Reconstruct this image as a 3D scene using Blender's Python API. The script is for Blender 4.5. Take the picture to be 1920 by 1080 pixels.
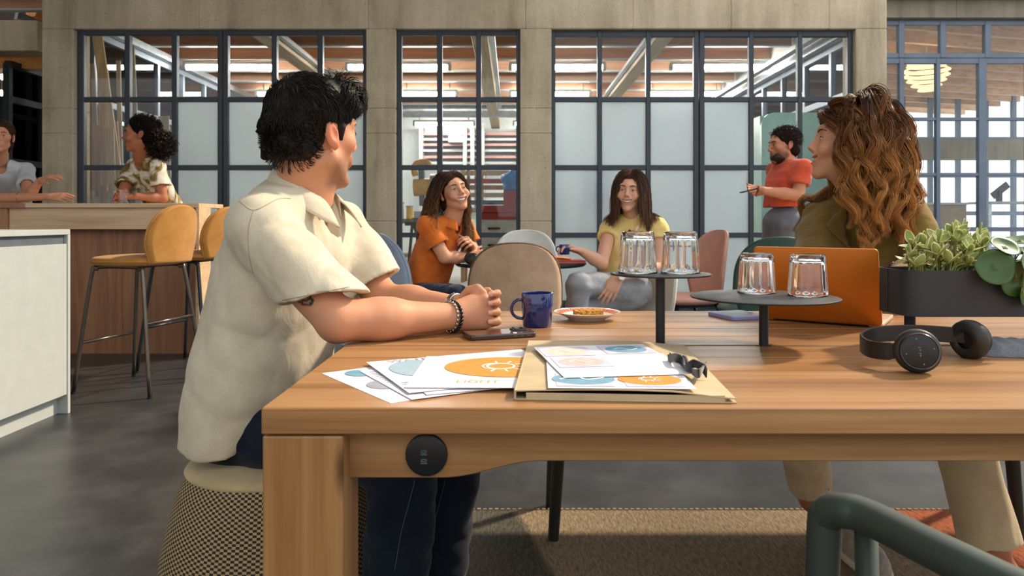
import bpy, bmesh, math, random
import numpy as np
from mathutils import Vector, Matrix, noise as mnoise

for _o in list(bpy.data.objects):
    bpy.data.objects.remove(_o, do_unlink=True)
SC = bpy.context.scene
COL = SC.collection
random.seed(7)
np.random.seed(7)
PI = math.pi

# ------------------------------------------------------------------ camera
FPX = 1380.0            # focal length in pixels of the 1920x1080 frame
CAMZ = 1.0              # eye height
HX, HY = 960.0, 413.0   # vanishing point of the depth direction
cam = bpy.data.cameras.new('camera')
cam.sensor_width = 36.0
cam.lens = FPX / 1920.0 * 36.0
cam.shift_y = -(540.0 - HY) / 1920.0
cam.clip_start = 0.02
cam.clip_end = 200
cam.dof.use_dof = True
cam.dof.focus_distance = 1.75
cam.dof.aperture_fstop = 11.0
camo = bpy.data.objects.new('camera', cam)
camo.location = (0, 0, CAMZ)
camo.rotation_euler = (PI / 2, 0, 0)
COL.objects.link(camo)
SC.camera = camo

# ------------------------------------------------------------------ light
w = bpy.data.worlds.new('daylight')
SC.world = w
w.use_nodes = True
bg = w.node_tree.nodes['Background']
bg.inputs[0].default_value = (0.93, 0.965, 1.0, 1)
bg.inputs[1].default_value = 1.25
sun = bpy.data.lights.new('sun', 'SUN')
sun.energy = 4.2
sun.color = (1.0, 0.84, 0.62)
sun.angle = math.radians(4)
suno = bpy.data.objects.new('sun', sun)
suno.rotation_euler = Vector((-0.62, -0.36, -0.60)).to_track_quat('-Z', 'Y').to_euler()
suno.location = (6, 6, 7)
COL.objects.link(suno)
vs = SC.view_settings
vs.view_transform = 'Standard'
vs.look = 'None'
vs.exposure = 0.3
vs.gamma = 1.0
vs.use_curve_mapping = False


def P(px, py, d):
    """photo pixel at depth d -> point"""
    return Vector(((px - HX) / FPX * d, d, CAMZ - (py - HY) / FPX * d))


# ------------------------------------------------------------------ objects
def tag(o, label=None, cat=None, group=None, kind=None):
    if label: o['label'] = label
    if cat: o['category'] = cat
    if group: o['group'] = group
    if kind: o['kind'] = kind
    return o


def empty(name, loc=(0, 0, 0), rz=0.0, label=None, cat=None, group=None, kind=None, parent=None):
    o = bpy.data.objects.new(name, None)
    o.empty_display_size = 0.1
    o.location = loc
    o.rotation_euler = (0, 0, rz)
    COL.objects.link(o)
    if parent: o.parent = parent
    return tag(o, label, cat, group, kind)


class G:
    """geometry collector"""
    def __init__(s):
        s.v = []; s.f = []

    def add(s, vf):
        n = len(s.v)
        s.v += [tuple(p) for p in vf[0]]
        s.f += [tuple(i + n for i in f) for f in vf[1]]
        return s


def mesh(name, vf, mat, parent=None, smooth=False, sub=None, bevel=0.0, bseg=1, loc=None, rot=None,
         auto=None, world=False, cols=None, mats=None, midx=None):
    """vf = (verts, faces) or list of such; one mesh object"""
    if isinstance(vf, list):
        g = G()
        for q in vf: g.add(q)
        vf = (g.v, g.f)
    elif isinstance(vf, G):
        vf = (vf.v, vf.f)
    V, F = vf
    if world and parent is not None:
        off = parent_origin(parent)
        V = [(p[0] - off[0], p[1] - off[1], p[2] - off[2]) for p in V] if not isinstance(V, np.ndarray) else V - np.array(off)
    me = bpy.data.meshes.new(name)
    me.from_pydata(V.tolist() if isinstance(V, np.ndarray) else V, [], F.tolist() if isinstance(F, np.ndarray) else F)
    if bevel > 0:
        bm = bmesh.new(); bm.from_mesh(me)
        bmesh.ops.remove_doubles(bm, verts=bm.verts, dist=1e-6)
        ed = [e for e in bm.edges if len(e.link_faces) == 2 and e.calc_face_angle(0) > 0.5]
        bmesh.ops.bevel(bm, geom=ed, offset=bevel, segments=bseg, profile=0.5, affect='EDGES', clamp_overlap=True)
        bm.to_mesh(me); bm.free()
    if mats:
        for m in mats: me.materials.append(m)
        if midx is not None:
            me.polygons.foreach_set('material_index', np.asarray(midx, dtype=np.int32))
    elif mat:
        me.materials.append(mat)
    if cols is not None:
        at = me.color_attributes.new('Col', 'FLOAT_COLOR', 'POINT')
        at.data.foreach_set('color', np.asarray(cols, dtype=np.float32).ravel())
    if smooth:
        me.polygons.foreach_set('use_smooth', [True] * len(me.polygons))
    if auto is not None:
        me.polygons.foreach_set('use_smooth', [True] * len(me.polygons))
        try: me.set_sharp_from_angle(angle=math.radians(auto))
        except Exception: pass
    me.update()
    o = bpy.data.objects.new(name, me)
    COL.objects.link(o)
    if parent: o.parent = parent
    if loc is not None: o.location = loc
    if rot is not None: o.rotation_euler = rot
    if sub:
        md = o.modifiers.new('sub', 'SUBSURF'); md.levels = sub; md.render_levels = sub
    return o


def parent_origin(p):
    L = Vector(p.location)
    while p.parent:
        p = p.parent; L = L + Vector(p.location)
    return L


def link_copy(o, parent=None, loc=None, rz=None):
    c = o.copy(); COL.objects.link(c)
    c.parent = parent
    if loc is not None: c.location = loc
    if rz is not None: c.rotation_euler = (0, 0, rz)
    return c


def copy_tree(o, parent=None):
    c = link_copy(o, parent)
    for ch in list(o.children):
        copy_tree(ch, c)
    return c


# ------------------------------------------------------------------ shapes
def box(x0, x1, y0, y1, z0, z1):
    v = [(x0, y0, z0), (x1, y0, z0), (x1, y1, z0), (x0, y1, z0), (x0, y0, z1), (x1, y0, z1), (x1, y1, z1), (x0, y1, z1)]
    f = [(0, 3, 2, 1), (4, 5, 6, 7), (0, 1, 5, 4), (1, 2, 6, 5), (2, 3, 7, 6), (3, 0, 4, 7)]
    return v, f


def cbox(c, s):
    return box(c[0] - s[0] / 2, c[0] + s[0] / 2, c[1] - s[1] / 2, c[1] + s[1] / 2, c[2] - s[2] / 2, c[2] + s[2] / 2)


def xf(vf, M):
    return [tuple(M @ Vector(p)) for p in vf[0]], vf[1]


def rotz(a): return Matrix.Rotation(a, 4, 'Z')
def trans(v): return Matrix.Translation(Vector(v))


def bar(a, b, w, h, up=(0, 0, 1)):
    """rectangular bar from a to b, w across, h along up"""
    a = Vector(a); b = Vector(b); d = (b - a).normalized()
    u = Vector(up); s = d.cross(u).normalized(); u = s.cross(d).normalized()
    v = []
    for p in (a, b):
        for i, j in ((-1, -1), (1, -1), (1, 1), (-1, 1)):
            v.append(tuple(p + s * (i * w / 2) + u * (j * h / 2)))
    f = [(0, 1, 2, 3), (7, 6, 5, 4), (0, 4, 5, 1), (1, 5, 6, 2), (2, 6, 7, 3), (3, 7, 4, 0)]
    return v, [tuple(reversed(q)) for q in f]


def smooth_path(pts, n=8, closed=False):
    pts = [Vector(p) for p in pts]
    out = []
    m = len(pts)
    rng = range(m) if closed else range(m - 1)
    for i in rng:
        p0 = pts[(i - 1) % m] if (closed or i > 0) else pts[0] * 2 - pts[1]
        p1 = pts[i]; p2 = pts[(i + 1) % m]
        p3 = pts[(i + 2) % m] if (closed or i + 2 < m) else pts[-1] * 2 - pts[-2]
        for k in range(n):
            t = k / n
            out.append(0.5 * ((2 * p1) + (p2 - p0) * t + (2 * p0 - 5 * p1 + 4 * p2 - p3) * t * t + (3 * p1 - p0 - 3 * p2 + p3) * t ** 3))
    if not closed: out.append(pts[-1])
    return out


def tube(pts, r, n=10, closed=False, caps=True, flat=None):
    """swept circle (or ellipse when flat=(a,b) multipliers) along pts; r number or list"""
    pts = [Vector(p) for p in pts]
    m = len(pts)
    rs = r if isinstance(r, (list, tuple)) else [r] * m
    v = []; f = []
    T = []
    for i in range(m):
        if closed: t = pts[(i + 1) % m] - pts[i - 1]
        else: t = pts[min(i + 1, m - 1)] - pts[max(i - 1, 0)]
        T.append(t.normalized() if t.length > 1e-9 else Vector((0, 0, 1)))
    a = Vector((0, 0, 1)) if abs(T[0].z) < 0.9 else Vector((1, 0, 0))
    N = (a - T[0] * a.dot(T[0])).normalized()
    for i in range(m):
        if i: N = (N - T[i] * N.dot(T[i])).normalized()
        B = T[i].cross(N)
        fa, fb = flat if flat else (1, 1)
        for k in range(n):
            an = 2 * PI * k / n
            v.append(tuple(pts[i] + (N * math.cos(an) * fa + B * math.sin(an) * fb) * rs[i]))
    L = m if closed else m - 1
    for i in range(L):
        j = (i + 1) % m
        for k in range(n):
            k2 = (k + 1) % n
            f.append((i * n + k, i * n + k2, j * n + k2, j * n + k))
    if caps and not closed:
        f.append(tuple(reversed(range(n)))); f.append(tuple((m - 1) * n + k for k in range(n)))
    return v, f


def lathe(prof, n=32, c=(0, 0, 0), a0=0.0, a1=2 * PI):
    full = abs(a1 - a0 - 2 * PI) < 1e-6
    v = []; f = []
    m = len(prof); cnt = n if full else n + 1
    for k in range(cnt):
        an = a0 + (a1 - a0) * k / n
        for r, z in prof:
            v.append((c[0] + r * math.cos(an), c[1] + r * math.sin(an), c[2] + z))
    for k in range(n):
        k2 = (k + 1) % cnt
        for i in range(m - 1):
            if prof[i][0] < 1e-7 and prof[i + 1][0] < 1e-7: continue
            if prof[i][0] < 1e-7: f.append((k * m + i, k2 * m + i + 1, k * m + i + 1))
            elif prof[i + 1][0] < 1e-7: f.append((k * m + i, k2 * m + i, k * m + i + 1))
            else: f.append((k * m + i, k2 * m + i, k2 * m + i + 1, k * m + i + 1))
    return v, f


def prism(poly, h0, h1, axis='z'):
    """poly = list of 2D points (counter-clockwise), extruded"""
    n = len(poly)
    def mk(p, h):
        return (p[0], p[1], h) if axis == 'z' else ((p[0], h, p[1]) if axis == 'y' else (h, p[0], p[1]))
    v = [mk(p, h0) for p in poly] + [mk(p, h1) for p in poly]
    f = [tuple(reversed(range(n))), tuple(range(n, 2 * n))]
    for i in range(n):
        j = (i + 1) % n
        f.append((i, j, n + j, n + i))
    if axis == 'y': f = [tuple(reversed(q)) for q in f]
    return v, f


def rrect(w, h, r, n=5, c=(0, 0)):
    out = []
    for cx, cy, a in ((w / 2 - r, h / 2 - r, 0), (-w / 2 + r, h / 2 - r, PI / 2), (-w / 2 + r, -h / 2 + r, PI), (w / 2 - r, -h / 2 + r, 1.5 * PI)):
        for k in range(n + 1):
            an = a + PI / 2 * k / n
            out.append((c[0] + cx + r * math.cos(an), c[1] + cy + r * math.sin(an)))
    return out


def grid_surf(fn, nu, nv, thick=0.0, closed_u=False, tdir=None):
    """fn(u,v)->point; optional thickness along normals"""
    pts = [[Vector(fn(i / (nu if closed_u else nu - 1), j / (nv - 1))) for j in range(nv)] for i in range(nu)]
    v = [tuple(p) for row in pts for p in row]
    f = []
    L = nu if closed_u else nu - 1
    for i in range(L):
        i2 = (i + 1) % nu
        for j in range(nv - 1):
            f.append((i * nv + j, i2 * nv + j, i2 * nv + j + 1, i * nv + j + 1))
    if thick:
        base = len(v)
        for i in range(nu):
            for j in range(nv):
                a = pts[(i + 1) % nu if closed_u else min(i + 1, nu - 1)][j] - pts[i - 1 if (closed_u or i) else 0][j]
                b = pts[i][min(j + 1, nv - 1)] - pts[i][max(j - 1, 0)]
                nn = a.cross(b)
                nn = Vector(tdir) if tdir else (nn.normalized() if nn.length > 1e-12 else Vector((0, 0, 1)))
                v.append(tuple(pts[i][j] - nn * thick))
        f2 = [tuple(reversed([q + base for q in face])) for face in f]
        rim = []
        for i in range(L):
            i2 = (i + 1) % nu
            rim.append((i2 * nv, i * nv, base + i * nv, base + i2 * nv))
            e = nv - 1
            rim.append((i * nv + e, i2 * nv + e, base + i2 * nv + e, base + i * nv + e))
        if not closed_u:
            for j in range(nv - 1):
                rim.append((j, j + 1, base + j + 1, base + j))
                k = (nu - 1) * nv
                rim.append((k + j + 1, k + j, base + k + j, base + k + j + 1))
        f = f + f2 + rim
    return v, f


# ------------------------------------------------------------------ materials
def lin(c):
    if isinstance(c, str):
        c = tuple(int(c[i:i + 2], 16) / 255 for i in (0, 2, 4))
        c = tuple(x / 12.92 if x <= 0.04045 else ((x + 0.055) / 1.055) ** 2.4 for x in c)
    return (c[0], c[1], c[2], 1.0)


class NT:
    def __init__(s, name):
        s.m = bpy.data.materials.new(name); s.m.use_nodes = True
        s.t = s.m.node_tree; s.b = s.t.nodes['Principled BSDF']; s.out = s.t.nodes['Material Output']

    def n(s, typ, **kw):
        nd = s.t.nodes.new(typ)
        for k, v in kw.items():
            if k.startswith('i_'):
                key = k[2:]
                nd.inputs[int(key) if key.isdigit() else key].default_value = v
            else: setattr(nd, k, v)
        return nd

    def l(s, a, b): s.t.links.new(a, b)

    def ramp(s, fac, stops):
        r = s.n('ShaderNodeValToRGB')
        el = r.color_ramp.elements
        while len(el) < len(stops): el.new(0.5)
        for e, (p, c) in zip(el, stops):
            e.position = p; e.color = lin(c)
        s.l(fac, r.inputs[0])
        return r.outputs[0]

    def coord(s, scale=(1, 1, 1), out='Object', rot=(0, 0, 0), rand=False):
        tc = s.n('ShaderNodeTexCoord'); mp = s.n('ShaderNodeMapping')
        mp.inputs['Scale'].default_value = scale; mp.inputs['Rotation'].default_value = rot
        s.l(tc.outputs[out], mp.inputs[0])
        if rand:
            oi = s.n('ShaderNodeObjectInfo'); ml = s.n('ShaderNodeMath', operation='MULTIPLY'); ml.inputs[1].default_value = 37.0
            s.l(oi.outputs['Random'], ml.inputs[0]); s.l(ml.outputs[0], mp.inputs['Location'])
        return mp.outputs[0]

    def noise(s, co, scale=5, detail=4, rough=0.5, dist=0.0):
        nd = s.n('ShaderNodeTexNoise')
        nd.inputs['Scale'].default_value = scale; nd.inputs['Detail'].default_value = detail
        nd.inputs['Roughness'].default_value = rough; nd.inputs['Distortion'].default_value = dist
        s.l(co, nd.inputs['Vector'])
        return nd.outputs['Fac']

    def bump(s, h, strength=0.2, dist=0.01):
        b = s.n('ShaderNodeBump'); b.inputs['Strength'].default_value = strength; b.inputs['Distance'].default_value = dist
        s.l(h, b.inputs['Height']); s.l(b.outputs[0], s.b.inputs['Normal'])

    def mix(s, fac, a, b):
        mx = s.n('ShaderNodeMix', data_type='RGBA')
        for sock, val in ((mx.inputs[0], fac), (mx.inputs[6], a), (mx.inputs[7], b)):
            if isinstance(val, (float, int)): sock.default_value = val
            elif isinstance(val, (tuple, str)): sock.default_value = lin(val)
            else: s.l(val, sock)
        return mx.outputs[2]


def M_(name, color, rough=0.5, metal=0.0, var=0.06, vscale=12, bump=0.0, bscale=200, bdist=0.002, spec=0.5, sheen=0.0, coat=0.0,
       sss=0.0, alpha=None, trans=0.0, ior=1.45, emit=None, estr=0.0):
    t = NT(name)
    co = t.coord()
    c = lin(color)
    if var > 0:
        fac = t.noise(co, vscale, 3)
        d = tuple(x * (1 - var * 2.2) for x in c[:3]); u = tuple(min(1, x * (1 + var * 1.6)) for x in c[:3])
        t.l(t.ramp(fac, [(0.3, d), (0.7, u)]), t.b.inputs['Base Color'])
    else:
        t.b.inputs['Base Color'].default_value = c
    t.b.inputs['Roughness'].default_value = rough
    t.b.inputs['Metallic'].default_value = metal
    t.b.inputs['Specular IOR Level'].default_value = spec
    t.b.inputs['Sheen Weight'].default_value = sheen
    t.b.inputs['Coat Weight'].default_value = coat
    t.b.inputs['Transmission Weight'].default_value = trans
    t.b.inputs['IOR'].default_value = ior
    if sss:
        t.b.inputs['Subsurface Weight'].default_value = sss
        t.b.inputs['Subsurface Radius'].default_value = (0.012, 0.005, 0.003)
        t.b.inputs['Subsurface Scale'].default_value = 1.0
    if emit:
        t.b.inputs['Emission Color'].default_value = lin(emit); t.b.inputs['Emission Strength'].default_value = estr
    if bump > 0:
        t.bump(t.noise(co, bscale, 4), bump, bdist)
    return t.m


def wood(name, c0, c1, c2, axis='x', rough=0.42, scale=1.0, knots=True, bump=0.12):
    t = NT(name)
    st = {'x': (0.55, 9, 9), 'y': (9, 0.55, 9), 'z': (9, 9, 0.55)}[axis]
    co = t.coord(tuple(v * scale for v in st), rand=True)
    n1 = t.noise(co, 1.6, 6, 0.6, 0.6)
    st2 = {'x': (2.5, 160, 160), 'y': (160, 2.5, 160), 'z': (160, 160, 2.5)}[axis]
    co2 = t.coord(tuple(v * scale for v in st2), rand=True)
    n2 = t.noise(co2, 1.0, 3, 0.6)
    base = t.ramp(n1, [(0.28, c0), (0.5, c1), (0.72, c2)])
    fine = t.ramp(n2, [(0.3, (0.62, 0.58, 0.52)), (0.62, (1, 1, 1))])
    mx = t.n('ShaderNodeMix', data_type='RGBA', blend_type='MULTIPLY')
    mx.inputs[0].default_value = 0.45
    t.l(base, mx.inputs[6]); t.l(fine, mx.inputs[7])
    col = mx.outputs[2]
    oi = t.n('ShaderNodeObjectInfo')
    rv = t.ramp(oi.outputs['Random'], [(0.0, (0.86, 0.84, 0.80)), (1.0, (1.08, 1.06, 1.04))])
    m2 = t.n('ShaderNodeMix', data_type='RGBA', blend_type='MULTIPLY'); m2.inputs[0].default_value = 1.0
    t.l(col, m2.inputs[6]); t.l(rv, m2.inputs[7]); col = m2.outputs[2]
    if knots:
        sk = {'x': (2.2, 7, 7), 'y': (7, 2.2, 7), 'z': (7, 7, 2.2)}[axis]
        co3 = t.coord(sk, rand=True)
        vo = t.n('ShaderNodeTexVoronoi'); vo.inputs['Scale'].default_value = 0.9
        t.l(co3, vo.inputs['Vector'])
        kf = t.ramp(vo.outputs['Distance'], [(0.035, (1, 1, 1)), (0.1, (0, 0, 0))])
        col = t.mix(kf, col, tuple(x * 0.35 for x in lin(c0)[:3]))
    t.l(col, t.b.inputs['Base Color'])
    t.b.inputs['Roughness'].default_value = rough
    t.bump(n2, bump, 0.001)
    return t.m


def fabric(name, c0, c1, scale=900, rough=0.9, sheen=0.2, bump=0.35, wrinkle=0.0):
    """woven cloth: fine crossing threads + soft variation"""
    t = NT(name)
    co = t.coord((1, 1, 1))
    big = t.noise(co, 9, 4, 0.6)
    wv = t.n('ShaderNodeTexWave', wave_type='BANDS', bands_direction='Z'); wv.inputs['Scale'].default_value = scale / 6.0
    wv.inputs['Distortion'].default_value = 2.0; wv.inputs['Detail'].default_value = 1.0
    t.l(co, wv.inputs['Vector'])
    wn = t.noise(t.coord((scale, scale, scale * 0.3)), 1.0, 2)
    f = t.n('ShaderNodeMath', operation='MULTIPLY_ADD'); f.inputs[1].default_value = 0.45
    t.l(wn, f.inputs[0]); t.l(big, f.inputs[2])
    t.l(t.ramp(f.outputs[0], [(0.45, c0), (0.95, c1)]), t.b.inputs['Base Color'])
    t.b.inputs['Roughness'].default_value = rough
    t.b.inputs['Sheen Weight'].default_value = sheen
    t.b.inputs['Specular IOR Level'].default_value = 0.2
    t.bump(wn, bump, 0.0006)
    if wrinkle:
        b0 = [n for n in t.t.nodes if n.bl_idname == 'ShaderNodeBump'][0]
        w1 = t.noise(t.coord((1, 1, 0.7)), 16, 3, 0.55, 1.6)
        rd = t.n('ShaderNodeMath', operation='ABSOLUTE'); sb = t.n('ShaderNodeMath', operation='SUBTRACT'); sb.inputs[1].default_value = 0.5
        t.l(w1, sb.inputs[0]); t.l(sb.outputs[0], rd.inputs[0])
        b2 = t.n('ShaderNodeBump'); b2.inputs['Strength'].default_value = wrinkle; b2.inputs['Distance'].default_value = 0.02
        t.l(rd.outputs[0], b2.inputs['Height']); t.l(b2.outputs[0], b0.inputs['Normal'])
    return t.m


def vcol(name, rough=0.5, sss=0.0, spec=0.4, bump=0.0, bscale=300, sheen=0.0, aniso=0.0):
    t = NT(name)
    at = t.n('ShaderNodeVertexColor', layer_name='Col')
    t.l(at.outputs['Color'], t.b.inputs['Base Color'])
    t.b.inputs['Roughness'].default_value = rough
    t.b.inputs['Specular IOR Level'].default_value = spec
    t.b.inputs['Sheen Weight'].default_value = sheen
    if sss:
        t.b.inputs['Subsurface Weight'].default_value = sss
        t.b.inputs['Subsurface Radius'].default_value = (0.010, 0.004, 0.002)
        t.b.inputs['Subsurface Scale'].default_value = 1.0
    if bump:
        t.bump(t.noise(t.coord(), bscale, 3), bump, 0.001)
    return t.m


OAK = wood('oak', '7e5632', 'a2764a', 'bb9064', 'x', rough=0.36)
OAKZ = wood('oak_upright', '86592e', 'a67848', 'bb9060', 'z', rough=0.4)
PALE = wood('pale_oak', 'c4a27c', 'dcbc94', 'e6cba8', 'x', rough=0.5, knots=False)
BARPANEL = wood('walnut_veneer', '84583a', 'a4714e', 'b4835e', 'z', rough=0.5, knots=False)
BEAMWOOD = wood('beam_pine', '9a6e50', 'b4876a', 'c49c80', 'x', rough=0.6, knots=False)
BEAMY = wood('beam_spruce', 'a08a6c', 'b9a586', 'c9b898', 'y', rough=0.6, knots=False)
ORANGEWOOD = wood('warm_pine', 'a4662c', 'c2843e', 'd09a54', 'y', rough=0.6, knots=False)
PLANKZ = wood('raw_plank', 'a88a64', 'c9ad84', 'd8c29c', 'z', rough=0.7, knots=False)
BLACK = M_('matt_black_metal', '26272a', 0.45, 0.3, var=0.05, bump=0.06, bscale=900)
FRAME = M_('charcoal_frame', '3d4248', 0.42, 0.35, var=0.05, vscale=3)
FRAMEB = M_('blue_grey_frame', '6b7684', 0.42, 0.3, var=0.05, vscale=3)
DARKFRAME = M_('dark_green_frame', '20292b', 0.4, 0.3, var=0.05)
WHITE = M_('white_lacquer', 'b2b6b3', 0.45, var=0.02)
STEEL = M_('galvanised_steel', 'a8aeb2', 0.35, 0.9, var=0.08)
BRONZE = M_('bronze_tube', '6a625c', 0.3, 0.85, var=0.06)


def concrete(name, c0, c1, c2, scale=1.0, rough=0.85, spec=0.3, bump=0.25, pits=True):
    t = NT(name)
    tc = t.n('ShaderNodeNewGeometry')
    mp = t.n('ShaderNodeMapping'); mp.inputs['Scale'].default_value = (scale, scale, scale)
    t.l(tc.outputs['Position'], mp.inputs[0]); co = mp.outputs[0]
    n1 = t.noise(co, 1.1, 7, 0.62, 0.4)
    mp2 = t.n('ShaderNodeMapping'); mp2.inputs['Scale'].default_value = (scale * 3.2, scale * 3.2, scale * 0.35)
    t.l(tc.outputs['Position'], mp2.inputs[0])
    n2 = t.noise(mp2.outputs[0], 1.6, 5, 0.6, 0.3)
    ad = t.n('ShaderNodeMath', operation='ADD'); t.l(n1, ad.inputs[0]); t.l(n2, ad.inputs[1])
    hf = t.n('ShaderNodeMath', operation='MULTIPLY'); hf.inputs[1].default_value = 0.5; t.l(ad.outputs[0], hf.inputs[0])
    col = t.ramp(hf.outputs[0], [(0.34, c0), (0.5, c1), (0.66, c2)])
    fine = t.noise(co, 60, 4, 0.7)
    col = t.mix(t.ramp(fine, [(0.35, (0.22, 0.22, 0.22)), (0.6, (0, 0, 0))]), col, tuple(x * 0.55 for x in lin(c0)[:3]))
    if pits:
        vo = t.n('ShaderNodeTexVoronoi'); vo.inputs['Scale'].default_value = 9.0; t.l(co, vo.inputs['Vector'])
        pf = t.ramp(vo.outputs['Distance'], [(0.03, (0.8, 0.8, 0.8)), (0.07, (0, 0, 0))])
        col = t.mix(pf, col, tuple(x * 0.4 for x in lin(c0)[:3]))
    t.l(col, t.b.inputs['Base Color'])
    t.b.inputs['Roughness'].default_value = rough
    t.b.inputs['Specular IOR Level'].default_value = spec
    t.bump(fine, bump, 0.004)
    return t.m


CONC = concrete('cast_concrete', 'a09076', 'c4b498', 'dccbb0')
FLOORM = concrete('polished_concrete', '2a2c2e', '37393b', '4a4c4e', scale=0.9, rough=0.34, spec=0.5, bump=0.05, pits=True)


def glass_mat(name, tint=(0.95, 0.98, 0.98), refl=0.06):
    t = NT(name)
    tr = t.n('ShaderNodeBsdfTransparent'); tr.inputs[0].default_value = (*tint, 1)
    gl = t.n('ShaderNodeBsdfGlossy'); gl.inputs['Roughness'].default_value = 0.02
    fr = t.n('ShaderNodeFresnel'); fr.inputs['IOR'].default_value = 1.35
    mx = t.n('ShaderNodeMixShader')
    t.l(fr.outputs[0], mx.inputs[0]); t.l(tr.outputs[0], mx.inputs[1]); t.l(gl.outputs[0], mx.inputs[2])
    t.l(mx.outputs[0], t.out.inputs['Surface'])
    return t.m


PANE = glass_mat('clear_pane')


def frosted_mat():
    t = NT('frosted_pane')
    rf = t.n('ShaderNodeBsdfRefraction'); rf.inputs['Roughness'].default_value = 0.55; rf.inputs['IOR'].default_value = 1.12
    rf.inputs[0].default_value = lin('e8f2f4')
    tl = t.n('ShaderNodeBsdfTranslucent'); tl.inputs[0].default_value = lin('eef6f8')
    df = t.n('ShaderNodeBsdfPrincipled'); df.inputs['Base Color'].default_value = lin('d6e0e2'); df.inputs['Roughness'].default_value = 0.35
    m1 = t.n('ShaderNodeMixShader'); m1.inputs[0].default_value = 0.6
    t.l(rf.outputs[0], m1.inputs[1]); t.l(tl.outputs[0], m1.inputs[2])
    m2 = t.n('ShaderNodeMixShader'); m2.inputs[0].default_value = 0.30
    t.l(m1.outputs[0], m2.inputs[1]); t.l(df.outputs[0], m2.inputs[2])
    t.l(m2.outputs[0], t.out.inputs['Surface'])
    return t.m


FROST = frosted_mat()
TUMBLER = M_('tumbler_glass', (0.98, 0.99, 0.99), 0.0, var=0, trans=1.0, ior=1.48)


def lamp_mat(name, col, s):
    t = NT(name)
    e = t.n('ShaderNodeEmission'); e.inputs[0].default_value = lin(col); e.inputs[1].default_value = s
    t.l(e.outputs[0], t.out.inputs['Surface'])
    return t.m


TUBE = lamp_mat('fluorescent_tube', 'fff7ee', 75.0)

# ================================================================== setting
WY = 8.26
WS = FPX / WY
def wx(px): return (px - HX) / WS
def wz(py): return CAMZ - (py - HY) / WS

fl = mesh('floor', box(-11, 12, -2.5, 21.5, -0.1, 0.0), FLOORM)
tag(fl, kind='structure')

fw_ = mesh('floor_workshop', box(-6.3, 4.1, WY + 0.36, 18.9, 0.0, 0.012), M_('pale_screed', 'a9a8a2', 0.5, var=0.06, vscale=2)); tag(fw_, kind='structure')
# unseen shell added to shape the light: part roof, low wall behind, wall at left
cm_ = mesh('ceiling_light_block', box(-11, 0.2, -2.5, WY, 4.7, 4.85), M_('light_block_underside', '8d8578', 0.85, var=0.05)); tag(cm_, kind='structure')
wf_ = mesh('wall_front_light_block', box(-11, 12, -2.7, -2.5, 0, 1.1), CONC); tag(wf_, kind='structure')
wl_ = mesh('wall_left_light_block', box(-11.2, -11, -2.5, 14, 0, 4.85), CONC); tag(wl_, kind='structure')

wall = empty('wall_back', (0, WY, 0), kind='structure')
def wbox(x0, x1, z0, z1, y0=0.0, y1=0.34, bev=0.009):
    return mesh('concrete_block', box(x0, x1, y0, y1, z0, z1), CONC, wall, bevel=bev)
hx = [78, 372, 690, 985, 1187, 1371, 1555, 1663]
ZT = wz(54)
for a, b in zip(hx[:-1], hx[1:]):
    wbox(wx(a), wx(b), ZT, 4.7)
for a, b in ((78, 137), (686, 742), (975, 1034), (1605, 1663)):
    zs = [0.0, wz(415), wz(250), wz(203), ZT]
    for z0, z1 in zip(zs[:-1], zs[1:]):
        wbox(wx(a), wx(b), z0, z1)


def window(n, edges, rows, frost, y=WY + 0.07, name='window_%d', sx=None, sz=None, fm=FRAME, dep=0.07):
    """edges: list of (px centre, px width) of uprights; rows the same for rails; frost(i,j)->bool"""
    sx = sx or wx; sz = sz or wz
    root = empty(name % n, (0, y, 0), kind='structure')
    zt = sz(rows[0][0] - rows[0][1] / 2); zb = sz(rows[-1][0] + rows[-1][1] / 2)
    sc = sx(1) - sx(0)
    for k, (c, wd) in enumerate(edges):
        x0, x1 = sx(c - wd / 2), sx(c + wd / 2)
        if wd > 16:   # two leaves meeting
            xm = (x0 + x1) / 2
            mesh('mullion', box(x0, xm - 0.004, 0, dep, zb, zt), fm, root, bevel=0.004)
            mesh('mullion', box(xm + 0.004, x1, -0.006, dep, zb, zt), fm, root, bevel=0.004)
        else:
            mesh('mullion', box(x0, x1, 0, dep, zb, zt), fm, root, bevel=0.005)
    for j, (c, wd) in enumerate(rows):
        for i in range(len(edges) - 1):
            x0 = sx(edges[i][0] + edges[i][1] / 2) - 0.002; x1 = sx(edges[i + 1][0] - edges[i + 1][1] / 2) + 0.002
            mesh('transom', box(x0, x1, 0.006, dep - 0.004, sz(c + wd / 2), sz(c - wd / 2)), fm, root, bevel=0.004)
    for i in range(len(edges) - 1):
        for j in range(len(rows) - 1):
            x0 = sx(edges[i][0]); x1 = sx(edges[i + 1][0]); z1 = sz(rows[j][0]); z0 = sz(rows[j + 1][0])
            fr = frost(i, j)
            mesh('frosted_pane' if fr else 'pane', box(x0, x1, 0.036, 0.044, z0, z1), FROST if fr else PANE, root)
    return root

R = [(57, 11), (184, 9), (313, 9), (441, 9), (572, 14)]
window(1, [(144, 12), (232, 10), (321, 10), (413, 20), (510, 10), (597, 10), (682, 8)], R, lambda i, j: j > 0 and i >= 2)
window(2, [(747, 9), (823, 10), (897, 10), (972, 8)], R, lambda i, j: False)
window(3, [(1038, 8), (1126, 9), (1218, 9), (1314, 20), (1413, 9), (1505, 9), (1600, 10)], [(60, 11)] + R[1:], lambda i, j: j > 0 and i <= 3)

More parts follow.
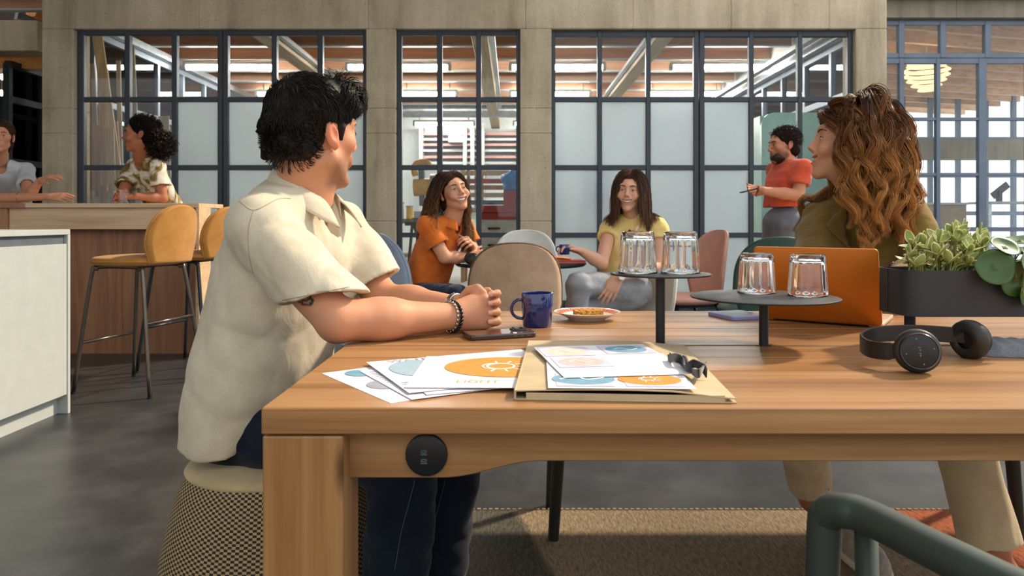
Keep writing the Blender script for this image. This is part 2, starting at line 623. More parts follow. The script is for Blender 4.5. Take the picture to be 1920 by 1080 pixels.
# ---- workshop behind the glass: ceiling, joists, long beams, walls
WB = 19.0
cl = mesh('ceiling', box(-6.4, 4.2, WY + 0.34, WB, 4.02, 4.1), M_('ceiling_board', 'cfc8bc', 0.8, var=0.05), None)
tag(cl, kind='structure')
yj = 8.95
while yj < WB - 0.2:
    mesh('joist', box(-6.3, 4.1, yj, yj + 0.1, 3.58, 4.02), BEAMWOOD, cl)
    mesh('joist_strip', box(-6.3, 4.1, yj - 0.002, yj + 0.102, 3.555, 3.58), WHITE, cl)
    yj += 0.92
for X in (-3.23, -0.42, 1.98):
    mesh('long_beam', box(X - 0.11, X + 0.11, WY + 0.36, WB, 3.36, 3.56), BEAMY, cl, bevel=0.006)
    sx_ = 0.16 if X > 0 else -0.16
    mesh('cable_tray', box(X - sx_ - 0.035, X - sx_ + 0.035, WY + 0.4, WB - 3, 3.42, 3.47), STEEL, cl, bevel=0.004)

WALLW = M_('pale_plaster', 'd5dcdb', 0.8, var=0.03)
wbk = mesh('wall_workshop_back', box(-6.5, 4.2, WB, WB + 0.2, 0, 4.1), WALLW); tag(wbk, kind='structure')

def glazed_side(name, X, y0, y1, z1, fm, step=0.85, pane=PANE, lowsolid=None):
    root = empty(name, (X, 0, 0), kind='structure')
    n = max(1, int((y1 - y0) / step))
    ys = [y0 + (y1 - y0) * i / n for i in range(n + 1)]
    for yy in ys: mesh('post', box(-0.04, 0.04, yy - 0.035, yy + 0.035, 0, z1), fm, root)
    for z in (0.04, 0.95, 1.75, 2.55, z1):
        mesh('rail', box(-0.045, 0.045, y0, y1, z - 0.04, z + 0.04), fm, root)
    for a, b in zip(ys[:-1], ys[1:]):
        mesh('pane', box(-0.004, 0.004, a, b, 0.04, z1), pane, root)
    return root

g1 = glazed_side('wall_workshop_left', -5.45, WY + 0.45, WB, 3.42, FRAMEB)
mesh('sliding_track', box(0.06, 0.16, WY + 0.45, WB, 3.46, 3.56), STEEL, g1)
g2 = glazed_side('wall_workshop_right', 4.16, WY + 0.42, WB, 3.2, FRAMEB)
mesh('sliding_track', box(-0.16, -0.06, WY + 0.45, WB, 3.24, 3.34), STEEL, g2)
mesh('cable_tray', box(-0.36, -0.26, WY + 0.45, WB, 3.30, 3.36), STEEL, g2)
mesh('upper_panel', box(-0.03, 0.03, WY + 0.42, WB, 3.24, 4.05), WHITE, g2)

# fluorescent lamps
def fluo(x, y, z, L, label, grp):
    r = empty('fluorescent_lamp', (x, y, z), 0, label, 'lamp', grp)
    mesh('housing', box(-L / 2, L / 2, -0.05, 0.05, 0.03, 0.08), WHITE, r, bevel=0.01)
    mesh('tube', tube([(-L / 2 + 0.03, 0, 0), (L / 2 - 0.03, 0, 0)], 0.045, 12), TUBE, r, smooth=True)
    for s_ in (-1, 1):
        mesh('end_cap', cbox((s_ * (L / 2 - 0.02), 0, 0.0), (0.06, 0.1, 0.1)), WHITE, r, bevel=0.01)
        mesh('hanger', tube([(s_ * (L / 2 - 0.15), 0, 0.07), (s_ * (L / 2 - 0.15), 0, 4.05 - z)], 0.012, 6), STEEL, r)
    return r
rows_f = [(11.8, 126, ((-3000, 0), (345, 520), (648, 845), (955, 1135), (1256, 1440), (1520, 1440))),
          (14.3, 176, ((205, 345), (480, 580), (748, 858), (955, 1108), (1210, 1358), (1480, 1540))),
          (17.9, 232, ((775, 890), (962, 1080)))]
for d, y, segs in rows_f:
    for a, b in segs:
        if a < 0 or b < a: continue
        p0 = P(a, y, d); p1 = P(b, y, d)
        row = {11.8: 'row nearest the glazed wall', 14.3: 'middle row', 17.9: 'row nearest the far wall'}[d]
        fluo((p0.x + p1.x) / 2, d, p0.z, p1.x - p0.x, 'bright fluorescent tube lamp under the workshop joists, ' + row, 'fluorescent lamps, ' + row)

# ---- bay at the right: clerestory glazing further back
RY = 9.8
RS = FPX / RY
def rx(px): return (px - HX) / RS
def rz_(py): return CAMZ - (py - HY) / RS
rw = empty('wall_right', (0, RY, 0), kind='structure')
CONC2 = concrete('cast_concrete_far', '75705f', '8d8674', 'a09884')
mesh('concrete_beam', box(4.3, rx(1785), -0.1, 0.3, rz_(37), rz_(4)), CONC2, rw, bevel=0.006)
mesh('concrete_beam', box(rx(1785), 10.5, -0.1, 0.3, rz_(37), rz_(4)), CONC2, rw, bevel=0.006)
mesh('fascia', box(4.3, 10.5, -0.25, 0.3, rz_(4), 4.7), CONC2, rw)
EDG = [(1620, 10), (1691, 11), (1769, 11), (1853, 11), (1940, 11), (2020, 11), (2100, 11)]
window(4, EDG, [(42, 9), (104, 9)], lambda i, j: False, y=RY, sx=rx, sz=rz_, fm=FRAMEB)
window(5, [(1620, 10), (1691, 9), (1760, 8), (1843, 15), (1930, 8), (2010, 8), (2090, 15)], [(114, 10), (223, 6), (327, 6), (430, 8), (545, 14)],
       lambda i, j: False, y=RY, sx=rx, sz=rz_, fm=FRAMEB)
# the room beyond: timber roof, daylight windows
cr = mesh('ceiling_right', box(4.7, 13, RY + 0.35, 19.5, 4.25, 4.35), wood('roof_boards', 'b07a4e', 'c89264', 'd6a67c', 'x', 0.7, knots=False)); tag(cr, kind='structure')
for k in range(12):
    yb = RY + 0.6 + k * 0.75
    mesh('rafter', bar((4.8, yb, 4.12), (12.8, yb + 2.2, 4.12), 0.1, 0.26), wood('rafter_wood%d' % (k % 2), 'c09070', 'd8b08c', 'e4c4a4', 'x', 0.6, knots=False) if k < 2 else bpy.data.materials['rafter_wood%d' % (k % 2)], cr)
FY = 18.5
FS = FPX / FY
ow = empty('window_6', (0, FY, 0), kind='structure')
for px in range(1640, 2300, 52):
    x = (px - HX) / FS
    mesh('mullion', box(x - 0.05, x + 0.05, -0.05, 0.05, 0, 4.25), FRAMEB, ow)
for py, h in ((150, 0.1), (270, 0.34), (330, 0.08), (400, 0.1), (470, 0.2)):
    z = CAMZ - (py - HY) / FS
    mesh('transom', box(8.8, 18, -0.06, 0.06, z - h / 2, z + h / 2), FRAMEB, ow)
mesh('spandrel', box(8.0, 18, -0.1, 0.1, CAMZ - (300 - HY) / FS, CAMZ - (262 - HY) / FS), CONC2, ow)
mesh('top_panel', box(4.8, 18, -0.1, 0.1, CAMZ - (160 - HY) / FS, 4.3), M_('pale_panel', 'b9bdb6', 0.8), ow)

# ---- bay at the left
LYB = 9.2
LS = FPX / LYB
def lx(px): return (px - HX) / LS
def lz(py): return CAMZ - (py - HY) / LS
lw = empty('wall_left', (0, LYB, 0), kind='structure')
mesh('concrete_beam', box(-10, lx(70), 0, 0.35, lz(95), lz(38)), CONC, lw, bevel=0.006)
mesh('timber_lintel', box(-10, lx(60), 0.4, 0.6, lz(116), lz(92)), ORANGEWOOD, lw)
mesh('upper_post', box(lx(42), lx(52), 0.5, 0.6, lz(40), 4.8), FRAMEB, lw)
mesh('upper_rail', bar((lx(-20), 0.5, lz(8)), (lx(70), 1.6, lz(42)), 0.08, 0.1), STEEL, lw)
mesh('upper_rail', bar((lx(-20), 0.8, lz(-12)), (lx(80), 1.8, lz(14)), 0.3, 0.16), ORANGEWOOD, lw)
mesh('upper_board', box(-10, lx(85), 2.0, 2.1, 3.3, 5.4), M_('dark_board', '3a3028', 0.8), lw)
g3 = glazed_side('wall_left_glazed', -6.44, LYB + 0.2, 14.0, 3.0, DARKFRAME, step=0.62)
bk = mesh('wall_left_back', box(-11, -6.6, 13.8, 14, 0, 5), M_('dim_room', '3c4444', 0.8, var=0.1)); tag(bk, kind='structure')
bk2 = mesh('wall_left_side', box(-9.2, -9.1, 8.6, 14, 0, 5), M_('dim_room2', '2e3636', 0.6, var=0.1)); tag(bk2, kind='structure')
cl2 = mesh('ceiling_left', box(-10, -6.2, LYB + 0.6, 14, 3.3, 3.4), ORANGEWOOD); tag(cl2, kind='structure')
for (px, py, d) in ((5, 145, 10.6), (18, 141, 10.9), (12, 212, 11.5), (3, 175, 11)):
    p = P(px, py, d)
    r = empty('globe_lamp', p, 0, 'small glowing lamp behind the dark green framed glass', 'lamp', 'small lamps in the dim side room')
    mesh('bulb', lathe([(0, -0.04), (0.035, -0.02), (0.045, 0.01), (0.03, 0.04), (0, 0.05)], 12), bpy.data.materials['fluorescent_tube'], r, smooth=True)
    mesh('cord', tube([(0, 0, 0.04), (0, 0, 3.3 - p.z)], 0.006, 6), BLACK, r)

# ================================================================== big work table
TZ = 0.75
def onT(px, py, z=TZ):
    d = FPX * (CAMZ - z) / (py - HY)
    return Vector(((px - HX) / FPX * d, d, z))

TX0, TX1, TYF, TYB, TTH = -0.334, 2.4, 0.98, 2.03, 0.0355
tb = empty('work_table', (TX0, TYF, 0), 0, 'large solid oak work table with papers, mug and laptop on it', 'table')
def tl(v): return (v[0] - TX0, v[1] - TYF, v[2])
def tmesh(n, vf, m, **k): return mesh(n, vf, m, tb, world=True, **k)
ys = [TYF + (1.4635 - TYF) * i / 4 for i in range(5)]
for a, b in zip(ys[:-1], ys[1:]):
    tmesh('plank', box(TX0, TX1, a + (0.0005 if a > TYF else 0), b - 0.0005, TZ - TTH, TZ), OAK, bevel=0.0018)
ys = [1.4745 + (TYB - 1.4745) * i / 5 for i in range(6)]
for a, b in zip(ys[:-1], ys[1:]):
    tmesh('plank', box(TX0, TX1, a + 0.0005, b - 0.0005, TZ - TTH, TZ), OAK, bevel=0.0018)
tmesh('cable_channel', box(TX0 + 0.1, TX1 - 0.1, 1.45, 1.49, TZ - 0.075, TZ - TTH - 0.002), BLACK)
LW = 0.108
for x0, y0 in ((TX0, TYF + 0.004), (TX0, TYB - 0.11), (TX1 - LW, TYF + 0.004), (TX1 - LW, TYB - 0.11)):
    tmesh('leg', box(x0, x0 + LW, y0, y0 + 0.1, 0.0085, TZ - TTH - 0.003), OAKZ, bevel=0.003, bseg=2)
    tmesh('leg_bracket', box(x0 + 0.02, x0 + LW - 0.02, y0 + 0.02, y0 + 0.08, TZ - TTH - 0.005, TZ - TTH + 0.001), BLACK)
def apron_poly(xa, xb):
    zt = TZ - TTH
    pts = [(xa, zt), (xa, 0.641)]
    def curve(x0, x1, za, zb, n=14):
        return [(x0 + (x1 - x0) * k / n, za + (zb - za) * (0.5 - 0.5 * math.cos(PI * k / n))) for k in range(n + 1)]
    pts += curve(xa + 0.13, xa + 0.27, 0.641, 0.6645)
    pts += curve(xb - 0.27, xb - 0.13, 0.6645, 0.641)
    pts += [(xb, 0.641), (xb, zt)]
    return list(reversed(pts))
for yy in (TYF + 0.045, TYB - 0.075):
    v, f = prism(apron_poly(TX0 + LW - 0.002, TX1 - LW + 0.002), yy, yy + 0.03, 'y')
    tmesh('apron', (v, f), OAK, bevel=0.0015)
for xx in (TX0 + 0.03, TX1 - 0.06):
    tmesh('end_apron', box(xx, xx + 0.03, TYF + 0.1, TYB - 0.1, 0.65, TZ - TTH), OAK)
# power socket let into the apron
sc = P(800, 852, TYF + 0.045)
disc = mesh('power_socket', lathe([(0, 0.006), (0.024, 0.006), (0.0285, 0.004), (0.0295, 0.0), (0.0295, -0.004), (0, -0.004)], 40), M_('socket_plastic', '17181a', 0.4, var=0.03), tb, auto=40)
disc.location = (sc.x - TX0, sc.y - TYF - 0.002, sc.z); disc.rotation_euler = (PI / 2, 0, 0)
SOCKM = M_('socket_mark', '6c7678', 0.5, var=0)
for dz in (0.006, -0.006):
    mesh('usb_port', prism(rrect(0.010, 0.006, 0.001), 0.006, 0.0064), M_('port%d' % int(dz > 0), '2b3134', 0.3, var=0), disc, loc=(-0.003, dz, 0))
    mesh('port_mark', tube([(0.0035 * math.cos(a * PI / 6) - 0.003, 0.0018 * math.sin(a * PI / 6) + dz, 0.0065) for a in range(12)], 0.0004, 5, closed=True), SOCKM, disc)
    mesh('port_mark', box(-0.0075, 0.0015, dz - 0.0045, dz - 0.0035, 0.006, 0.0064), SOCKM, disc)

# ---------------------------------------------------------------- text helper
_txt = 0
def text_mesh(body, size, extr=0.0):
    cu = bpy.data.curves.new('t', 'FONT'); cu.body = body; cu.size = size; cu.extrude = extr
    cu.align_x = 'CENTER'; cu.align_y = 'CENTER'
    ob = bpy.data.objects.new('t', cu); COL.objects.link(ob)
    dg = bpy.context.evaluated_depsgraph_get()
    me = bpy.data.meshes.new_from_object(ob.evaluated_get(dg))
    v = [tuple(p.co) for p in me.vertices]; f = [tuple(p.vertices) for p in me.polygons]
    bpy.data.objects.remove(ob, do_unlink=True); bpy.data.curves.remove(cu); bpy.data.meshes.remove(me)
    return v, f

# ---------------------------------------------------------------- sheets of paper
PAPER = M_('white_paper', 'e6e3e8', 0.75, var=0.02)
def ink(n, c): return M_('ink_' + n, c, 0.7, var=0.05, vscale=60)
INK_OR = ink('orange', 'd08c34'); INK_BL = ink('blue', '6f9db4'); INK_PK = ink('pink', 'd9b3ae'); INK_SK = ink('sky', '9db4c4')
INK_LV = ink('lavender', 'c9c4d4'); INK_W = M_('ink_white', 'f2ede2', 0.7, var=0); INK_GY = ink('grey', '9a9cab'); INK_BE = ink('beige', 'd3c4b4'); INK_PO = ink('pale_orange', 'e0b070')

def sheet(p, ang, w, h, z, label, grp=None, curl=0.0, name='paper_sheet'):
    """sheet with its centre at p, w along local x, h along local y"""
    r = empty(name, (p[0], p[1], z), ang, label, 'paper', grp)
    def fn(u, v):
        x = (u - 0.5) * w; y = (v - 0.5) * h
        return (x, y, curl * (2 * u - 1) ** 2 * 0.5 + curl * (v ** 3) * 0.4)
    mesh('page', grid_surf(fn, 9, 9, 0.0004), PAPER, r)
    r['_h'] = 0.0
    return r
def flat_disc(r, x, y, a, b, m, z=0.0007, n='printed_disc'):
    vf = [(x + a * math.cos(2 * PI * k / 40), y + b * math.sin(2 * PI * k / 40), z) for k in range(40)], [tuple(range(40))]
    return mesh(n, vf, m, r)
def flat_rect(r, x0, x1, y0, y1, m, z=0.0006, n='printed_block'):
    return mesh(n, ([(x0, y0, z), (x1, y0, z), (x1, y1, z), (x0, y1, z)], [(0, 1, 2, 3)]), m, r)
def flat_text(r, body, x, y, size, m, z=0.0009, rot=0):
    v, f = text_mesh(body, size)
    o = mesh('printed_word', (v, f), m, r, loc=(x, y, z), rot=(0, 0, rot)); return o
def icon_sun(r, x, y, s, m, z=0.0011):
    mesh('printed_sun', tube([(x + s * 0.5 * math.cos(2 * PI * k / 24), y + s * 0.5 * math.sin(2 * PI * k / 24), z) for k in range(24)], s * 0.05, 6, closed=True, flat=(0.3, 1)), m, r)
    for k in range(7):
        a = -1.9 + k * 0.62
        mesh('printed_ray', bar((x + 0.64 * s * math.cos(a), y + 0.64 * s * math.sin(a), z), (x + 0.98 * s * math.cos(a), y + 0.98 * s * math.sin(a), z), s * 0.07, 0.0004), m, r)
    mesh('printed_arc', tube([(x - 0.12 * s + s * 0.55 * math.cos(1.6 + 3.1 * k / 14), y + s * 0.55 * math.sin(1.6 + 3.1 * k / 14), z) for k in range(15)], s * 0.04, 6, flat=(0.3, 1)), m, r)
def lines_block(r, x0, x1, y0, n, dy, m, z=0.0008):
    g = []
    for k in range(n):
        xe = x1 - (x1 - x0) * 0.25 * random.random()
        g.append(([(x0, y0 - k * dy, z), (xe, y0 - k * dy, z), (xe, y0 - k * dy + dy * 0.35, z), (x0, y0 - k * dy + dy * 0.35, z)], [(0, 1, 2, 3)]))
    o = mesh('printed_lines', g, m, r); o['kind'] = 'stuff'

def from_corner(c, u, w, h):
    """c near corner, u unit dir of width; returns centre and angle"""
    u = Vector((u[0], u[1])).normalized(); n = Vector((-u.y, u.x))
    return (c[0] + u.x * w / 2 + n.x * h / 2, c[1] + u.y * w / 2 + n.y * h / 2), math.atan2(u.y, u.x)

# bottom sheet, pointing to the table corner
c, a = from_corner(onT(733, 757), (0.80, 0.59), 0.297, 0.245)
s1 = sheet(c, a, 0.297, 0.245, TZ + 0.0006, 'lowest white sheet of the fanned pile, two small blue discs showing', 'loose sheets beside the folder')
flat_disc(s1, -0.105, -0.015, 0.026, 0.03, INK_GY); flat_disc(s1, -0.10, 0.085, 0.022, 0.026, INK_BL)
c, a = from_corner(onT(772, 752), (0.86, 0.5), 0.28, 0.225)
s2 = sheet(c, a, 0.28, 0.225, TZ + 0.0022, 'white sheet with lines of text under the water sheet', 'loose sheets beside the folder')
lines_block(s2, -0.13, -0.02, 0.09, 8, 0.012, INK_LV)
c, a = from_corner(onT(800, 745), (0.93, 0.36), 0.27, 0.26)
s3 = sheet(c, a, 0.27, 0.26, TZ + 0.0038, 'white sheet sticking out behind the printed ones', 'loose sheets beside the folder')
lines_block(s3, -0.12, 0.0, 0.115, 5, 0.012, INK_LV)
c, a = from_corner(onT(765, 744), (0.90, 0.42), 0.30, 0.25)
s4 = sheet(c, a, 0.297, 0.25, TZ + 0.0054, 'white sheet headed WATER with a pale blue disc', 'loose sheets beside the folder')
flat_disc(s4, -0.075, 0.035, 0.055, 0.07, INK_SK); flat_text(s4, 'WATER', -0.07, 0.108, 0.026, INK_GY)
lines_block(s4, -0.14, -0.05, -0.06, 4, 0.011, INK_LV)
b0 = onT(760, 737)
s5 = sheet((b0.x + 0.135, b0.y + 0.125), math.radians(-1), 0.27, 0.245, TZ + 0.0072, 'top sheet with a big orange disc and white sun emblem', 'loose sheets beside the folder')
flat_disc(s5, 0.012, 0.03, 0.105, 0.083, INK_OR); icon_sun(s5, 0.0, 0.03, 0.045, INK_W)
flat_text(s5, 'LIGHT', -0.03, -0.083, 0.024, INK_PO)
lines_block(s5, 0.03, 0.12, -0.072, 3, 0.009, INK_LV)

# ---------------------------------------------------------------- kraft folder
KRAFT = M_('kraft_card', 'bca885', 0.8, var=0.05, vscale=20, bump=0.15, bscale=120)
fa = math.radians(-4)
fr_ = empty('folder', (0.168, 1.225, TZ), fa, 'thick kraft card folder holding sheets on the oak table', 'folder')
FW, FD, FHH = 0.292, 0.425, 0.0135
mesh('back_cover', box(-FW / 2 - 0.004, FW / 2 + 0.008, -FD / 2, FD / 2, 0.0002, 0.002), KRAFT, fr_, bevel=0.0006)
def fcov(u, v):
    x = -FW / 2 - 0.002 + u * (FW + 0.008); y = -FD / 2 + v * FD
    z = FHH + 0.0035 * math.sin(PI * min(1, u * 1.05)) * (1 - v * 0.6) - 0.006 * max(0, u - 0.72) / 0.28
    return (x, y, z)
mesh('front_cover', grid_surf(fcov, 15, 11, 0.0016), KRAFT, fr_, smooth=False)
mesh('spine', box(-FW / 2 - 0.005, -FW / 2 - 0.002, -FD / 2, FD / 2, 0.001, FHH + 0.0005), KRAFT, fr_, bevel=0.0006)
mesh('side_flap', box(-FW / 2 + 0.012, FW / 2 - 0.008, -FD / 2 + 0.001, -FD / 2 + 0.0025, 0.001, FHH - 0.003), KRAFT, fr_)
mesh('side_flap', box(FW / 2 - 0.008, FW / 2 - 0.0055, -FD / 2 + 0.005, FD / 2 - 0.005, 0.001, 0.008), KRAFT, fr_)
mesh('inner_fill', box(-FW / 2 + 0.008, FW / 2 - 0.012, -FD / 2 + 0.012, FD / 2 - 0.01, 0.002, 0.007), M_('folder_inside', '1e1d1b', 0.8), fr_)  # near-black block filling the space between the covers
zf = TZ + FHH + 0.0045
def onF(px, py): return onT(px, py, zf)
q0, q1, q2 = onF(1033, 729), onF(1290, 731), onF(1055, 700)
sA = sheet((q0.x + 0.103, q0.y + 0.137), math.radians(-2), 0.204, 0.27, zf, 'lower sheet on the kraft folder with blue and orange discs', 'sheets lying on the folder')
flat_rect(sA, -0.09, -0.008, -0.125, -0.04, INK_LV); flat_rect(sA, 0.008, 0.09, -0.125, -0.04, INK_LV)
flat_disc(sA, -0.05, -0.078, 0.046, 0.037, INK_BL); flat_disc(sA, 0.046, -0.078, 0.046, 0.037, INK_OR); icon_sun(sA, 0.044, -0.078, 0.02, INK_W)
mesh('printed_wave', tube(smooth_path([(-0.085, -0.082, 0.0011), (-0.06, -0.066, 0.0011), (-0.045, -0.084, 0.0011), (-0.02, -0.07, 0.0011)], 5), 0.0022, 6, flat=(0.2, 1)), INK_W, sA)
t0, t1 = onF(1003, 655), onF(1058, 711)
cang = math.atan2(t0.y - t1.y, t0.x - t1.x) - PI / 2
cT, aT = from_corner((t1.x, t1.y), (math.cos(cang), math.sin(cang)), 0.205, 0.265)
sB = sheet(cT, aT, 0.205, 0.265, zf + 0.0022, 'upper tilted sheet on the kraft folder with pale pink discs', 'sheets lying on the folder')
for (x, y, m) in ((-0.055, 0.075, INK_BE), (0.055, 0.082, INK_BL), (-0.05, -0.02, INK_PK)):
    flat_rect(sB, x - 0.044, x + 0.044, y - 0.042, y + 0.042, INK_LV); flat_disc(sB, x, y, 0.037, 0.034, m)
    mesh('printed_wave', tube(smooth_path([(x - 0.022, y, 0.0011), (x - 0.008, y + 0.01, 0.0011), (x + 0.006, y - 0.008, 0.0011), (x + 0.022, y + 0.004, 0.0011)], 5), 0.0016, 6, flat=(0.2, 1)), INK_W, sB)
# black velvet tie
VELV = M_('black_velvet', '121214', 0.95, var=0.05, sheen=0.4)
zr = zf + 0.006
def rib(pts, w=0.011):
    pp = smooth_path([onT(x, y, z) for x, y, z in pts], 7)
    v = []; f = []
    for i, p in enumerate(pp):
        tw = 0.9 * math.sin(i * 0.33)
        u = Vector((0.25 * math.sin(i * 0.21), 0.35 * math.cos(i * 0.3), 0.8)).normalized()
        v += [tuple(p + u * w * 0.6), tuple(p - u * w * 0.6)]
    for i in range(len(pp) - 1): f.append((2 * i, 2 * i + 1, 2 * i + 3, 2 * i + 2))
    return v, f
rt = empty('folder_tie', onT(1285, 690, zf), 0, 'twisted black velvet ribbon tie at the folder edge', 'ribbon')
o = mesh('ribbon', rib([(1252, 672, zr), (1268, 670, zr + 0.01), (1280, 680, zr + 0.004), (1286, 692, zr), (1300, 682, zr + 0.012), (1318, 690, zr + 0.004), (1326, 700, zr - 0.004)]), VELV, rt, world=True)
md = o.modifiers.new('s', 'SOLIDIFY'); md.thickness = 0.0025
o = mesh('ribbon_loop', rib([(1256, 668, zr + 0.004), (1264, 676, zr - 0.002), (1282, 674, zr + 0.006), (1296, 696, zr - 0.002), (1312, 700, zr + 0.004), (1324, 686, zr)]), VELV, rt, world=True)
md = o.modifiers.new('s', 'SOLIDIFY'); md.thickness = 0.0025

# ---------------------------------------------------------------- phones
def phone(name, p, ang, body_m, face_m, label, W=0.149, D=0.073, H=0.0105, camera=False):
    r = empty(name, (p[0], p[1], TZ), ang, label, 'phone')
    mesh('case', prism(rrect(W, D, 0.011, 5), 0.0003, H), body_m, r, bevel=0.0018, bseg=2, auto=50)
    mesh('glass_face', prism(rrect(W - 0.007, D - 0.007, 0.008, 5), H - 0.0002, H + 0.0003), face_m, r)
    if camera:
        cm = mesh('camera_island', prism(rrect(0.036, 0.036, 0.008, 5, c=(W / 2 - 0.024, D / 2 - 0.023)), H, H + 0.0026), BLACK, r, bevel=0.0006)
        for dx, dy in ((-0.008, 0.008), (0.008, 0.0), (-0.008, -0.008)):
            mesh('lens', lathe([(0, 0.0046), (0.0052, 0.0046), (0.0062, 0.0040), (0.0062, 0.002), (0, 0.002)], 18, c=(W / 2 - 0.024 + dx, D / 2 - 0.023 + dy, H)), M_('lens_glass', '0c0d10', 0.08, var=0, coat=1.0), cm, auto=40)
        for k in range(3):
            mesh('side_button', box(0.02 + k * 0.014, 0.03 + k * 0.014, -D / 2 - 0.0008, -D / 2 + 0.001, 0.004, 0.007), BRONZE, r)
    return r
pc = onT(936, 631)
phone('mobile_phone', (pc.x, pc.y), math.radians(20), M_('smoke_case', '3a2a24', 0.18, var=0.03, coat=0.6), M_('phone_back', '6a4c44', 0.08, var=0.05, coat=1.0),
      'dark phone with camera lenses up, in clear brown case by the mug', camera=True)
pc = onT(1378, 595)
phone('mobile_phone', (pc.x + 0.006, pc.y), math.radians(18), M_('lavender_case', '8f92c4', 0.4, var=0.02), M_('phone_screen', 'a9b2b4', 0.1, var=0.02, coat=0.6), 'phone in a lavender case lying screen up by the tray', W=0.105, D=0.12)

# ---------------------------------------------------------------- mug, plate, cake
def enamel(name, c, sp):
    t = NT(name); co = t.coord()
    n = t.noise(co, 900, 2); t.l(t.ramp(n, [(0.5, c), (0.75, sp)]), t.b.inputs['Base Color'])
    t.b.inputs['Roughness'].default_value = 0.14; t.b.inputs['Coat Weight'].default_value = 0.5
    return t.m
COBALT = enamel('cobalt_glaze', '14235c', '2c3f86')
mc = onT(1008, 616)
def mug(name, p, r0, r1, h, ang, label, hr=0.024, m=COBALT, full=True):
    rt_ = empty(name, p, ang, label, 'mug')
    t = 0.0035
    prof = [(0, 0.0), (r0 * 0.93, 0.0), (r0, 0.003), (r0 + (r1 - r0) * 0.5, h * 0.5), (r1, h - 0.001), (r1 - 0.001, h + 0.0005), (r1 - t, h - 0.001), (r0 - t + 0.001, 0.009), (r0 - 0.01, 0.006), (0, 0.006)]
    mesh('cup', lathe(prof, 48), m, rt_, auto=45)
    if full: mesh('coffee', lathe([(0, h - 0.014), (r1 - t - 0.0008, h - 0.014)], 40), M_('coffee', '1d0f08', 0.15, var=0), rt_)
    hp = [(r1 - 0.003, 0, h * 0.80)] + [(r1 - 0.001 + hr * math.sin(a_) , 0, h * 0.53 + h * 0.285 * math.cos(a_)) for a_ in np.linspace(0.35, PI - 0.3, 14)] + [(r0 - 0.001, 0, h * 0.24)]
    mesh('handle', tube(smooth_path(hp, 3), 0.0038, 10, flat=(1.0, 1.3)), m, rt_, smooth=True)
    return rt_
mug('mug', (mc.x, mc.y + 0.035, TZ), 0.034, 0.0378, 0.079, PI + 0.12, 'cobalt blue glazed mug beside the plate with cake', full=True)
plc = onT(1101, 599)
pl = empty('plate', (plc.x, plc.y, TZ), 0, 'cream plate with a red patterned rim, a slice of cake on it', 'plate')
PLT = M_('cream_glaze', 'e8e0d2', 0.18, var=0.02, coat=0.4)
mesh('dish', lathe([(0, 0.0005), (0.045, 0.0005), (0.047, 0.003), (0.06, 0.010), (0.083, 0.0195), (0.0838, 0.0208), (0.0815, 0.0212), (0.059, 0.0135), (0.047, 0.0075), (0, 0.0065)], 56), PLT, pl, auto=50)
REDP = M_('red_glaze', 'c4593a', 0.25, var=0.1, vscale=80)
mesh('rim_band', lathe([(0.0605, 0.01428), (0.078, 0.0204)], 56), M_('coral_glaze', 'dd8a6c', 0.25, var=0.08, vscale=60), pl, smooth=True)
for k in range(30):
    a = 2 * PI * k / 30
    r0, r1 = 0.064, 0.075
    vv = []
    for (rr, aa) in ((r0, a - 0.05), (0.0695, a - 0.09), (r1, a), (0.0695, a + 0.08), (r0, a + 0.05)):
        vv.append((rr * math.cos(aa), rr * math.sin(aa), 0.01428 + (rr - 0.0605) * 0.35 + 0.0004))
    mesh('rim_mark', (vv, [(0, 1, 2, 3, 4)]), REDP, pl)
def rough_box(w, d, h, n=10, amp=0.0015, seed=0):
    bm = bmesh.new(); bmesh.ops.create_cube(bm, size=1.0)
    bmesh.ops.subdivide_edges(bm, edges=bm.edges[:], cuts=n, use_grid_fill=True)
    for v in bm.verts:
        v.co = Vector((v.co.x * w, v.co.y * d, v.co.z * h))
        nz = mnoise.noise_vector(v.co * 160 + Vector((seed, 0, 0)))
        v.co += nz * amp + mnoise.noise_vector(v.co * 45) * amp * 1.2
    r = [tuple(v.co) for v in bm.verts]; bm.verts.index_update()
    f = [tuple(v.index for v in q.verts) for q in bm.faces]; bm.free()
    return r, f
cake = mesh('cake_slice', rough_box(0.072, 0.036, 0.017, 14, 0.0028), M_('crumb_cake', 'c08a34', 0.85, var=0.35, vscale=180, bump=0.8, bscale=400), None, smooth=True,
            loc=(plc.x + 0.002, plc.y - 0.004, TZ + 0.0155), rot=(0, 0, 0.1))
tag(cake, 'golden crumbly slice of cake on the cream plate', 'cake')

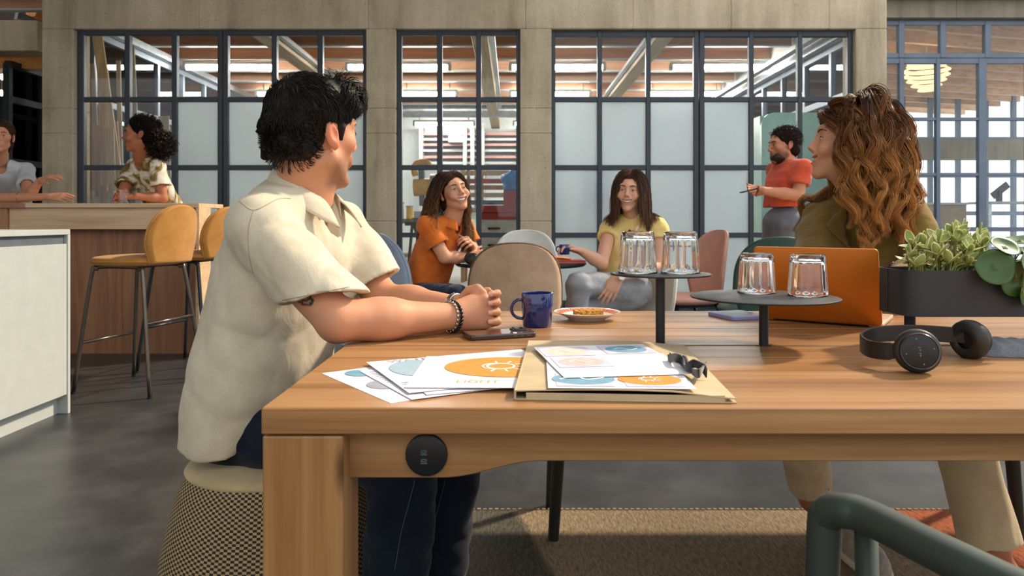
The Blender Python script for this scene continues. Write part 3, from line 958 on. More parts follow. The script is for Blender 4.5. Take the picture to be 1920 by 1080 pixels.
# ---------------------------------------------------------------- trays on posts and tumblers
SY = 1.469
def tray(px, z, r, label):
    X = (px - HX) / FPX * SY
    t = empty('serving_tray', (X, SY, TZ - 0.03), 0, label, 'tray')
    mesh('post', tube([(0, 0, 0.0298), (0, 0, z - TZ + 0.03)], 0.0092, 20), BLACK, t, auto=40)
    mesh('slot_tongue', box(-0.014, 0.014, -0.0045, 0.0045, 0.0, 0.031), BLACK, t)
    mesh('disc', lathe([(0, -0.003), (r - 0.001, -0.003), (r, -0.002), (r, 0.0), (r - 0.001, 0.0006), (0, 0.0004)], 72, c=(0, 0, z - TZ + 0.03)), BLACK, t, auto=40)
    return X
z_up, z_lo = 0.894, 0.848
xu = tray(1238, z_up, 0.099, 'higher round black tray on a post, two tumblers on it')
xl = tray(1432, z_lo, 0.143, 'lower round black tray on a post beside the laptop')
def tumbler_mesh():
    n = 96; prof = [(0.0385, 0.0), (0.0392, 0.002), (0.0385, 0.012), (0.0340, 0.070), (0.0330, 0.078), (0.0315, 0.0815), (0.0290, 0.083), (0, 0.083)]
    inner = [(0, 0.0765), (0.024, 0.0755), (0.0285, 0.071), (0.0305, 0.062), (0.0352, 0.004), (0.0358, 0.0)]
    full = inner + prof
    v = []; f = []
    rings = [(r, z) for r, z in (inner + prof)]
    m = len(rings)
    for k in range(n):
        a = 2 * PI * k / n
        fl_ = 0.5 + 0.5 * math.cos(a * 12)
        for i, (r, z) in enumerate(rings):
            rr = r
            if i >= len(inner) and 0.008 < z < 0.076: rr = r - 0.0011 * (1 - fl_ ** 1.5)
            v.append((rr * math.cos(a), rr * math.sin(a), z))
    for k in range(n):
        k2 = (k + 1) % n
        for i in range(m - 1):
            q = (k * m + i, k2 * m + i, k2 * m + i + 1, k * m + i + 1)
            f.append(q)
    return v, f
tm = tumbler_mesh()
# a few more rings on the fluted wall
def refine_tumbler():
    prof = [(0.0358, 0.0), (0.0372, -0.0002), (0.0388, 0.0005), (0.0393, 0.003), (0.0388, 0.008), (0.0383, 0.012)]
    for k in range(1, 10): prof.append((0.0383 - 0.0040 * k / 10, 0.012 + 0.056 * k / 10))
    prof += [(0.0341, 0.069), (0.0339, 0.073), (0.0333, 0.0775), (0.0318, 0.0812), (0.0285, 0.0828), (0.02, 0.0826), (0.0, 0.0822)]
    inner = [(0.0, 0.0755), (0.018, 0.0752), (0.0255, 0.0735), (0.0292, 0.0695), (0.0302, 0.062), (0.0312, 0.05), (0.0336, 0.02), (0.0350, 0.004), (0.0358, 0.0)]
    n = 120; v = []; f = []
    R = inner[:-1] + prof
    m = len(R)
    for k in range(n):
        a = 2 * PI * k / n
        c = abs(math.cos(a * 7))
        for i, (r, z) in enumerate(R):
            rr = r
            if i > len(inner) + 3 and 0.011 < z < 0.0745 and r > 0.03:
                rr = r - 0.0016 * (1 - c ** 0.8)
            v.append((rr * math.cos(a), rr * math.sin(a), z))
    for k in range(n):
        k2 = (k + 1) % n
        for i in range(m - 1): f.append((k * m + i, k2 * m + i, k2 * m + i + 1, k * m + i + 1))
    return v, f
tm = refine_tumbler()
gl0 = None
for X, Y, z, lab in ((xu - 0.0445, SY + 0.004, z_up, 'fluted glass tumbler upside down on the higher tray, next to its twin, behind no other'),
                     (xu + 0.0405, SY + 0.0, z_up, ''), (0.5105, 1.535, z_lo, ''), (0.5935, 1.478, z_lo, '')):
    if gl0 is None:
        gl0 = mesh('tumbler', tm, TUMBLER, None, smooth=True, loc=(X, Y, z + 0.001)); gx = gl0
    else:
        gx = link_copy(gl0, None, (X, Y, z + 0.001))
    up = z == z_up
    if not up:
        tag(gx, 'upturned fluted tumbler ' + ('near the middle of the lower tray' if X < 0.55 else 'at the rim of the lower tray'), 'glass', 'tumblers on the lower tray'); continue
    tag(gx, 'clear fluted glass tumbler upside down on the %s round tray' % ('higher' if up else 'lower'), 'glass', 'tumblers on the %s tray' % ('higher' if up else 'lower'))

# ---------------------------------------------------------------- laptop
COPPER = M_('copper_shell', 'c9711f', 0.34, 0.35, var=0.03)
LAPB = M_('laptop_silver', 'c9a68e', 0.35, 0.5, var=0.02)
bl = Vector((0.628, 1.853, 0)); br = Vector((0.856, 1.70, 0))
e = (br - bl).normalized(); LWD = (br - bl).length; nrm = Vector((e.y, -e.x, 0))   # towards the camera
if nrm.y > 0: nrm = -nrm
lp = empty('laptop', (bl.x, bl.y, TZ), math.atan2(e.y, e.x), 'open laptop with a copper orange lid facing away from its user', 'laptop')
# local: x along e, y away from camera
tilt = math.atan2(0.07, 0.18)
v, f = prism(rrect(LWD, 0.193, 0.009, 5, c=(LWD / 2, 0.0965)), -0.0028, 0.0028)
mesh('lid', xf((v, f), trans((0, 0, 0.006)) @ Matrix.Rotation(PI / 2 + tilt, 4, 'X')), COPPER, lp, bevel=0.001, auto=50)
v, f = prism(rrect(LWD - 0.012, 0.183, 0.006, 4, c=(LWD / 2, 0.0965)), -0.0032, -0.0029)
mesh('screen', xf((v, f), trans((0, 0, 0.006)) @ Matrix.Rotation(PI / 2 + tilt, 4, 'X')), M_('dark_screen', '14161a', 0.1, var=0), lp)
mesh('base', prism(rrect(LWD, 0.2, 0.009, 5, c=(LWD / 2, 0.104)), 0.0012, 0.011), LAPB, lp, bevel=0.0015, auto=50)
mesh('keyboard', prism(rrect(LWD - 0.04, 0.09, 0.004, 4, c=(LWD / 2, 0.07)), 0.011, 0.0115), BLACK, lp)
mesh('hinge', tube([(0.03, 0.002, 0.006), (LWD - 0.03, 0.002, 0.006)], 0.004, 10), BLACK, lp, smooth=True)

# ---------------------------------------------------------------- planter box on posts
PLX0, PLX1, PLY0, PLY1, PLZ0, PLZ1 = 0.752, 1.2, 1.40, 1.53, 0.816, 0.904
PLANTER = M_('planter_steel', '38373a', 0.55, 0.2, var=0.05, bump=0.12, bscale=1200, bdist=0.001)
pb = empty('planter_box', (PLX0, PLY0, TZ - 0.03), 0, 'charcoal metal planter box raised on a post above the table', 'planter')
cx, cy = (PLX0 + PLX1) / 2, (PLY0 + PLY1) / 2
out = rrect(PLX1 - PLX0, PLY1 - PLY0, 0.03, 8, c=(cx, cy)); inn = rrect(PLX1 - PLX0 - 0.005, PLY1 - PLY0 - 0.005, 0.0275, 8, c=(cx, cy))
n = len(out)
V = [(x, y, PLZ0) for x, y in out] + [(x, y, PLZ1) for x, y in out] + [(x, y, PLZ1) for x, y in inn] + [(x, y, PLZ0 + 0.004) for x, y in inn]
F = []
for k in range(3):
    for i in range(n):
        j = (i + 1) % n
        F.append((k * n + i, k * n + j, (k + 1) * n + j, (k + 1) * n + i))
F.append(tuple(reversed(range(n)))); F.append(tuple(3 * n + i for i in range(n)))
mesh('trough', (V, F), PLANTER, pb, world=True, auto=40)
mesh('seam', box(PLX0 - 0.0008, PLX0 + 0.001, cy + 0.006, cy + 0.0085, PLZ0 + 0.003, PLZ1 - 0.001), BLACK, pb, world=True)
for X in ((1706 - HX) / FPX * SY, 1.12):
    mesh('post', tube([(X, SY, TZ - 0.0002), (X, SY, PLZ0)], 0.0105, 20), BLACK, pb, world=True, auto=40)
    mesh('slot_tongue', box(X - 0.014, X + 0.014, SY - 0.0045, SY + 0.0045, TZ - 0.03, TZ + 0.001), BLACK, pb, world=True)
mesh('soil', box(PLX0 + 0.03, PLX1 - 0.03, PLY0 + 0.006, PLY1 - 0.006, PLZ0 + 0.01, PLZ1 - 0.012), M_('soil', '2b2019', 0.95, var=0.3, vscale=60, bump=0.8, bscale=90), pb, world=True)

# ---------------------------------------------------------------- plants
def leafm(name, inner, edge):
    t = NT(name)
    at = t.n('ShaderNodeVertexColor', layer_name='Col')
    sp = t.n('ShaderNodeSeparateColor'); t.l(at.outputs['Color'], sp.inputs[0])
    n = t.noise(t.coord(), 120, 3)
    ad = t.n('ShaderNodeMath', operation='MULTIPLY_ADD'); ad.inputs[1].default_value = 0.35; t.l(n, ad.inputs[0]); t.l(sp.outputs[0], ad.inputs[2])
    t.l(t.ramp(ad.outputs[0], [(0.75, inner), (0.98, edge)]), t.b.inputs['Base Color'])
    t.b.inputs['Roughness'].default_value = 0.42
    t.b.inputs['Subsurface Weight'].default_value = 0.25
    t.b.inputs['Subsurface Radius'].default_value = (0.01, 0.015, 0.003)
    t.bump(n, 0.25, 0.001)
    return t.m
SUCM = leafm('variegated_leaf', '98a65a', 'ece6b4')
STEM = M_('green_stem', '8a8f4e', 0.6)
def leaf_geo(L, W, th, cup):
    """thick obovate leaf along +x; returns verts, faces, edge mask"""
    nu, nv = 7, 7
    v = []; c = []
    for side in (1, -1):
        for i in range(nu):
            u = i / (nu - 1)
            w_ = W * (math.sin(PI * (u ** 0.75) * 0.93 + 0.05)) * (0.35 + 0.65 * u ** 0.5)
            if i == nu - 1: w_ *= 0.35
            for j in range(nv):
                s = (j / (nv - 1)) * 2 - 1
                z = cup * (u * u * 0.35 + s * s * 0.12) * L + side * th * (1 - s * s) * (0.5 + 0.5 * math.sin(PI * min(1, u + 0.1)))
                v.append((u * L, s * w_, z)); c.append(max(abs(s) ** 2, 0.95 if i == nu - 1 else 0))
    f = []
    N = nu * nv
    for i in range(nu - 1):
        for j in range(nv - 1):
            q = (i * nv + j, (i + 1) * nv + j, (i + 1) * nv + j + 1, i * nv + j + 1)
            f.append(q); f.append(tuple(reversed([N + k for k in q])))
    return v, f, c
sp_ = empty('succulent', P(1775, 508, 1.46), 0, 'pale variegated succulent with thick oval leaves in the planter', 'plant')
sp_.location.z = PLZ1 - 0.014
rnd = random.Random(5)
stemtops = []
leaf_cache = []
for k in range(5):
    v, f, c = leaf_geo(1.0, 0.30 + 0.02 * k, 0.05, 0.35 + 0.1 * k)
    me = bpy.data.meshes.new('leaf'); me.from_pydata(v, [], f); me.materials.append(SUCM)
    at = me.color_attributes.new('Col', 'FLOAT_COLOR', 'POINT')
    for q, cc in enumerate(c): at.data[q].color = (cc, cc, cc, 1)
    me.polygons.foreach_set('use_smooth', [True] * len(me.polygons)); leaf_cache.append(me)
heads = []
for k in range(46):
    px = rnd.uniform(1708, 1846); t = (px - 1700) / 150
    top = 432 + 46 * (abs(t - 0.52) ** 1.5) * 2.0
    py = rnd.uniform(top + 8, 502)
    heads.append((px, py, rnd.uniform(1.405, 1.51)))
heads += [(1712, 460, 1.41), (1706, 480, 1.41), (1802, 432, 1.46), (1790, 440, 1.42), (1836, 445, 1.45), (1818, 470, 1.39), (1760, 478, 1.39), (1780, 492, 1.39), (1740, 468, 1.4), (1842, 460, 1.42)]
for (px, py, d) in heads:
    p = P(px, py, d)
    base = Vector((0.79 + (p.x - 0.79) * 0.75 + rnd.uniform(-0.01, 0.01), min(max(d, PLY0 + 0.02), PLY1 - 0.02), PLZ1 - 0.015))
    mid = (base + p) / 2 + Vector((rnd.uniform(-0.008, 0.008), rnd.uniform(-0.01, 0.01), 0.008))
    if d < 1.41: mid = Vector((mid.x, 1.414, PLZ1 + 0.008))
    mesh('stem', tube(smooth_path([base, mid, p], 4), 0.0018, 6), STEM, sp_, world=True, smooth=True)
    ax = Vector((rnd.uniform(-0.7, 0.7), rnd.uniform(-0.9, 0.2), 1.0)).normalized()
    nl = rnd.randint(5, 7)
    for q in range(nl):
        az = 2 * PI * q / nl + rnd.uniform(-0.3, 0.3)
        el = rnd.uniform(0.1, 0.75) if q % 2 else rnd.uniform(0.5, 1.1)
        L = rnd.uniform(0.020, 0.032)
        rm = ax.to_track_quat('Z', 'Y').to_matrix().to_4x4()
        Mx = trans(p - Vector(sp_.location)) @ rm @ rotz(az) @ Matrix.Rotation(-el, 4, 'Y') @ Matrix.Scale(L, 4)
        o = bpy.data.objects.new('leaf', leaf_cache[rnd.randint(0, 4)]); COL.objects.link(o); o.parent = sp_; o.matrix_local = Mx
# round-leaved plant
PILM = leafm('pilea_leaf', '3c5c1e', '86984a')
pil = empty('pilea_plant', P(1905, 505, 1.46), 0, 'plant with large round glossy green leaves in the planter', 'plant')
pil.location.z = PLZ1 - 0.014
def disc_leaf(p, nrm_, r, ell=1.0):
    nr, na = 6, 28
    v = [(0, 0, 0.0)]; c = [0.5]
    for i in range(1, nr + 1):
        u = i / nr
        for k in range(na):
            a = 2 * PI * k / na
            wob = 1 + 0.03 * math.sin(3 * a + p.x * 90) + 0.02 * math.sin(5 * a)
            v.append((u * r * math.cos(a) * wob, u * r * ell * math.sin(a) * wob, -0.18 * r * (1 - u * u) + 0.05 * r * math.sin(2 * a + p.z * 40) * u * u)); c.append(0.42 + 0.14 * u ** 10)
    f = [(0, 1 + k, 1 + (k + 1) % na) for k in range(na)]
    for i in range(nr - 1):
        for k in range(na):
            k2 = (k + 1) % na
            f.append((1 + i * na + k, 1 + (i + 1) * na + k, 1 + (i + 1) * na + k2, 1 + i * na + k2))
    Mx = trans(p) @ Vector(nrm_).normalized().to_track_quat('Z', 'Y').to_matrix().to_4x4()
    o = mesh('leaf', xf((v, f), Mx), PILM, pil, world=True, smooth=True, cols=[(q, q, q, 1) for q in c])
    md = o.modifiers.new('s', 'SOLIDIFY'); md.thickness = 0.0012
    return o
crown = Vector((0.99, 1.465, PLZ1 - 0.01))
for px, py, d, nn, r, el in ((1886, 460, 1.39, (0.15, -0.62, 0.75), 0.0285, 0.92), (1867, 500, 1.375, (-0.3, -0.9, 0.28), 0.034, 1.0), (1906, 524, 1.385, (0.25, -0.9, -0.1), 0.034, 1.0),
                             (1921, 556, 1.385, (0.6, -0.75, 0.1), 0.02, 0.9), (1918, 470, 1.43, (0.5, -0.4, 0.8), 0.03, 0.9), (1912, 448, 1.46, (-0.2, -0.2, 0.95), 0.03, 0.9),
                             (1934, 500, 1.368, (0.55, -0.8, 0.3), 0.03, 1.0), (1975, 480, 1.44, (0.4, -0.7, 0.6), 0.035, 1.0), (1960, 440, 1.5, (0.1, -0.4, 0.9), 0.03, 1.0)):
    p = P(px, py, d); disc_leaf(p, nn, r, el)
    cr0 = crown + Vector((rnd.uniform(-0.01, 0.01), 0, 0)); pe = p + Vector((0, 0.004, -0.003))
    via = [cr0, (crown + p) / 2 + Vector((0, -0.004, 0.012)), pe] if p.z > PLZ1 + 0.012 and d > 1.40 else [cr0, Vector(((crown.x + p.x) / 2, 1.43, PLZ1 + 0.016)), Vector((p.x * 0.8 + crown.x * 0.2, 1.398, PLZ1 + 0.012)), pe]
    mesh('stem', tube(smooth_path(via, 5), 0.0013, 6), STEM, pil, world=True, smooth=True)

# ---------------------------------------------------------------- headphones on the table
HPM = M_('matt_black_plastic', '1f1d1c', 0.42, var=0.05)
HPL = M_('black_leather', '2a2522', 0.5, var=0.08, bump=0.2, bscale=300)
def headphone(name, c1, n1, c2, n2, band, z0, rr, label, loc, strip=0.0145):
    """two cups with outer normals n1,n2 and a strip band path"""
    r = empty(name, loc, 0, label, 'headphones')
    for c_, nn, outer in ((c1, n1, True), (c2, n2, True)):
        q = Vector(nn).normalized().to_track_quat('Z', 'Y').to_matrix().to_4x4()
        Mx = trans(Vector(c_)) @ q
        cup = mesh('ear_cup', xf(lathe([(0, 0.017), (rr * 0.72, 0.017), (rr * 0.80, 0.0155), (rr * 0.83, 0.012), (rr * 0.83, 0.006), (0, 0.006)], 40), Mx), HPM, r, world=True, auto=40)
        mesh('cap_ring', xf(lathe([(rr * 0.76, 0.0172), (rr * 0.79, 0.0176), (rr * 0.815, 0.0162), (rr * 0.80, 0.015)], 40), Mx), M_('cap_edge', '4a4644', 0.25, 0.6, var=0), cup, world=True)
        mesh('cap_circle', xf(lathe([(rr * 0.36, 0.0171), (rr * 0.37, 0.0175), (rr * 0.385, 0.0171)], 36), Mx), M_('cap_line', '3a3634', 0.3, var=0), cup, world=True)
        for a in range(4):
            x_, y_ = rr * 0.58 * math.cos(a * PI / 2 + 0.25), rr * 0.58 * math.sin(a * PI / 2 + 0.25)
            mesh('dot', xf(lathe([(0, 0.0176), (0.0012, 0.0174), (0.0013, 0.017)], 8, c=(x_, y_, 0)), Mx), SOCKM, cup, world=True)
        for k, (dx, dz, w_, h_) in enumerate(((-0.001, 0.006, 0.003, 0.0015), (0.0005, 0.002, 0.0015, 0.003), (0.0, -0.003, 0.004, 0.0012), (0.0005, -0.0065, 0.0018, 0.003))):
            mesh('mark', xf(box(dx - w_ / 2, dx + w_ / 2, dz - h_ / 2, dz + h_ / 2, 0.0168, 0.0173), Mx), SOCKM, cup, world=True)
        mesh('cushion', xf(lathe([(rr * 0.42, -0.016), (rr * 0.55, -0.0195), (rr * 0.8, -0.019), (rr * 0.95, -0.012), (rr, -0.003), (rr * 0.97, 0.005), (rr * 0.85, 0.008), (rr * 0.4, 0.008)], 44), Mx), HPL, r, world=True, smooth=True)
        mesh('speaker_cloth', xf(lathe([(0, -0.009), (rr * 0.46, -0.009)], 30), Mx), BLACK, r, world=True)
    pts = smooth_path(band, 8)
    g = []; v = []; f = []
    m = len(pts)
    for i, p in enumerate(pts):
        t = (pts[min(i + 1, m - 1)] - pts[max(i - 1, 0)]).normalized()
        nn = Vector((t.y, -t.x, 0)).normalized()
        hh = strip * (1.0 if 0.12 < i / m < 0.88 else 0.9)
        for a, b in ((-1, -1), (1, -1), (1, 1), (-1, 1)):
            v.append(tuple(p + nn * (a * 0.0028) + Vector((0, 0, b * hh))))
    for i in range(m - 1):
        for k in range(4):
            k2 = (k + 1) % 4
            f.append((i * 4 + k, i * 4 + k2, (i + 1) * 4 + k2, (i + 1) * 4 + k))
    f += [(3, 2, 1, 0), tuple((m - 1) * 4 + k for k in range(4))]
    mesh('headband', (v, f), HPM, r, world=True, bevel=0.0012)
    return r
h1 = Vector((0.664, 1.205, TZ + 0.036)); h2 = Vector((0.832, 1.335, TZ + 0.034))
headphone('headphones', h1, (-0.28, -0.95, 0.12), h2, (0.86, 0.30, 0.05),
          [h2 + Vector((-0.002, 0.0, 0.004)), (0.80, 1.352, TZ + 0.04), (0.74, 1.362, TZ + 0.042), (0.67, 1.352, TZ + 0.04), (0.625, 1.315, TZ + 0.034), (0.612, 1.268, TZ + 0.03), (0.624, 1.232, TZ + 0.031), h1 + Vector((-0.012, 0.012, 0.0))],
          TZ, 0.036, 'black wireless headphones lying folded on the oak table', (0.70, 1.27, TZ))

# ---------------------------------------------------------------- woven pouch at the table's right
POU = fabric('grey_weave', '4f545c', '868a92', 500)
pp = onT(1890, 652)
def pou(u, v):
    x = (u - 0.5) * 0.17; y = (v - 0.5) * 0.12
    e_ = (1 - (2 * u - 1) ** 6) * (1 - (2 * v - 1) ** 6)
    return (x, y, 0.002 + 0.022 * e_ ** 0.5 + 0.0015 * math.sin(40 * u))
pr = empty('pouch', (0.955, 1.415 - 0.03, TZ), math.radians(-14), 'grey woven pouch with a tan leather pull beside the headphones', 'pouch')
mesh('cover', grid_surf(pou, 25, 19), POU, pr, smooth=True)
mesh('underside', box(-0.084, 0.084, -0.059, 0.059, 0.0005, 0.004), POU, pr)
mesh('leather_pull', prism(rrect(0.05, 0.012, 0.005, 4, c=(0.02, -0.062)), 0.0005, 0.003), M_('tan_leather', 'a0622e', 0.5), pr)
mesh('drawstring', tube(smooth_path([(-0.01, -0.058, 0.010), (0.004, -0.062, 0.006), (0.014, -0.058, 0.011), (0.026, -0.06, 0.004)], 5), 0.0014, 6), M_('beige_cord', 'c9b18a', 0.8), pr, smooth=True)

# ================================================================== kitchen cabinet and bar
cab = empty('kitchen_cabinet', (-2.298, 3.83, 0), 0, 'white kitchen cabinet with a dark handle groove beside the bar', 'cabinet')
CH = 0.953
mesh('body', box(-0.6, -0.02, -2.2, -0.03, 0.09, CH - 0.028), WHITE, cab)
mesh('worktop', box(-0.62, 0.0, -2.2, -0.0, CH - 0.028, CH), WHITE, cab, bevel=0.002)
mesh('end_panel', box(-0.62, 0.0, -0.022, 0.0, 0, CH - 0.028), WHITE, cab, bevel=0.001)
mesh('drawer_front', box(-0.02, -0.003, -1.2, -0.026, 0.10, CH - 0.075), WHITE, cab, bevel=0.0015)
mesh('drawer_front', box(-0.02, -0.003, -2.2, -1.204, 0.10, CH - 0.075), WHITE, cab, bevel=0.0015)
mesh('handle_groove', box(-0.05, -0.018, -2.2, -0.026, CH - 0.074, CH - 0.03), M_('groove_grey', '5a6168', 0.5), cab)
mesh('kick_plate', box(-0.10, -0.055, -2.2, -0.022, 0, 0.09), WHITE, cab)

barr = empty('bar_counter', (-2.3, 5.35, 0), 0, 'tall oak bar counter that two women lean on', 'bar')
BZ = CAMZ + (HY - 381) / FPX * 5.35
Xr = (373 - HX) / FPX * 5.35
mesh('top_board', box(-5.2, Xr, 5.35, 5.80, BZ - 0.032, BZ), PALE, barr, world=True, bevel=0.002)
mesh('apron', box((17 - HX) / FPX * 5.38, Xr - 0.16, 5.38, 5.41, CAMZ - (430 - HY) / FPX * 5.38, BZ - 0.032), PALE, barr, world=True, bevel=0.002)
mesh('apron_end', box(-5.2, (17 - HX) / FPX * 5.38 - 0.002, 5.36, 5.41, CAMZ - (430 - HY) / FPX * 5.38, BZ - 0.032), BARPANEL, barr, world=True, bevel=0.002)
mesh('end_board', box(Xr - 0.026, Xr, 5.352, 5.56, 0, BZ - 0.032), PALE, barr, world=True, bevel=0.002)
xe = Xr - 0.026
for k in range(4):
    x1 = xe - k * 0.62; x0 = max(x1 - 0.62, -5.2)
    mesh('panel', box(x0 + 0.001, x1 - 0.001, 5.52, 5.555, 0, BZ - 0.032), BARPANEL, barr, world=True)
mesh('corner_block', box(-5.2, (47 - HX) / FPX * 5.35, 5.335, 5.352, BZ - 0.034, BZ + 0.001), BARPANEL, barr, world=True)

# ---------------------------------------------------------------- bar stools
MUST = fabric('mustard_wool', 'a8702e', 'c48c46', 700)
def back_pt(s, t, w, z0, z1, y0, lean, wrap, pw, cut, foot):
    # straight sides up to cut, then a superellipse shoulder
    if t <= 0.4: v = cut * t / 0.4; k = 1.0
    else:
        th_ = (t - 0.4) / 0.6 * PI / 2
        k = max(0.04, math.cos(th_)) ** (2 / pw); v = cut + (1 - cut) * math.sin(th_) ** (2 / pw)
    wv = w / 2 * k * (foot + (1 - foot) * min(1, v / 0.35))
    x = s * wv
    return Vector((x, y0 - lean * v + wrap * (x / (w / 2)) ** 2, z0 + v * (z1 - z0)))
def back_shell(w, z0, z1, y0, lean, wrap, th, nu=21, nv=17, pw=4.0, cut=0.4, foot=0.9):
    def fn(u, v):
        return back_pt(2 * u - 1, v, w, z0, z1, y0, lean, wrap, pw, cut, foot)
    return grid_surf(fn, nu, nv, th, tdir=(0, 1, 0))
def rim_path(w, z0, z1, y0, lean, wrap, pw, cut, foot, th):
    pts = []
    def at(s, v): return back_pt(s, v, w, z0, z1, y0, lean, wrap, pw, cut, foot)
    for k in range(25): pts.append(at(-1, k / 24))
    for k in range(1, 12): pts.append(at(-1 + 2 * k / 12, 1.0))
    for k in range(25): pts.append(at(1, 1 - k / 24))
    return pts
def pad(w, d, z0, th, n=24, taper=0.85, yoff=0.0, crown=0.012):
    """rounded cushion: superellipse layers"""
    prof = [(0.0, 0.0), (0.80, 0.0), (0.93, 0.12), (1.0, 0.42), (0.985, 0.72), (0.90, 0.93), (0.72, 1.04), (0.4, 1.12), (0.0, 1.15)]
    v = []; f = []
    m = len(prof); nn = 48
    for k in range(nn):
        a = 2 * PI * k / nn
        ca, sa = math.cos(a), math.sin(a)
        ex = 2 / 3.0
        bx_ = math.copysign(abs(ca) ** ex, ca); by_ = math.copysign(abs(sa) ** ex, sa)
        tp = 1 - (1 - taper) * (0.5 - 0.5 * by_)
        for r, z in prof:
            v.append((bx_ * r * w / 2 * tp, yoff + by_ * r * d / 2, z0 + z * th))
    for k in range(nn):
        k2 = (k + 1) % nn
        for i in range(m - 1):
            if prof[i][0] == 0: f.append((k * m + i, k2 * m + i + 1, k * m + i + 1))
            elif prof[i + 1][0] == 0: f.append((k * m + i, k2 * m + i, k * m + i + 1))
            else: f.append((k * m + i, k2 * m + i, k2 * m + i + 1, k * m + i + 1))
    return v, f
def bar_stool(label, loc, rz, metal):
    r = empty('bar_stool', loc, rz, label, 'stool', None)
    SZ = 0.735
    mesh('seat', pad(0.46, 0.47, SZ, 0.055, taper=1.12), MUST, r, smooth=True)
    mesh('seat_piping', tube([(math.copysign(abs(math.cos(2 * PI * k / 48)) ** (2 / 3), math.cos(2 * PI * k / 48)) * 0.231 * (1 + 0.12 * (0.5 - 0.5 * math.sin(2 * PI * k / 48))),
                              math.copysign(abs(math.sin(2 * PI * k / 48)) ** (2 / 3), math.sin(2 * PI * k / 48)) * 0.236, SZ + 0.026) for k in range(48)], 0.004, 6, closed=True), MUST, r, smooth=True)
    v, f = back_shell(0.42, SZ + 0.01, SZ + 0.35, -0.215, 0.05, 0.05, 0.05, pw=2.5, cut=0.35, foot=0.8)
    b = mesh('backrest', (v, f), MUST, r, smooth=True)
    md = b.modifiers.new('sub', 'SUBSURF'); md.levels = 1; md.render_levels = 1
    mesh('back_piping', tube(rim_path(0.424, SZ + 0.01, SZ + 0.352, -0.24, 0.05, 0.05, 2.5, 0.35, 0.8, 0.04), 0.005, 6), MUST, r, smooth=True)
    for s in (-1, 1):     # a bent tube frame on each side: two legs and a top bar
        leg = smooth_path([(s * 0.24, 0.245, 0.01), (s * 0.185, 0.175, SZ - 0.07), (s * 0.172, 0.15, SZ - 0.02), (s * 0.168, 0.11, SZ - 0.006), (s * 0.168, -0.11, SZ - 0.006), (s * 0.172, -0.15, SZ - 0.02), (s * 0.185, -0.175, SZ - 0.07), (s * 0.24, -0.265, 0.01)], 6)
        mesh('leg_frame', tube(leg, 0.0115, 12), metal, r, smooth=True)
        for yy in (0.245, -0.265):
            mesh('foot_glide', lathe([(0, 0), (0.013, 0), (0.013, 0.012), (0, 0.014)], 14, c=(s * 0.24, yy, 0)), BLACK, r)
    mesh('foot_rail', tube([(-0.216, 0.215, 0.29), (0.216, 0.215, 0.29)], 0.009, 10), metal, r, smooth=True)
    mesh('back_rail', tube([(-0.208, -0.213, 0.41), (0.208, -0.213, 0.41)], 0.009, 10), metal, r, smooth=True)
    mesh('seat_plate', box(-0.17, 0.17, -0.13, 0.13, SZ - 0.012, SZ + 0.004), BLACK, r)
    return r
bar_stool('mustard bar stool with bronze legs next to the white cabinet', (-2.235, 4.42, 0), PI / 2 + math.radians(-13), BRONZE)
bar_stool('mustard bar stool with dark legs, half hidden behind the seated man', (-2.165, 5.0, 0), PI / 2 + math.radians(-13), M_('dark_tube', '3b3f45', 0.35, 0.7))

# ---------------------------------------------------------------- shell chairs
def shell_chair(label, loc, rz, m, rimm, legm=BLACK, H=0.89, W=0.49, pipe=True):
    r = empty('shell_chair', loc, rz, label, 'chair')
    mesh('seat', pad(0.48, 0.47, 0.41, 0.055, taper=0.98, yoff=0.02), m, r, smooth=True)
    a = (W, 0.40, H, -0.20, 0.06, 0.10)
    b = mesh('backrest', back_shell(*a, 0.028, pw=2.7, cut=0.45, foot=0.8), m, r, smooth=True)
    if pipe:
        mesh('back_piping', tube(rim_path(W + 0.004, 0.40, H + 0.003, -0.213, 0.06, 0.10, 2.7, 0.45, 0.8, 0.03), 0.006, 6), rimm, r, smooth=True)
    for sx_ in (-1, 1):
        for sy_ in (-1, 1):
            mesh('leg', tube([(sx_ * 0.24, sy_ * 0.23, 0), (sx_ * 0.17, sy_ * 0.15 + 0.01, 0.42)], [0.009, 0.015], 12), legm, r, smooth=True)
    mesh('under_frame', box(-0.17, 0.17, -0.15, 0.17, 0.39, 0.415), legm, r)
    return r
def bouc(n, a, b): return fabric(n, a, b, 420)
CH_BROWN = bouc('taupe_weave', 'ab8a6e', 'c9a98c'); CH_BLUE = bouc('blue_grey_felt', '8796ab', 'a6b4c6'); CH_WHITE = bouc('white_boucle', 'c4c3bd', 'dedcd6')
CH_CREAM = M_('cream_shell', 'd9d3c4', 0.5, var=0.02); CH_PINK = M_('dusty_pink', 'd09a88', 0.6, var=0.04); CH_GREEN = M_('bottle_green', '2f4a40', 0.55, var=0.05)
PIPB = M_('brown_piping', '6e5240', 0.7); 
shell_chair('taupe woven shell chair with its back to the oak table', (0.012, 3.93, 0), 0.03, CH_BROWN, PIPB, H=0.882, W=0.475)
shell_chair('white boucle shell chair on the far side of the round table', (0.09, 5.35, 0), PI - 0.05, CH_WHITE, CH_WHITE, H=0.92, W=0.47)
shell_chair('blue grey shell chair that the woman in orange sits on', (-0.508, 4.36, 0), -1.25, CH_BLUE, CH_BLUE, H=0.915, W=0.5)
shell_chair('cream shell chair that the woman in yellow sits on', (0.66, 4.28, 0), PI / 2 + 0.62, CH_CREAM, CH_CREAM, H=0.80, W=0.5)
shell_chair('dusty pink shell chair standing by the window', (1.26, 5.3, 0), PI - 0.55 - PI / 4, CH_PINK, CH_PINK, H=0.925, W=0.5)
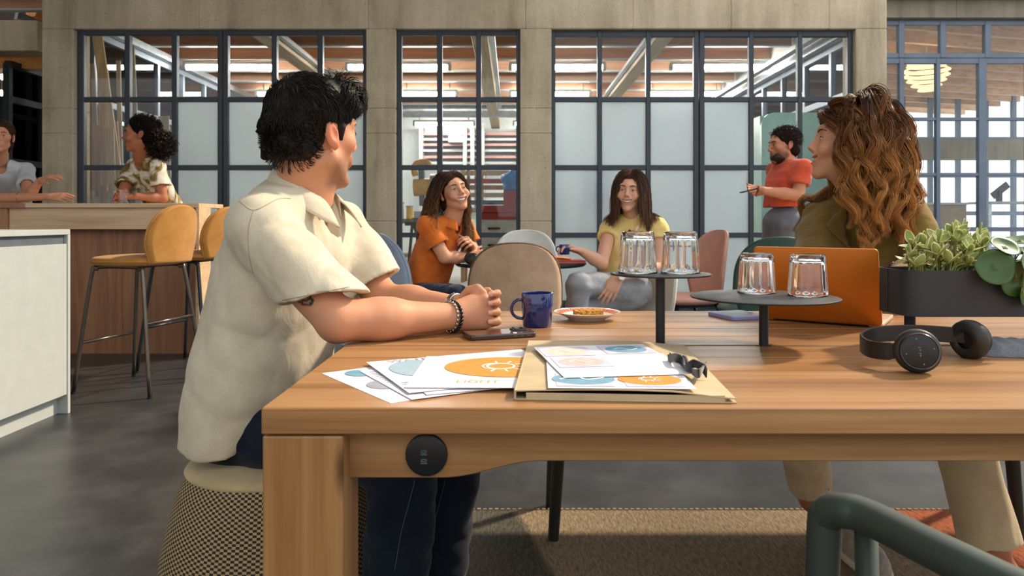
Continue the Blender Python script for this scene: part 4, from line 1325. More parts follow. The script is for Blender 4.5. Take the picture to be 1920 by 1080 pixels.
shell_chair('bottle green shell chair behind the laptop', (1.56, 4.62, 0), 0.12, CH_GREEN, CH_GREEN, H=0.895, W=0.47)

# ---------------------------------------------------------------- round table and what lies on it
rtb = empty('round_table', (0.05, 4.36, 0), 0, 'small round black pedestal table between the two seated women', 'table')
RTZ = 0.752
mesh('table_top', lathe([(0, -0.02), (0.375, -0.02), (0.385, -0.014), (0.387, -0.006), (0.383, 0.0), (0, 0.0)], 64, c=(0, 0, RTZ)), BLACK, rtb, auto=40)
mesh('column', tube([(0, 0, 0.02), (0, 0, RTZ - 0.02)], 0.03, 20), BLACK, rtb, smooth=True)
mesh('foot', lathe([(0, 0), (0.20, 0), (0.205, 0.008), (0.05, 0.022), (0, 0.025)], 40), BLACK, rtb, auto=40)
hh1 = Vector((-0.238, 4.160, RTZ + 0.034)); hh2 = Vector((-0.215, 4.098, RTZ + 0.034))
headphone('headphones', hh1, (-0.3, 0.93, 0.1), hh2, (-0.3, -0.93, 0.1), [hh2 + Vector((0.01, -0.004, 0)), (-0.15, 4.084, RTZ + 0.032), (-0.08, 4.10, RTZ + 0.03), (-0.06, 4.13, RTZ + 0.03), (-0.09, 4.162, RTZ + 0.03), (-0.16, 4.174, RTZ + 0.032), hh1 + Vector((0.01, 0.004, 0))],
          RTZ, 0.033, 'black headphones on the round table by the woman in orange', (-0.16, 4.13, RTZ))
RED = M_('red_cover', 'c8403a', 0.55, var=0.03); ORG = M_('orange_cover', 'd0702e', 0.6, var=0.04)
nb = empty('notebook', (0.30, 4.27, RTZ), math.radians(8), 'red notebook lying on the round table', 'notebook')
mesh('cover', box(-0.115, 0.115, -0.085, 0.085, 0.0005, 0.003), RED, nb, bevel=0.001)
mesh('pages', box(-0.11, 0.11, -0.082, 0.082, 0.003, 0.015), M_('page_edge', 'd8877c', 0.8), nb)
mesh('cover', box(-0.115, 0.115, -0.085, 0.085, 0.015, 0.0175), RED, nb, bevel=0.001)
nb2 = empty('notebook', (0.255, 4.28, RTZ + 0.0178), math.radians(-10), 'orange notebook with a bent cover on top of the red one', 'notebook')
mesh('cover', grid_surf(lambda u, v: ((u - 0.5) * 0.17, (v - 0.5) * 0.13, 0.008 + 0.010 * math.sin(PI * u)), 11, 5, 0.002), ORG, nb2, smooth=True)
mesh('pages', box(-0.08, 0.08, -0.062, 0.062, 0.0, 0.007), M_('page_edge2', 'c98a4a', 0.8), nb2)

# second small table with an espresso glass
st = empty('side_table', (1.98, 4.76, 0), 0, 'pale topped side table behind the green chair', 'table')
SZ2 = CAMZ - (470 - HY) / FPX * 4.75
mesh('table_top', lathe([(0, -0.025), (0.28, -0.025), (0.29, -0.012), (0.288, 0.0), (0, 0.0)], 48, c=(0, 0, SZ2)), PALE, st, auto=40)
mesh('column', tube([(0, 0, 0.0), (0, 0, SZ2 - 0.02)], 0.025, 16), BLACK, st, smooth=True)
mesh('foot', lathe([(0, 0), (0.2, 0), (0.2, 0.01), (0, 0.02)], 32), BLACK, st, auto=40)
eg = empty('espresso_glass', (P(1505, 470, 4.75).x, 4.75, SZ2), 0, 'small glass with a little coffee on the pale side table', 'glass')
mesh('glass', lathe([(0, 0.0), (0.028, 0.0), (0.036, 0.085), (0.033, 0.085), (0.026, 0.008), (0, 0.008)], 28), M_('milky_glass', 'dfe3e2', 0.1, var=0, trans=0.6), eg, auto=40)
mesh('coffee', lathe([(0, 0.01), (0.0255, 0.01), (0.029, 0.05), (0, 0.05)], 24), M_('espresso', '5a2f22', 0.3), eg)

# ---------------------------------------------------------------- bench behind the table
OLIVE = M_('dark_olive_metal', '2c2e28', 0.5, 0.2)
bn = empty('bench', (0.12, 2.3, 0), 0, 'long bench on dark olive tapered legs under the far table side', 'bench')
mesh('seat_board', box(0.02, 1.9, 2.16, 2.58, 0.415, 0.455), M_('bench_seat', '4a4a40', 0.7), bn, world=True, bevel=0.008, bseg=2)
for (xa, ya, xb, yb) in ((0.128, 2.285, 0.155, 2.30), (0.135, 2.58, 0.15, 2.52), (1.575, 2.285, 1.55, 2.30), (1.60, 2.58, 1.57, 2.52)):
    mesh('leg', tube([(xa, ya, 0.0085 if ya < 2.5 else 0.0), (xb, yb, 0.42)], [0.0165, 0.0235], 20), OLIVE, bn, world=True, auto=40)

# ---------------------------------------------------------------- rug
def rug_mat():
    t = NT('woven_rug')
    tc = t.n('ShaderNodeTexCoord'); mp = t.n('ShaderNodeMapping'); mp.inputs['Rotation'].default_value = (0, 0, math.radians(-14))
    t.l(tc.outputs['Object'], mp.inputs[0])
    sx_ = t.n('ShaderNodeSeparateXYZ'); t.l(mp.outputs[0], sx_.inputs[0])
    st_ = t.noise(t.coord((14, 2.0, 1), rot=(0, 0, math.radians(-14))), 1.0, 5, 0.7)
    wob = t.n('ShaderNodeMath', operation='MULTIPLY_ADD'); wob.inputs[1].default_value = 0.05; t.l(st_, wob.inputs[0]); t.l(sx_.outputs[0], wob.inputs[2])
    dv = t.n('ShaderNodeMapRange'); dv.inputs['From Min'].default_value = -1.0; dv.inputs['From Max'].default_value = 2.5; t.l(wob.outputs[0], dv.inputs['Value'])
    cr = t.n('ShaderNodeValToRGB'); cr.color_ramp.interpolation = 'LINEAR'
    el = cr.color_ramp.elements
    stops = [(0.0, '6d6a60'), (0.10, '5a5850'), (0.105, '9c8c76'), (0.25, '8a7c68'), (0.40, '968672'), (0.405, 'a05c42'), (0.515, 'a8644a'), (0.52, '8f8a7c'), (0.62, '86806f'), (0.63, '6a5a48')]
    while len(el) < len(stops): el.new(0.5)
    for e_, (p_, c_) in zip(el, stops): e_.position = p_; e_.color = lin(c_)
    t.l(dv.outputs[0], cr.inputs[0])
    fn_ = t.noise(t.coord((120, 28, 1), rot=(0, 0, math.radians(-14))), 1.0, 4, 0.75)
    mx = t.n('ShaderNodeMix', data_type='RGBA', blend_type='MULTIPLY'); mx.inputs[0].default_value = 0.85
    t.l(cr.outputs[0], mx.inputs[6]); t.l(t.ramp(fn_, [(0.3, (0.35, 0.33, 0.30)), (0.65, (1.25, 1.2, 1.15))]), mx.inputs[7])
    t.l(mx.outputs[2], t.b.inputs['Base Color'])
    t.b.inputs['Roughness'].default_value = 0.95; t.b.inputs['Specular IOR Level'].default_value = 0.1
    t.bump(fn_, 0.9, 0.006)
    return t.m
rg = empty('rug', (0.9, 1.7, 0), 0, 'flat woven rug in beige and terracotta bands under the table', 'rug')
mesh('weave', box(-0.72, 2.9, 0.9, 2.52, 0.0005, 0.009), rug_mat(), rg, world=True, bevel=0.004, bseg=2)
vv, ff = [], []
for k in range(180):
    x = -0.72 + 3.62 * k / 179
    bx_ = box(x - 0.006, x + 0.006, 2.518, 2.526 + 0.006 * random.random(), 0.001, 0.011)
    ff += [tuple(i + len(vv) for i in q) for q in bx_[1]]; vv += bx_[0]
o = mesh('edge_knots', (vv, ff), M_('rug_fringe', '8d7a60', 0.95), rg, world=True); o['kind'] = 'stuff'

# ---------------------------------------------------------------- woven pouf the man sits on
def pouf_mat():
    t = NT('pouf_knit')
    ck = t.n('ShaderNodeTexChecker'); ck.inputs['Scale'].default_value = 1.0
    uv = t.n('ShaderNodeUVMap', uv_map='UV')
    mp = t.n('ShaderNodeMapping'); mp.inputs['Scale'].default_value = (170, 90, 1); t.l(uv.outputs[0], mp.inputs[0]); t.l(mp.outputs[0], ck.inputs['Vector'])
    ck.inputs[1].default_value = lin('b09a72'); ck.inputs[2].default_value = lin('35302a')
    wv = t.n('ShaderNodeTexWave', wave_type='BANDS', bands_direction='Y'); wv.inputs['Scale'].default_value = 90 / 6.283 * 2
    t.l(uv.outputs[0], wv.inputs['Vector'])
    t.l(ck.outputs[0], t.b.inputs['Base Color'])
    t.b.inputs['Roughness'].default_value = 0.9; t.b.inputs['Specular IOR Level'].default_value = 0.15
    t.bump(ck.outputs[1], 0.5, 0.003)
    return t.m
pfx, pfy = -0.552, 1.70
po = empty('pouf', (pfx, pfy, 0.0085), 0, 'black and beige woven pouf with a cream top under the seated man', 'pouf')
prof = [(0.17, 0.0), (0.21, 0.03), (0.24, 0.10), (0.245, 0.17), (0.238, 0.25), (0.220, 0.33), (0.200, 0.40), (0.186, 0.432)]
v, f = lathe(prof, 72)
o = mesh('knit_body', (v, f), pouf_mat(), po, smooth=True)
me = o.data; uvl = me.uv_layers.new(name='UV'); m_ = len(prof)
tot = [0]
for i in range(1, m_): tot.append(tot[-1] + math.hypot(prof[i][0] - prof[i - 1][0], prof[i][1] - prof[i - 1][1]))
for pg in me.polygons:
    ks = [me.loops[l].vertex_index // m_ for l in pg.loop_indices]
    wrap_ = max(ks) - min(ks) > 36
    for l in pg.loop_indices:
        vi = me.loops[l].vertex_index; k = vi // m_
        if wrap_ and k == 0: k = 72
        uvl.data[l].uv = (k / 72, tot[vi % m_] / tot[-1])
mesh('cushion_top', lathe([(0.178, 0.427), (0.186, 0.429), (0.1885, 0.435), (0.184, 0.442), (0.16, 0.446), (0, 0.448)], 60), fabric('cream_canvas', 'a8946c', 'c4b088', 600), po, smooth=True)

# ---------------------------------------------------------------- grey green armchair tucked in front
GG = M_('grey_green_lacquer', '434b44', 0.45, 0.1, var=0.04)
ac = empty('armchair', (0.50, 0.72, 0), 0, 'grey green tubular armchair on the near side of the table', 'chair')
A0 = P(1546, 940, 0.86); A1 = Vector((0.475, 0.60, A0.z)); 
arm = smooth_path([Vector((A0.x - 0.012, A0.y + 0.03, 0.0)), A0 + Vector((-0.004, 0.012, -0.30)), A0 + Vector((0, 0.002, -0.045)), A0 + Vector((0.003, -0.006, -0.012)), A0 + Vector((0.014, -0.026, -0.001)), A0 + Vector((0.03, -0.05, 0.0)), A0 * 0.45 + A1 * 0.55, A1, A1 + Vector((0.07, -0.12, 0.02)), A1 + Vector((0.22, -0.2, 0.045)), A1 + Vector((0.40, -0.2, 0.05))], 7)
mesh('arm_rail', tube(arm, [0.014 + 0.0055 * min(1, k / 14) for k in range(len(arm))], 18), GG, ac, world=True, smooth=True)
mesh('inner_leg', tube([A0 + Vector((0.034, -0.03, -0.02)), Vector((A0.x + 0.05, A0.y - 0.03, 0.0))], [0.0125, 0.011], 14), GG, ac, world=True, smooth=True)
mesh('back_leg', tube([A1 + Vector((0.1, -0.16, 0.02)), Vector((0.58, 0.36, 0.0))], [0.016, 0.013], 14), GG, ac, world=True, smooth=True)
mesh('back_leg', tube([A1 + Vector((0.40, -0.2, 0.05)), Vector((0.92, 0.38, 0.0))], [0.016, 0.013], 14), GG, ac, world=True, smooth=True)
mesh('front_leg', tube([Vector((0.86, 0.82, 0.44)), Vector((0.87, 0.86, 0.0))], [0.0175, 0.013], 14), GG, ac, world=True, smooth=True)
mesh('seat', xf(pad(0.46, 0.44, 0, 0.035), trans((0.64, 0.62, 0.425)) @ rotz(-0.25)), GG, ac, world=True, smooth=True)

# ---------------------------------------------------------------- pendant lamp in the bay at the right
pd = P(1737, 148, 12.6)
pn = empty('pendant_lamp', (pd.x, pd.y, pd.z), 0, 'pendant lamp of stacked glowing rings behind the bay window', 'lamp')
GLOW = lamp_mat('warm_shade', 'ffd9a0', 1.5)
for k in range(6):
    z = 0.24 - k * 0.085; rr = (0.31, 0.37, 0.36, 0.31, 0.24, 0.14)[k]
    mesh('ring', lathe([(rr * 0.82, z + 0.03), (rr, z - 0.015), (rr * 0.98, z - 0.022), (rr * 0.8, z + 0.02)], 40), GLOW, pn, smooth=True)
mesh('cable', tube([(0, 0, 0.25), (0, 0, 4.25 - pd.z)], 0.012, 8), WHITE, pn)
mesh('ceiling_rose', lathe([(0, 0), (0.26, 0), (0.24, -0.06), (0.1, -0.12), (0, -0.12)], 32, c=(0, 0, 4.26 - pd.z)), WHITE, pn, auto=40)
mesh('top_plate', lathe([(0, 0.27), (0.3, 0.27), (0.3, 0.285), (0, 0.29)], 32), GLOW, pn)

# ================================================================== implicit surfaces for people
def npv(p): return np.array([p[0], p[1], p[2]], dtype=np.float64)
def unit(v):
    v = np.asarray(v, float); return v / np.linalg.norm(v)

class SDF:
    def __init__(s, lo, hi, h):
        s.lo = np.array(lo, float); s.h = h
        s.n = np.ceil((np.array(hi, float) - s.lo) / h).astype(int) + 1
        s.a = np.full(tuple(s.n), 0.08, dtype=np.float32)
        s.ax = [(s.lo[i] + h * np.arange(s.n[i])).astype(np.float32) for i in range(3)]

    def win(s, lo, hi, m):
        i0 = np.clip(np.floor((np.asarray(lo) - m - s.lo) / s.h).astype(int), 0, s.n)
        i1 = np.clip(np.ceil((np.asarray(hi) + m - s.lo) / s.h).astype(int) + 1, 0, s.n)
        return tuple(slice(a, b) for a, b in zip(i0, i1))

    def op(s, prim, k=0.01, mode='u'):
        fn, lo, hi = prim
        w_ = s.win(lo, hi, max(k, 0.0) + 0.03)
        if any(q.stop <= q.start for q in w_): return s
        X = s.ax[0][w_[0]][:, None, None]; Y = s.ax[1][w_[1]][None, :, None]; Z = s.ax[2][w_[2]][None, None, :]
        d = fn(X, Y, Z).astype(np.float32)
        a = s.a[w_]
        if mode == 'u':
            if k > 0:
                t = np.clip(0.5 + 0.5 * (d - a) / k, 0, 1); r = d + (a - d) * t - k * t * (1 - t)
            else: r = np.minimum(a, d)
        else:   # subtract
            d = -d
            if k > 0:
                t = np.clip(0.5 - 0.5 * (d - a) / k, 0, 1); r = d + (a - d) * t + k * t * (1 - t)
            else: r = np.maximum(a, d)
        s.a[w_] = r
        return s

    def cut(s, prim, k=0.004): return s.op(prim, k, 's')

    def halfspace(s, p, n):
        """keep the side opposite to n"""
        n = unit(n); X, Y, Z = s.ax[0][:, None, None], s.ax[1][None, :, None], s.ax[2][None, None, :]
        d = ((X - p[0]) * n[0] + (Y - p[1]) * n[1] + (Z - p[2]) * n[2]).astype(np.float32)
        s.a = np.maximum(s.a, d); return s

    def displace(s, fn, band=0.03):
        idx = np.nonzero(np.abs(s.a) < band)
        p = np.stack([s.ax[i][idx[i]] for i in range(3)], 1).astype(np.float64)
        s.a[idx] += fn(p).astype(np.float32)
        return s

    def mesh(s, smooth=1):
        a = s.a; n = a.shape
        sg = a < 0
        c = [(0, 0, 0), (1, 0, 0), (0, 1, 0), (1, 1, 0), (0, 0, 1), (1, 0, 1), (0, 1, 1), (1, 1, 1)]
        def sl(o): return tuple(slice(o[i], n[i] - 1 + o[i]) for i in range(3))
        cnt = np.zeros(tuple(q - 1 for q in n), np.int8)
        for o in c: cnt += sg[sl(o)]
        act = np.argwhere((cnt > 0) & (cnt < 8))
        vals = np.stack([a[act[:, 0] + o[0], act[:, 1] + o[1], act[:, 2] + o[2]] for o in c], 1)
        E = [(0, 1), (2, 3), (4, 5), (6, 7), (0, 2), (1, 3), (4, 6), (5, 7), (0, 4), (1, 5), (2, 6), (3, 7)]
        acc = np.zeros((len(act), 3)); num = np.zeros(len(act))
        C = np.array(c, float)
        for i, j in E:
            va, vb = vals[:, i], vals[:, j]
            m = (va < 0) != (vb < 0)
            t = np.where(m, va / np.where(m, va - vb, 1), 0)
            p = C[i][None] + (C[j] - C[i])[None] * t[:, None]
            acc += p * m[:, None]; num += m
        V = s.lo + s.h * (act + acc / num[:, None])
        ix = np.full(tuple(q - 1 for q in n), -1, np.int32)
        ix[act[:, 0], act[:, 1], act[:, 2]] = np.arange(len(act))
        F = []
        for axs in range(3):
            o = [0, 0, 0]; o[axs] = 1
            A = sg[tuple(slice(0, n[i] - o[i]) for i in range(3))]; B = sg[tuple(slice(o[i], n[i]) for i in range(3))]
            e = np.argwhere(A != B)
            b, cc = (axs + 1) % 3, (axs + 2) % 3
            ok = (e[:, b] > 0) & (e[:, cc] > 0) & (e[:, b] < n[b] - 1) & (e[:, cc] < n[cc] - 1)
            e = e[ok]
            def cell(db, dc):
                q = e.copy(); q[:, b] -= db; q[:, cc] -= dc
                return ix[q[:, 0], q[:, 1], q[:, 2]]
            quad = np.stack([cell(1, 1), cell(0, 1), cell(0, 0), cell(1, 0)], 1)
            flip = ~A[e[:, 0], e[:, 1], e[:, 2]]
            quad[flip] = quad[flip][:, ::-1]
            F.append(quad)
        F = np.concatenate(F)
        F = F[(F >= 0).all(1)]
        for _ in range(smooth):
            ac = np.zeros_like(V); nn = np.zeros(len(V))
            for i in range(4):
                u, w_ = F[:, i], F[:, (i + 1) % 4]
                for k in range(3):
                    ac[:, k] += np.bincount(u, V[w_, k], len(V)) + np.bincount(w_, V[u, k], len(V))
                nn += np.bincount(u, minlength=len(V)) + np.bincount(w_, minlength=len(V))
            V = V * 0.5 + 0.5 * ac / np.maximum(nn, 1)[:, None]
        return V, F


def cone(a, b, ra, rb=None, clip=None):
    a = npv(a); b = npv(b); rb = ra if rb is None else rb
    ba = b - a; L2 = max(1e-9, ba @ ba)
    def fn(X, Y, Z):
        t = np.clip(((X - a[0]) * ba[0] + (Y - a[1]) * ba[1] + (Z - a[2]) * ba[2]) / L2, 0, 1)
        d = np.sqrt((X - a[0] - t * ba[0]) ** 2 + (Y - a[1] - t * ba[1]) ** 2 + (Z - a[2] - t * ba[2]) ** 2) - (ra + (rb - ra) * t)
        if clip:
            for p, n in clip:
                n = unit(n); d = np.maximum(d, (X - p[0]) * n[0] + (Y - p[1]) * n[1] + (Z - p[2]) * n[2])
        return d
    R = max(ra, rb)
    return fn, np.minimum(a, b) - R, np.maximum(a, b) + R

def ell(c, r, R=None):
    c = npv(c); r = np.array(r, float)
    R = np.eye(3) if R is None else np.array(R, float)      # columns = local axes
    def fn(X, Y, Z):
        x, y, z = X - c[0], Y - c[1], Z - c[2]
        q = [(x * R[0, i] + y * R[1, i] + z * R[2, i]) for i in range(3)]
        k0 = np.sqrt(sum((q[i] / r[i]) ** 2 for i in range(3))); k1 = np.sqrt(sum((q[i] / r[i] ** 2) ** 2 for i in range(3)))
        return k0 * (k0 - 1) / np.maximum(k1, 1e-6)
    m = np.sqrt(((R * r[None]) ** 2).sum(1))
    return fn, c - m, c + m

def loft(sec, F, ex=2.0, clip=None):
    """sec rows (z, cx, cy, half depth along F, half width across); F horizontal facing"""
    S = np.array(sec, float); F = unit([F[0], F[1]])
    z0, z1 = S[0, 0], S[-1, 0]
    def fn(X, Y, Z):
        zc = np.clip(Z, z0, z1)
        g = [np.interp(zc, S[:, 0], S[:, i]) for i in range(1, 5)]
        x, y = X - g[0], Y - g[1]
        u = np.abs(x * F[0] + y * F[1]) / g[2]; v = np.abs(-x * F[1] + y * F[0]) / g[3]
        d = ((u ** ex + v ** ex) ** (1 / ex) - 1) * np.minimum(g[2], g[3])
        dz = np.maximum(z0 - Z, Z - z1)
        d = np.where(dz > 0, np.sqrt(np.maximum(d, 0) ** 2 + dz ** 2) + np.minimum(d, 0) * 0, np.maximum(d, dz))
        if clip:
            for p, n in clip:
                n = unit(n); d = np.maximum(d, (X - p[0]) * n[0] + (Y - p[1]) * n[1] + (Z - p[2]) * n[2])
        return d
    m = max(S[:, 3].max(), S[:, 4].max())
    return fn, np.array([S[:, 1].min() - m, S[:, 2].min() - m, z0]), np.array([S[:, 1].max() + m, S[:, 2].max() + m, z1])

def lowerz(sec):
    return sorted(sec, key=lambda r: r[0])

class Waves:
    """quasi noise: warped sines"""
    def __init__(s, freq, seed, n=7, aniso=(1, 1, 1)):
        r = np.random.RandomState(seed)
        d = r.normal(size=(n, 3)); d /= np.linalg.norm(d, axis=1)[:, None]
        s.k = d * freq * (0.6 + 0.9 * r.rand(n))[:, None] * np.array(aniso)[None]; s.p = r.rand(n) * 6.28
        s.w = r.normal(size=(3, 3)) * freq * 0.35; s.wp = r.rand(3) * 6.28; s.amp = 0.9 / freq
    def __call__(s, p):
        q = p + s.amp * np.sin(p @ s.w.T + s.wp)
        return np.sin(q @ s.k.T + s.p).mean(1) * 1.9
    def ridge(s, p):
        return 1 - 2 * np.abs(s(p)) ** 0.8

def folds(scale, amp, seed, aniso=(1, 1, 1)):
    w1 = Waves(scale, seed, 5, aniso); w2 = Waves(scale * 2.3, seed + 1, 6, aniso)
    return lambda p: amp * (w1.ridge(p) * 0.65 + w2(p) * 0.35)

# ------------------------------------------------------------------ heads and hands
class Head:
    def __init__(s, O, f, u=(0, 0, 1), sc=1.0, smile=0.0, fem=True, hidden_face=False):
        s.O = npv(O); s.f = unit(f); r = np.cross(s.f, npv(u)); s.r = unit(r); s.u = np.cross(s.r, s.f)
        s.R = np.stack([s.r, s.f, s.u], 1); s.sc = sc; s.smile = smile; s.fem = fem
    def W(s, x, y, z): return s.O + s.R @ (np.array([x, y, z]) * s.sc)
    def L(s, P_): return ((P_ - s.O) @ s.R) / s.sc
    def e(s, c, r, Rl=None):
        R = s.R if Rl is None else s.R @ Rl
        return ell(s.W(*c), np.array(r) * s.sc, R)
    def c(s, a, b, ra, rb=None):
        return cone(s.W(*a), s.W(*b), ra * s.sc, (ra if rb is None else rb) * s.sc)
    def build(s, F):
        k = s.sc
        F.op(s.e((0, -0.012, 0.045), (0.0725, 0.092, 0.080)), 0.01)
        F.op(s.e((0, 0.026, -0.022), (0.0555 if s.fem else 0.0585, 0.063, 0.085)), 0.03)
        j = 0.043 if s.fem else 0.053
        for q in (-1, 1):
            F.op(s.c((q * j, 0.006, -0.052), (q * 0.010, 0.067, -0.095 if s.fem else -0.1), 0.016 if s.fem else 0.020, 0.0135 if s.fem else 0.0155), 0.022)
            F.op(s.e((q * 0.040, 0.058, -0.014), (0.021, 0.024, 0.020)), 0.02)
        F.op(s.e((0, 0.075 if s.fem else 0.077, -0.099 if s.fem else -0.104), (0.014 if s.fem else 0.02, 0.014, 0.013)), 0.018)
        F.op(s.c((-0.036, 0.073, 0.031), (0, 0.082, 0.034), 0.013, 0.012), 0.018)
        F.op(s.c((0.036, 0.073, 0.031), (0, 0.082, 0.034), 0.013, 0.012), 0.018)
        for q in (-1, 1):
            F.cut(s.e((q * 0.0315, 0.097, 0.008), (0.020, 0.0165, 0.0125)), 0.014)
            F.op(s.e((q * 0.0315, 0.0735, 0.0065), (0.0155, 0.0130, 0.0115)), 0.006)
        F.op(s.c((0, 0.086, 0.022), (0, 0.104 if s.fem else 0.108, -0.020), 0.0070, 0.0095), 0.012)
        F.op(s.e((0, 0.107 if s.fem else 0.111, -0.0225), (0.0085 if s.fem else 0.0095, 0.0090, 0.0080)), 0.006)
        for q in (-1, 1):
            F.op(s.e((q * 0.0115, 0.099, -0.0275), (0.0075, 0.0095, 0.0070)), 0.007)
            F.cut(s.e((q * 0.0062, 0.104, -0.0345), (0.0032, 0.005, 0.003)), 0.002)
        F.op(s.e((0, 0.083, -0.056), (0.030, 0.014, 0.024)), 0.016)
        m = s.smile
        wd = 0.022 + 0.012 * m; up = 0.011 * m
        def lip(z, r, y, drop):
            p = []
            for t in np.linspace(-1, 1, 7):
                p.append((t * wd, y - 0.010 * t * t - 0.004 * m * t * t, z + up * t * t - drop * (1 - t * t)))
            return p
        s.lipU = lip(-0.0505, 0, 0.0955, 0.002 * m); s.lipL = lip(-0.0625, 0, 0.0945, 0.006 * m)
        for pts, r in ((s.lipU, 0.0040), (s.lipL, 0.0048)):
            for a, b in zip(pts[:-1], pts[1:]): F.op(s.c(a, b, r), 0.004)
        if m > 0.3:
            for t in np.linspace(-1, 1, 9):
                F.cut(s.e((t * wd * 0.80, 0.094 - 0.010 * t * t, -0.0575 - 0.003 * m + up * t * t), (0.0065, 0.018, (0.0078 * m + 0.0005) * (1 - 0.62 * t * t))), 0.002)
            for q in (-1, 1): F.op(s.e((q * (wd + 0.012), 0.070, -0.030), (0.015, 0.017, 0.016)), 0.02)
        for q in (-1, 1):
            t = 0.16 * q
            Rl = np.array([[math.cos(t), -math.sin(t), 0], [math.sin(t), math.cos(t), 0], [0, 0, 1]]).T
            a = 0.28; R2 = np.array([[1, 0, 0], [0, math.cos(a), -math.sin(a)], [0, math.sin(a), math.cos(a)]])
            F.op(s.e((q * 0.0765, -0.010, 0.002), (0.0085, 0.0185, 0.031), Rl @ R2), 0.004)
            F.cut(s.e((q * 0.0845, -0.006, 0.006), (0.0065, 0.0095, 0.017), Rl @ R2), 0.004)
            F.op(s.e((q * 0.074, 0.000, -0.021), (0.008, 0.008, 0.011)), 0.006)
    def extras(s, root, iris='5a3a22', brow='2a1a12', lashes=True):
        sc = s.sc
        EYE = bpy.data.materials.get('eye_white') or M_('eye_white', 'e9e2da', 0.15, var=0)
        IR = M_('iris_' + iris, iris, 0.1, var=0); PU = bpy.data.materials.get('pupil') or M_('pupil', '060505', 0.05, var=0)
        BR = M_('brow_' + brow, brow, 0.8, var=0.05)
        sq = 1 - 0.45 * min(1, s.smile)
        for q in (-1, 1):
            g = []
            n1, n2 = 14, 9
            c = np.array((q * 0.0315, 0.0755, 0.0055)); r = np.array((0.0138, 0.0125, 0.0058 * sq + 0.0008))
            v = []
            for i in range(n1):
                for j in range(n2):
                    a = 2 * PI * i / n1; b = -PI / 2 + PI * j / (n2 - 1)
                    p = c + r * np.array((math.cos(b) * math.cos(a), math.cos(b) * math.sin(a), math.sin(b)))
                    v.append(tuple(s.W(*p)))
            f = [(i * n2 + j, ((i + 1) % n1) * n2 + j, ((i + 1) % n1) * n2 + j + 1, i * n2 + j + 1) for i in range(n1) for j in range(n2 - 1)]
            eye = mesh('eye', (v, f), EYE, root, world=True, smooth=True)
            for (rad, mm, yy, nm) in ((0.0056, IR, 0.0885, 'iris'), (0.0027, PU, 0.0889, 'pupil')):
                pts = [tuple(s.W(q * 0.0315 + rad * math.cos(2 * PI * k / 16), yy - 10 * (rad * math.sin(2 * PI * k / 16)) ** 2 * 0, 0.0055 + min(max(rad * math.sin(2 * PI * k / 16), -0.0052 * sq), 0.0048 * sq))) for k in range(16)]
                mesh(nm, (pts, [tuple(range(16))]), mm, eye, world=True)
            lid = [s.W(q * (0.0315 + 0.0145 * t), 0.0875 - 0.0062 * t * t, 0.0055 + (0.0062 * sq + 0.001) * (1 - t * t) + 0.0005) for t in np.linspace(-1, 1, 9)]
            mesh('eyelashes', tube(lid, [0.0011 * sc] * 9, 6), BR, root, world=True, smooth=True)
            bp = [s.W(q * (0.013 + 0.037 * t), 0.0945 - 0.019 * t ** 2, 0.0245 + 0.0075 * math.sin(PI * (t * 0.8 + 0.08)) ) for t in np.linspace(0, 1, 9)]
            mesh('eyebrow', tube(bp, [(0.0012 + (0.0014 if s.fem else 0.0022) * math.sin(PI * min(1, t * 0.85 + 0.15))) * sc for t in np.linspace(0, 1, 9)], 8, flat=(1.0, 1.0)), BR, root, world=True, smooth=True)
        if s.smile > 0.3:
            TE = bpy.data.materials.get('teeth') or M_('teeth', 'd9d2c8', 0.25, var=0)
            m = s.smile; v = []; n = 16
            for i in range(n + 1):
                t = -1 + 2 * i / n; x = t * (0.021 + 0.008 * m)
                for zz in (0.0045, -0.0085):
                    v.append(tuple(s.W(x, 0.0880 - 0.012 * t * t, -0.0550 + zz * (1 - 0.35 * t * t) + 0.011 * m * t * t)))
            f = [(2 * i, 2 * i + 1, 2 * i + 3, 2 * i + 2) for i in range(n)]
            mesh('teeth', (v, f), TE, root, world=True, smooth=True)
    def skin_cols(s, V, base, lip='b0584e', blush='c87058', stubble=None, tan=None):
        b = np.array(lin(base)[:3]); C = np.repeat(b[None], len(V), 0)
        L = s.L(V)
        near = (np.abs(L) < 0.16).all(1)
        def seg(p, pts):
            d = np.full(len(p), 9.0)
            for a, c in zip(pts[:-1], pts[1:]):
                a = np.array(a); c = np.array(c); ba = c - a
                t = np.clip(((p - a) @ ba) / (ba @ ba), 0, 1); d = np.minimum(d, np.linalg.norm(p - a - t[:, None] * ba, axis=1))
            return d
        idx = np.nonzero(near)[0]; p = L[idx]
        dl = np.minimum(seg(p, s.lipU) - 0.0032, seg(p, s.lipL) - 0.0042)
        w_ = (np.clip(1 - dl / 0.0024, 0, 1) * np.clip(1.6 - np.abs(p[:, 0]) / (0.6 * (0.022 + 0.012 * s.smile)) * 0.75, 0, 1))[:, None] * 0.7
        C[idx] = C[idx] * (1 - w_) + np.array(lin(lip)[:3]) * w_
        if s.smile > 0.3:
            inn = (np.abs(p[:, 0]) < 0.019) & (p[:, 1] < 0.086) & (p[:, 1] > 0.06) & (np.abs(p[:, 2] + 0.057) < 0.011)
            C[idx[inn]] = np.array((0.12, 0.03, 0.025))
        for q in (-1, 1):
            d = np.linalg.norm((p - np.array((q * 0.042, 0.062, -0.022))) / np.array((0.024, 0.03, 0.02)), axis=1)
            w_ = (np.exp(-d * d) * 0.35)[:, None]
            C[idx] = C[idx] * (1 - w_) + np.array(lin(blush)[:3]) * w_
            d = np.linalg.norm((p - np.array((q * 0.078, -0.008, 0.0))) / np.array((0.016, 0.024, 0.036)), axis=1)
            w_ = (np.exp(-d ** 4) * 0.55)[:, None]
            C[idx] = C[idx] * (1 - w_) + np.array(lin(blush)[:3]) * w_
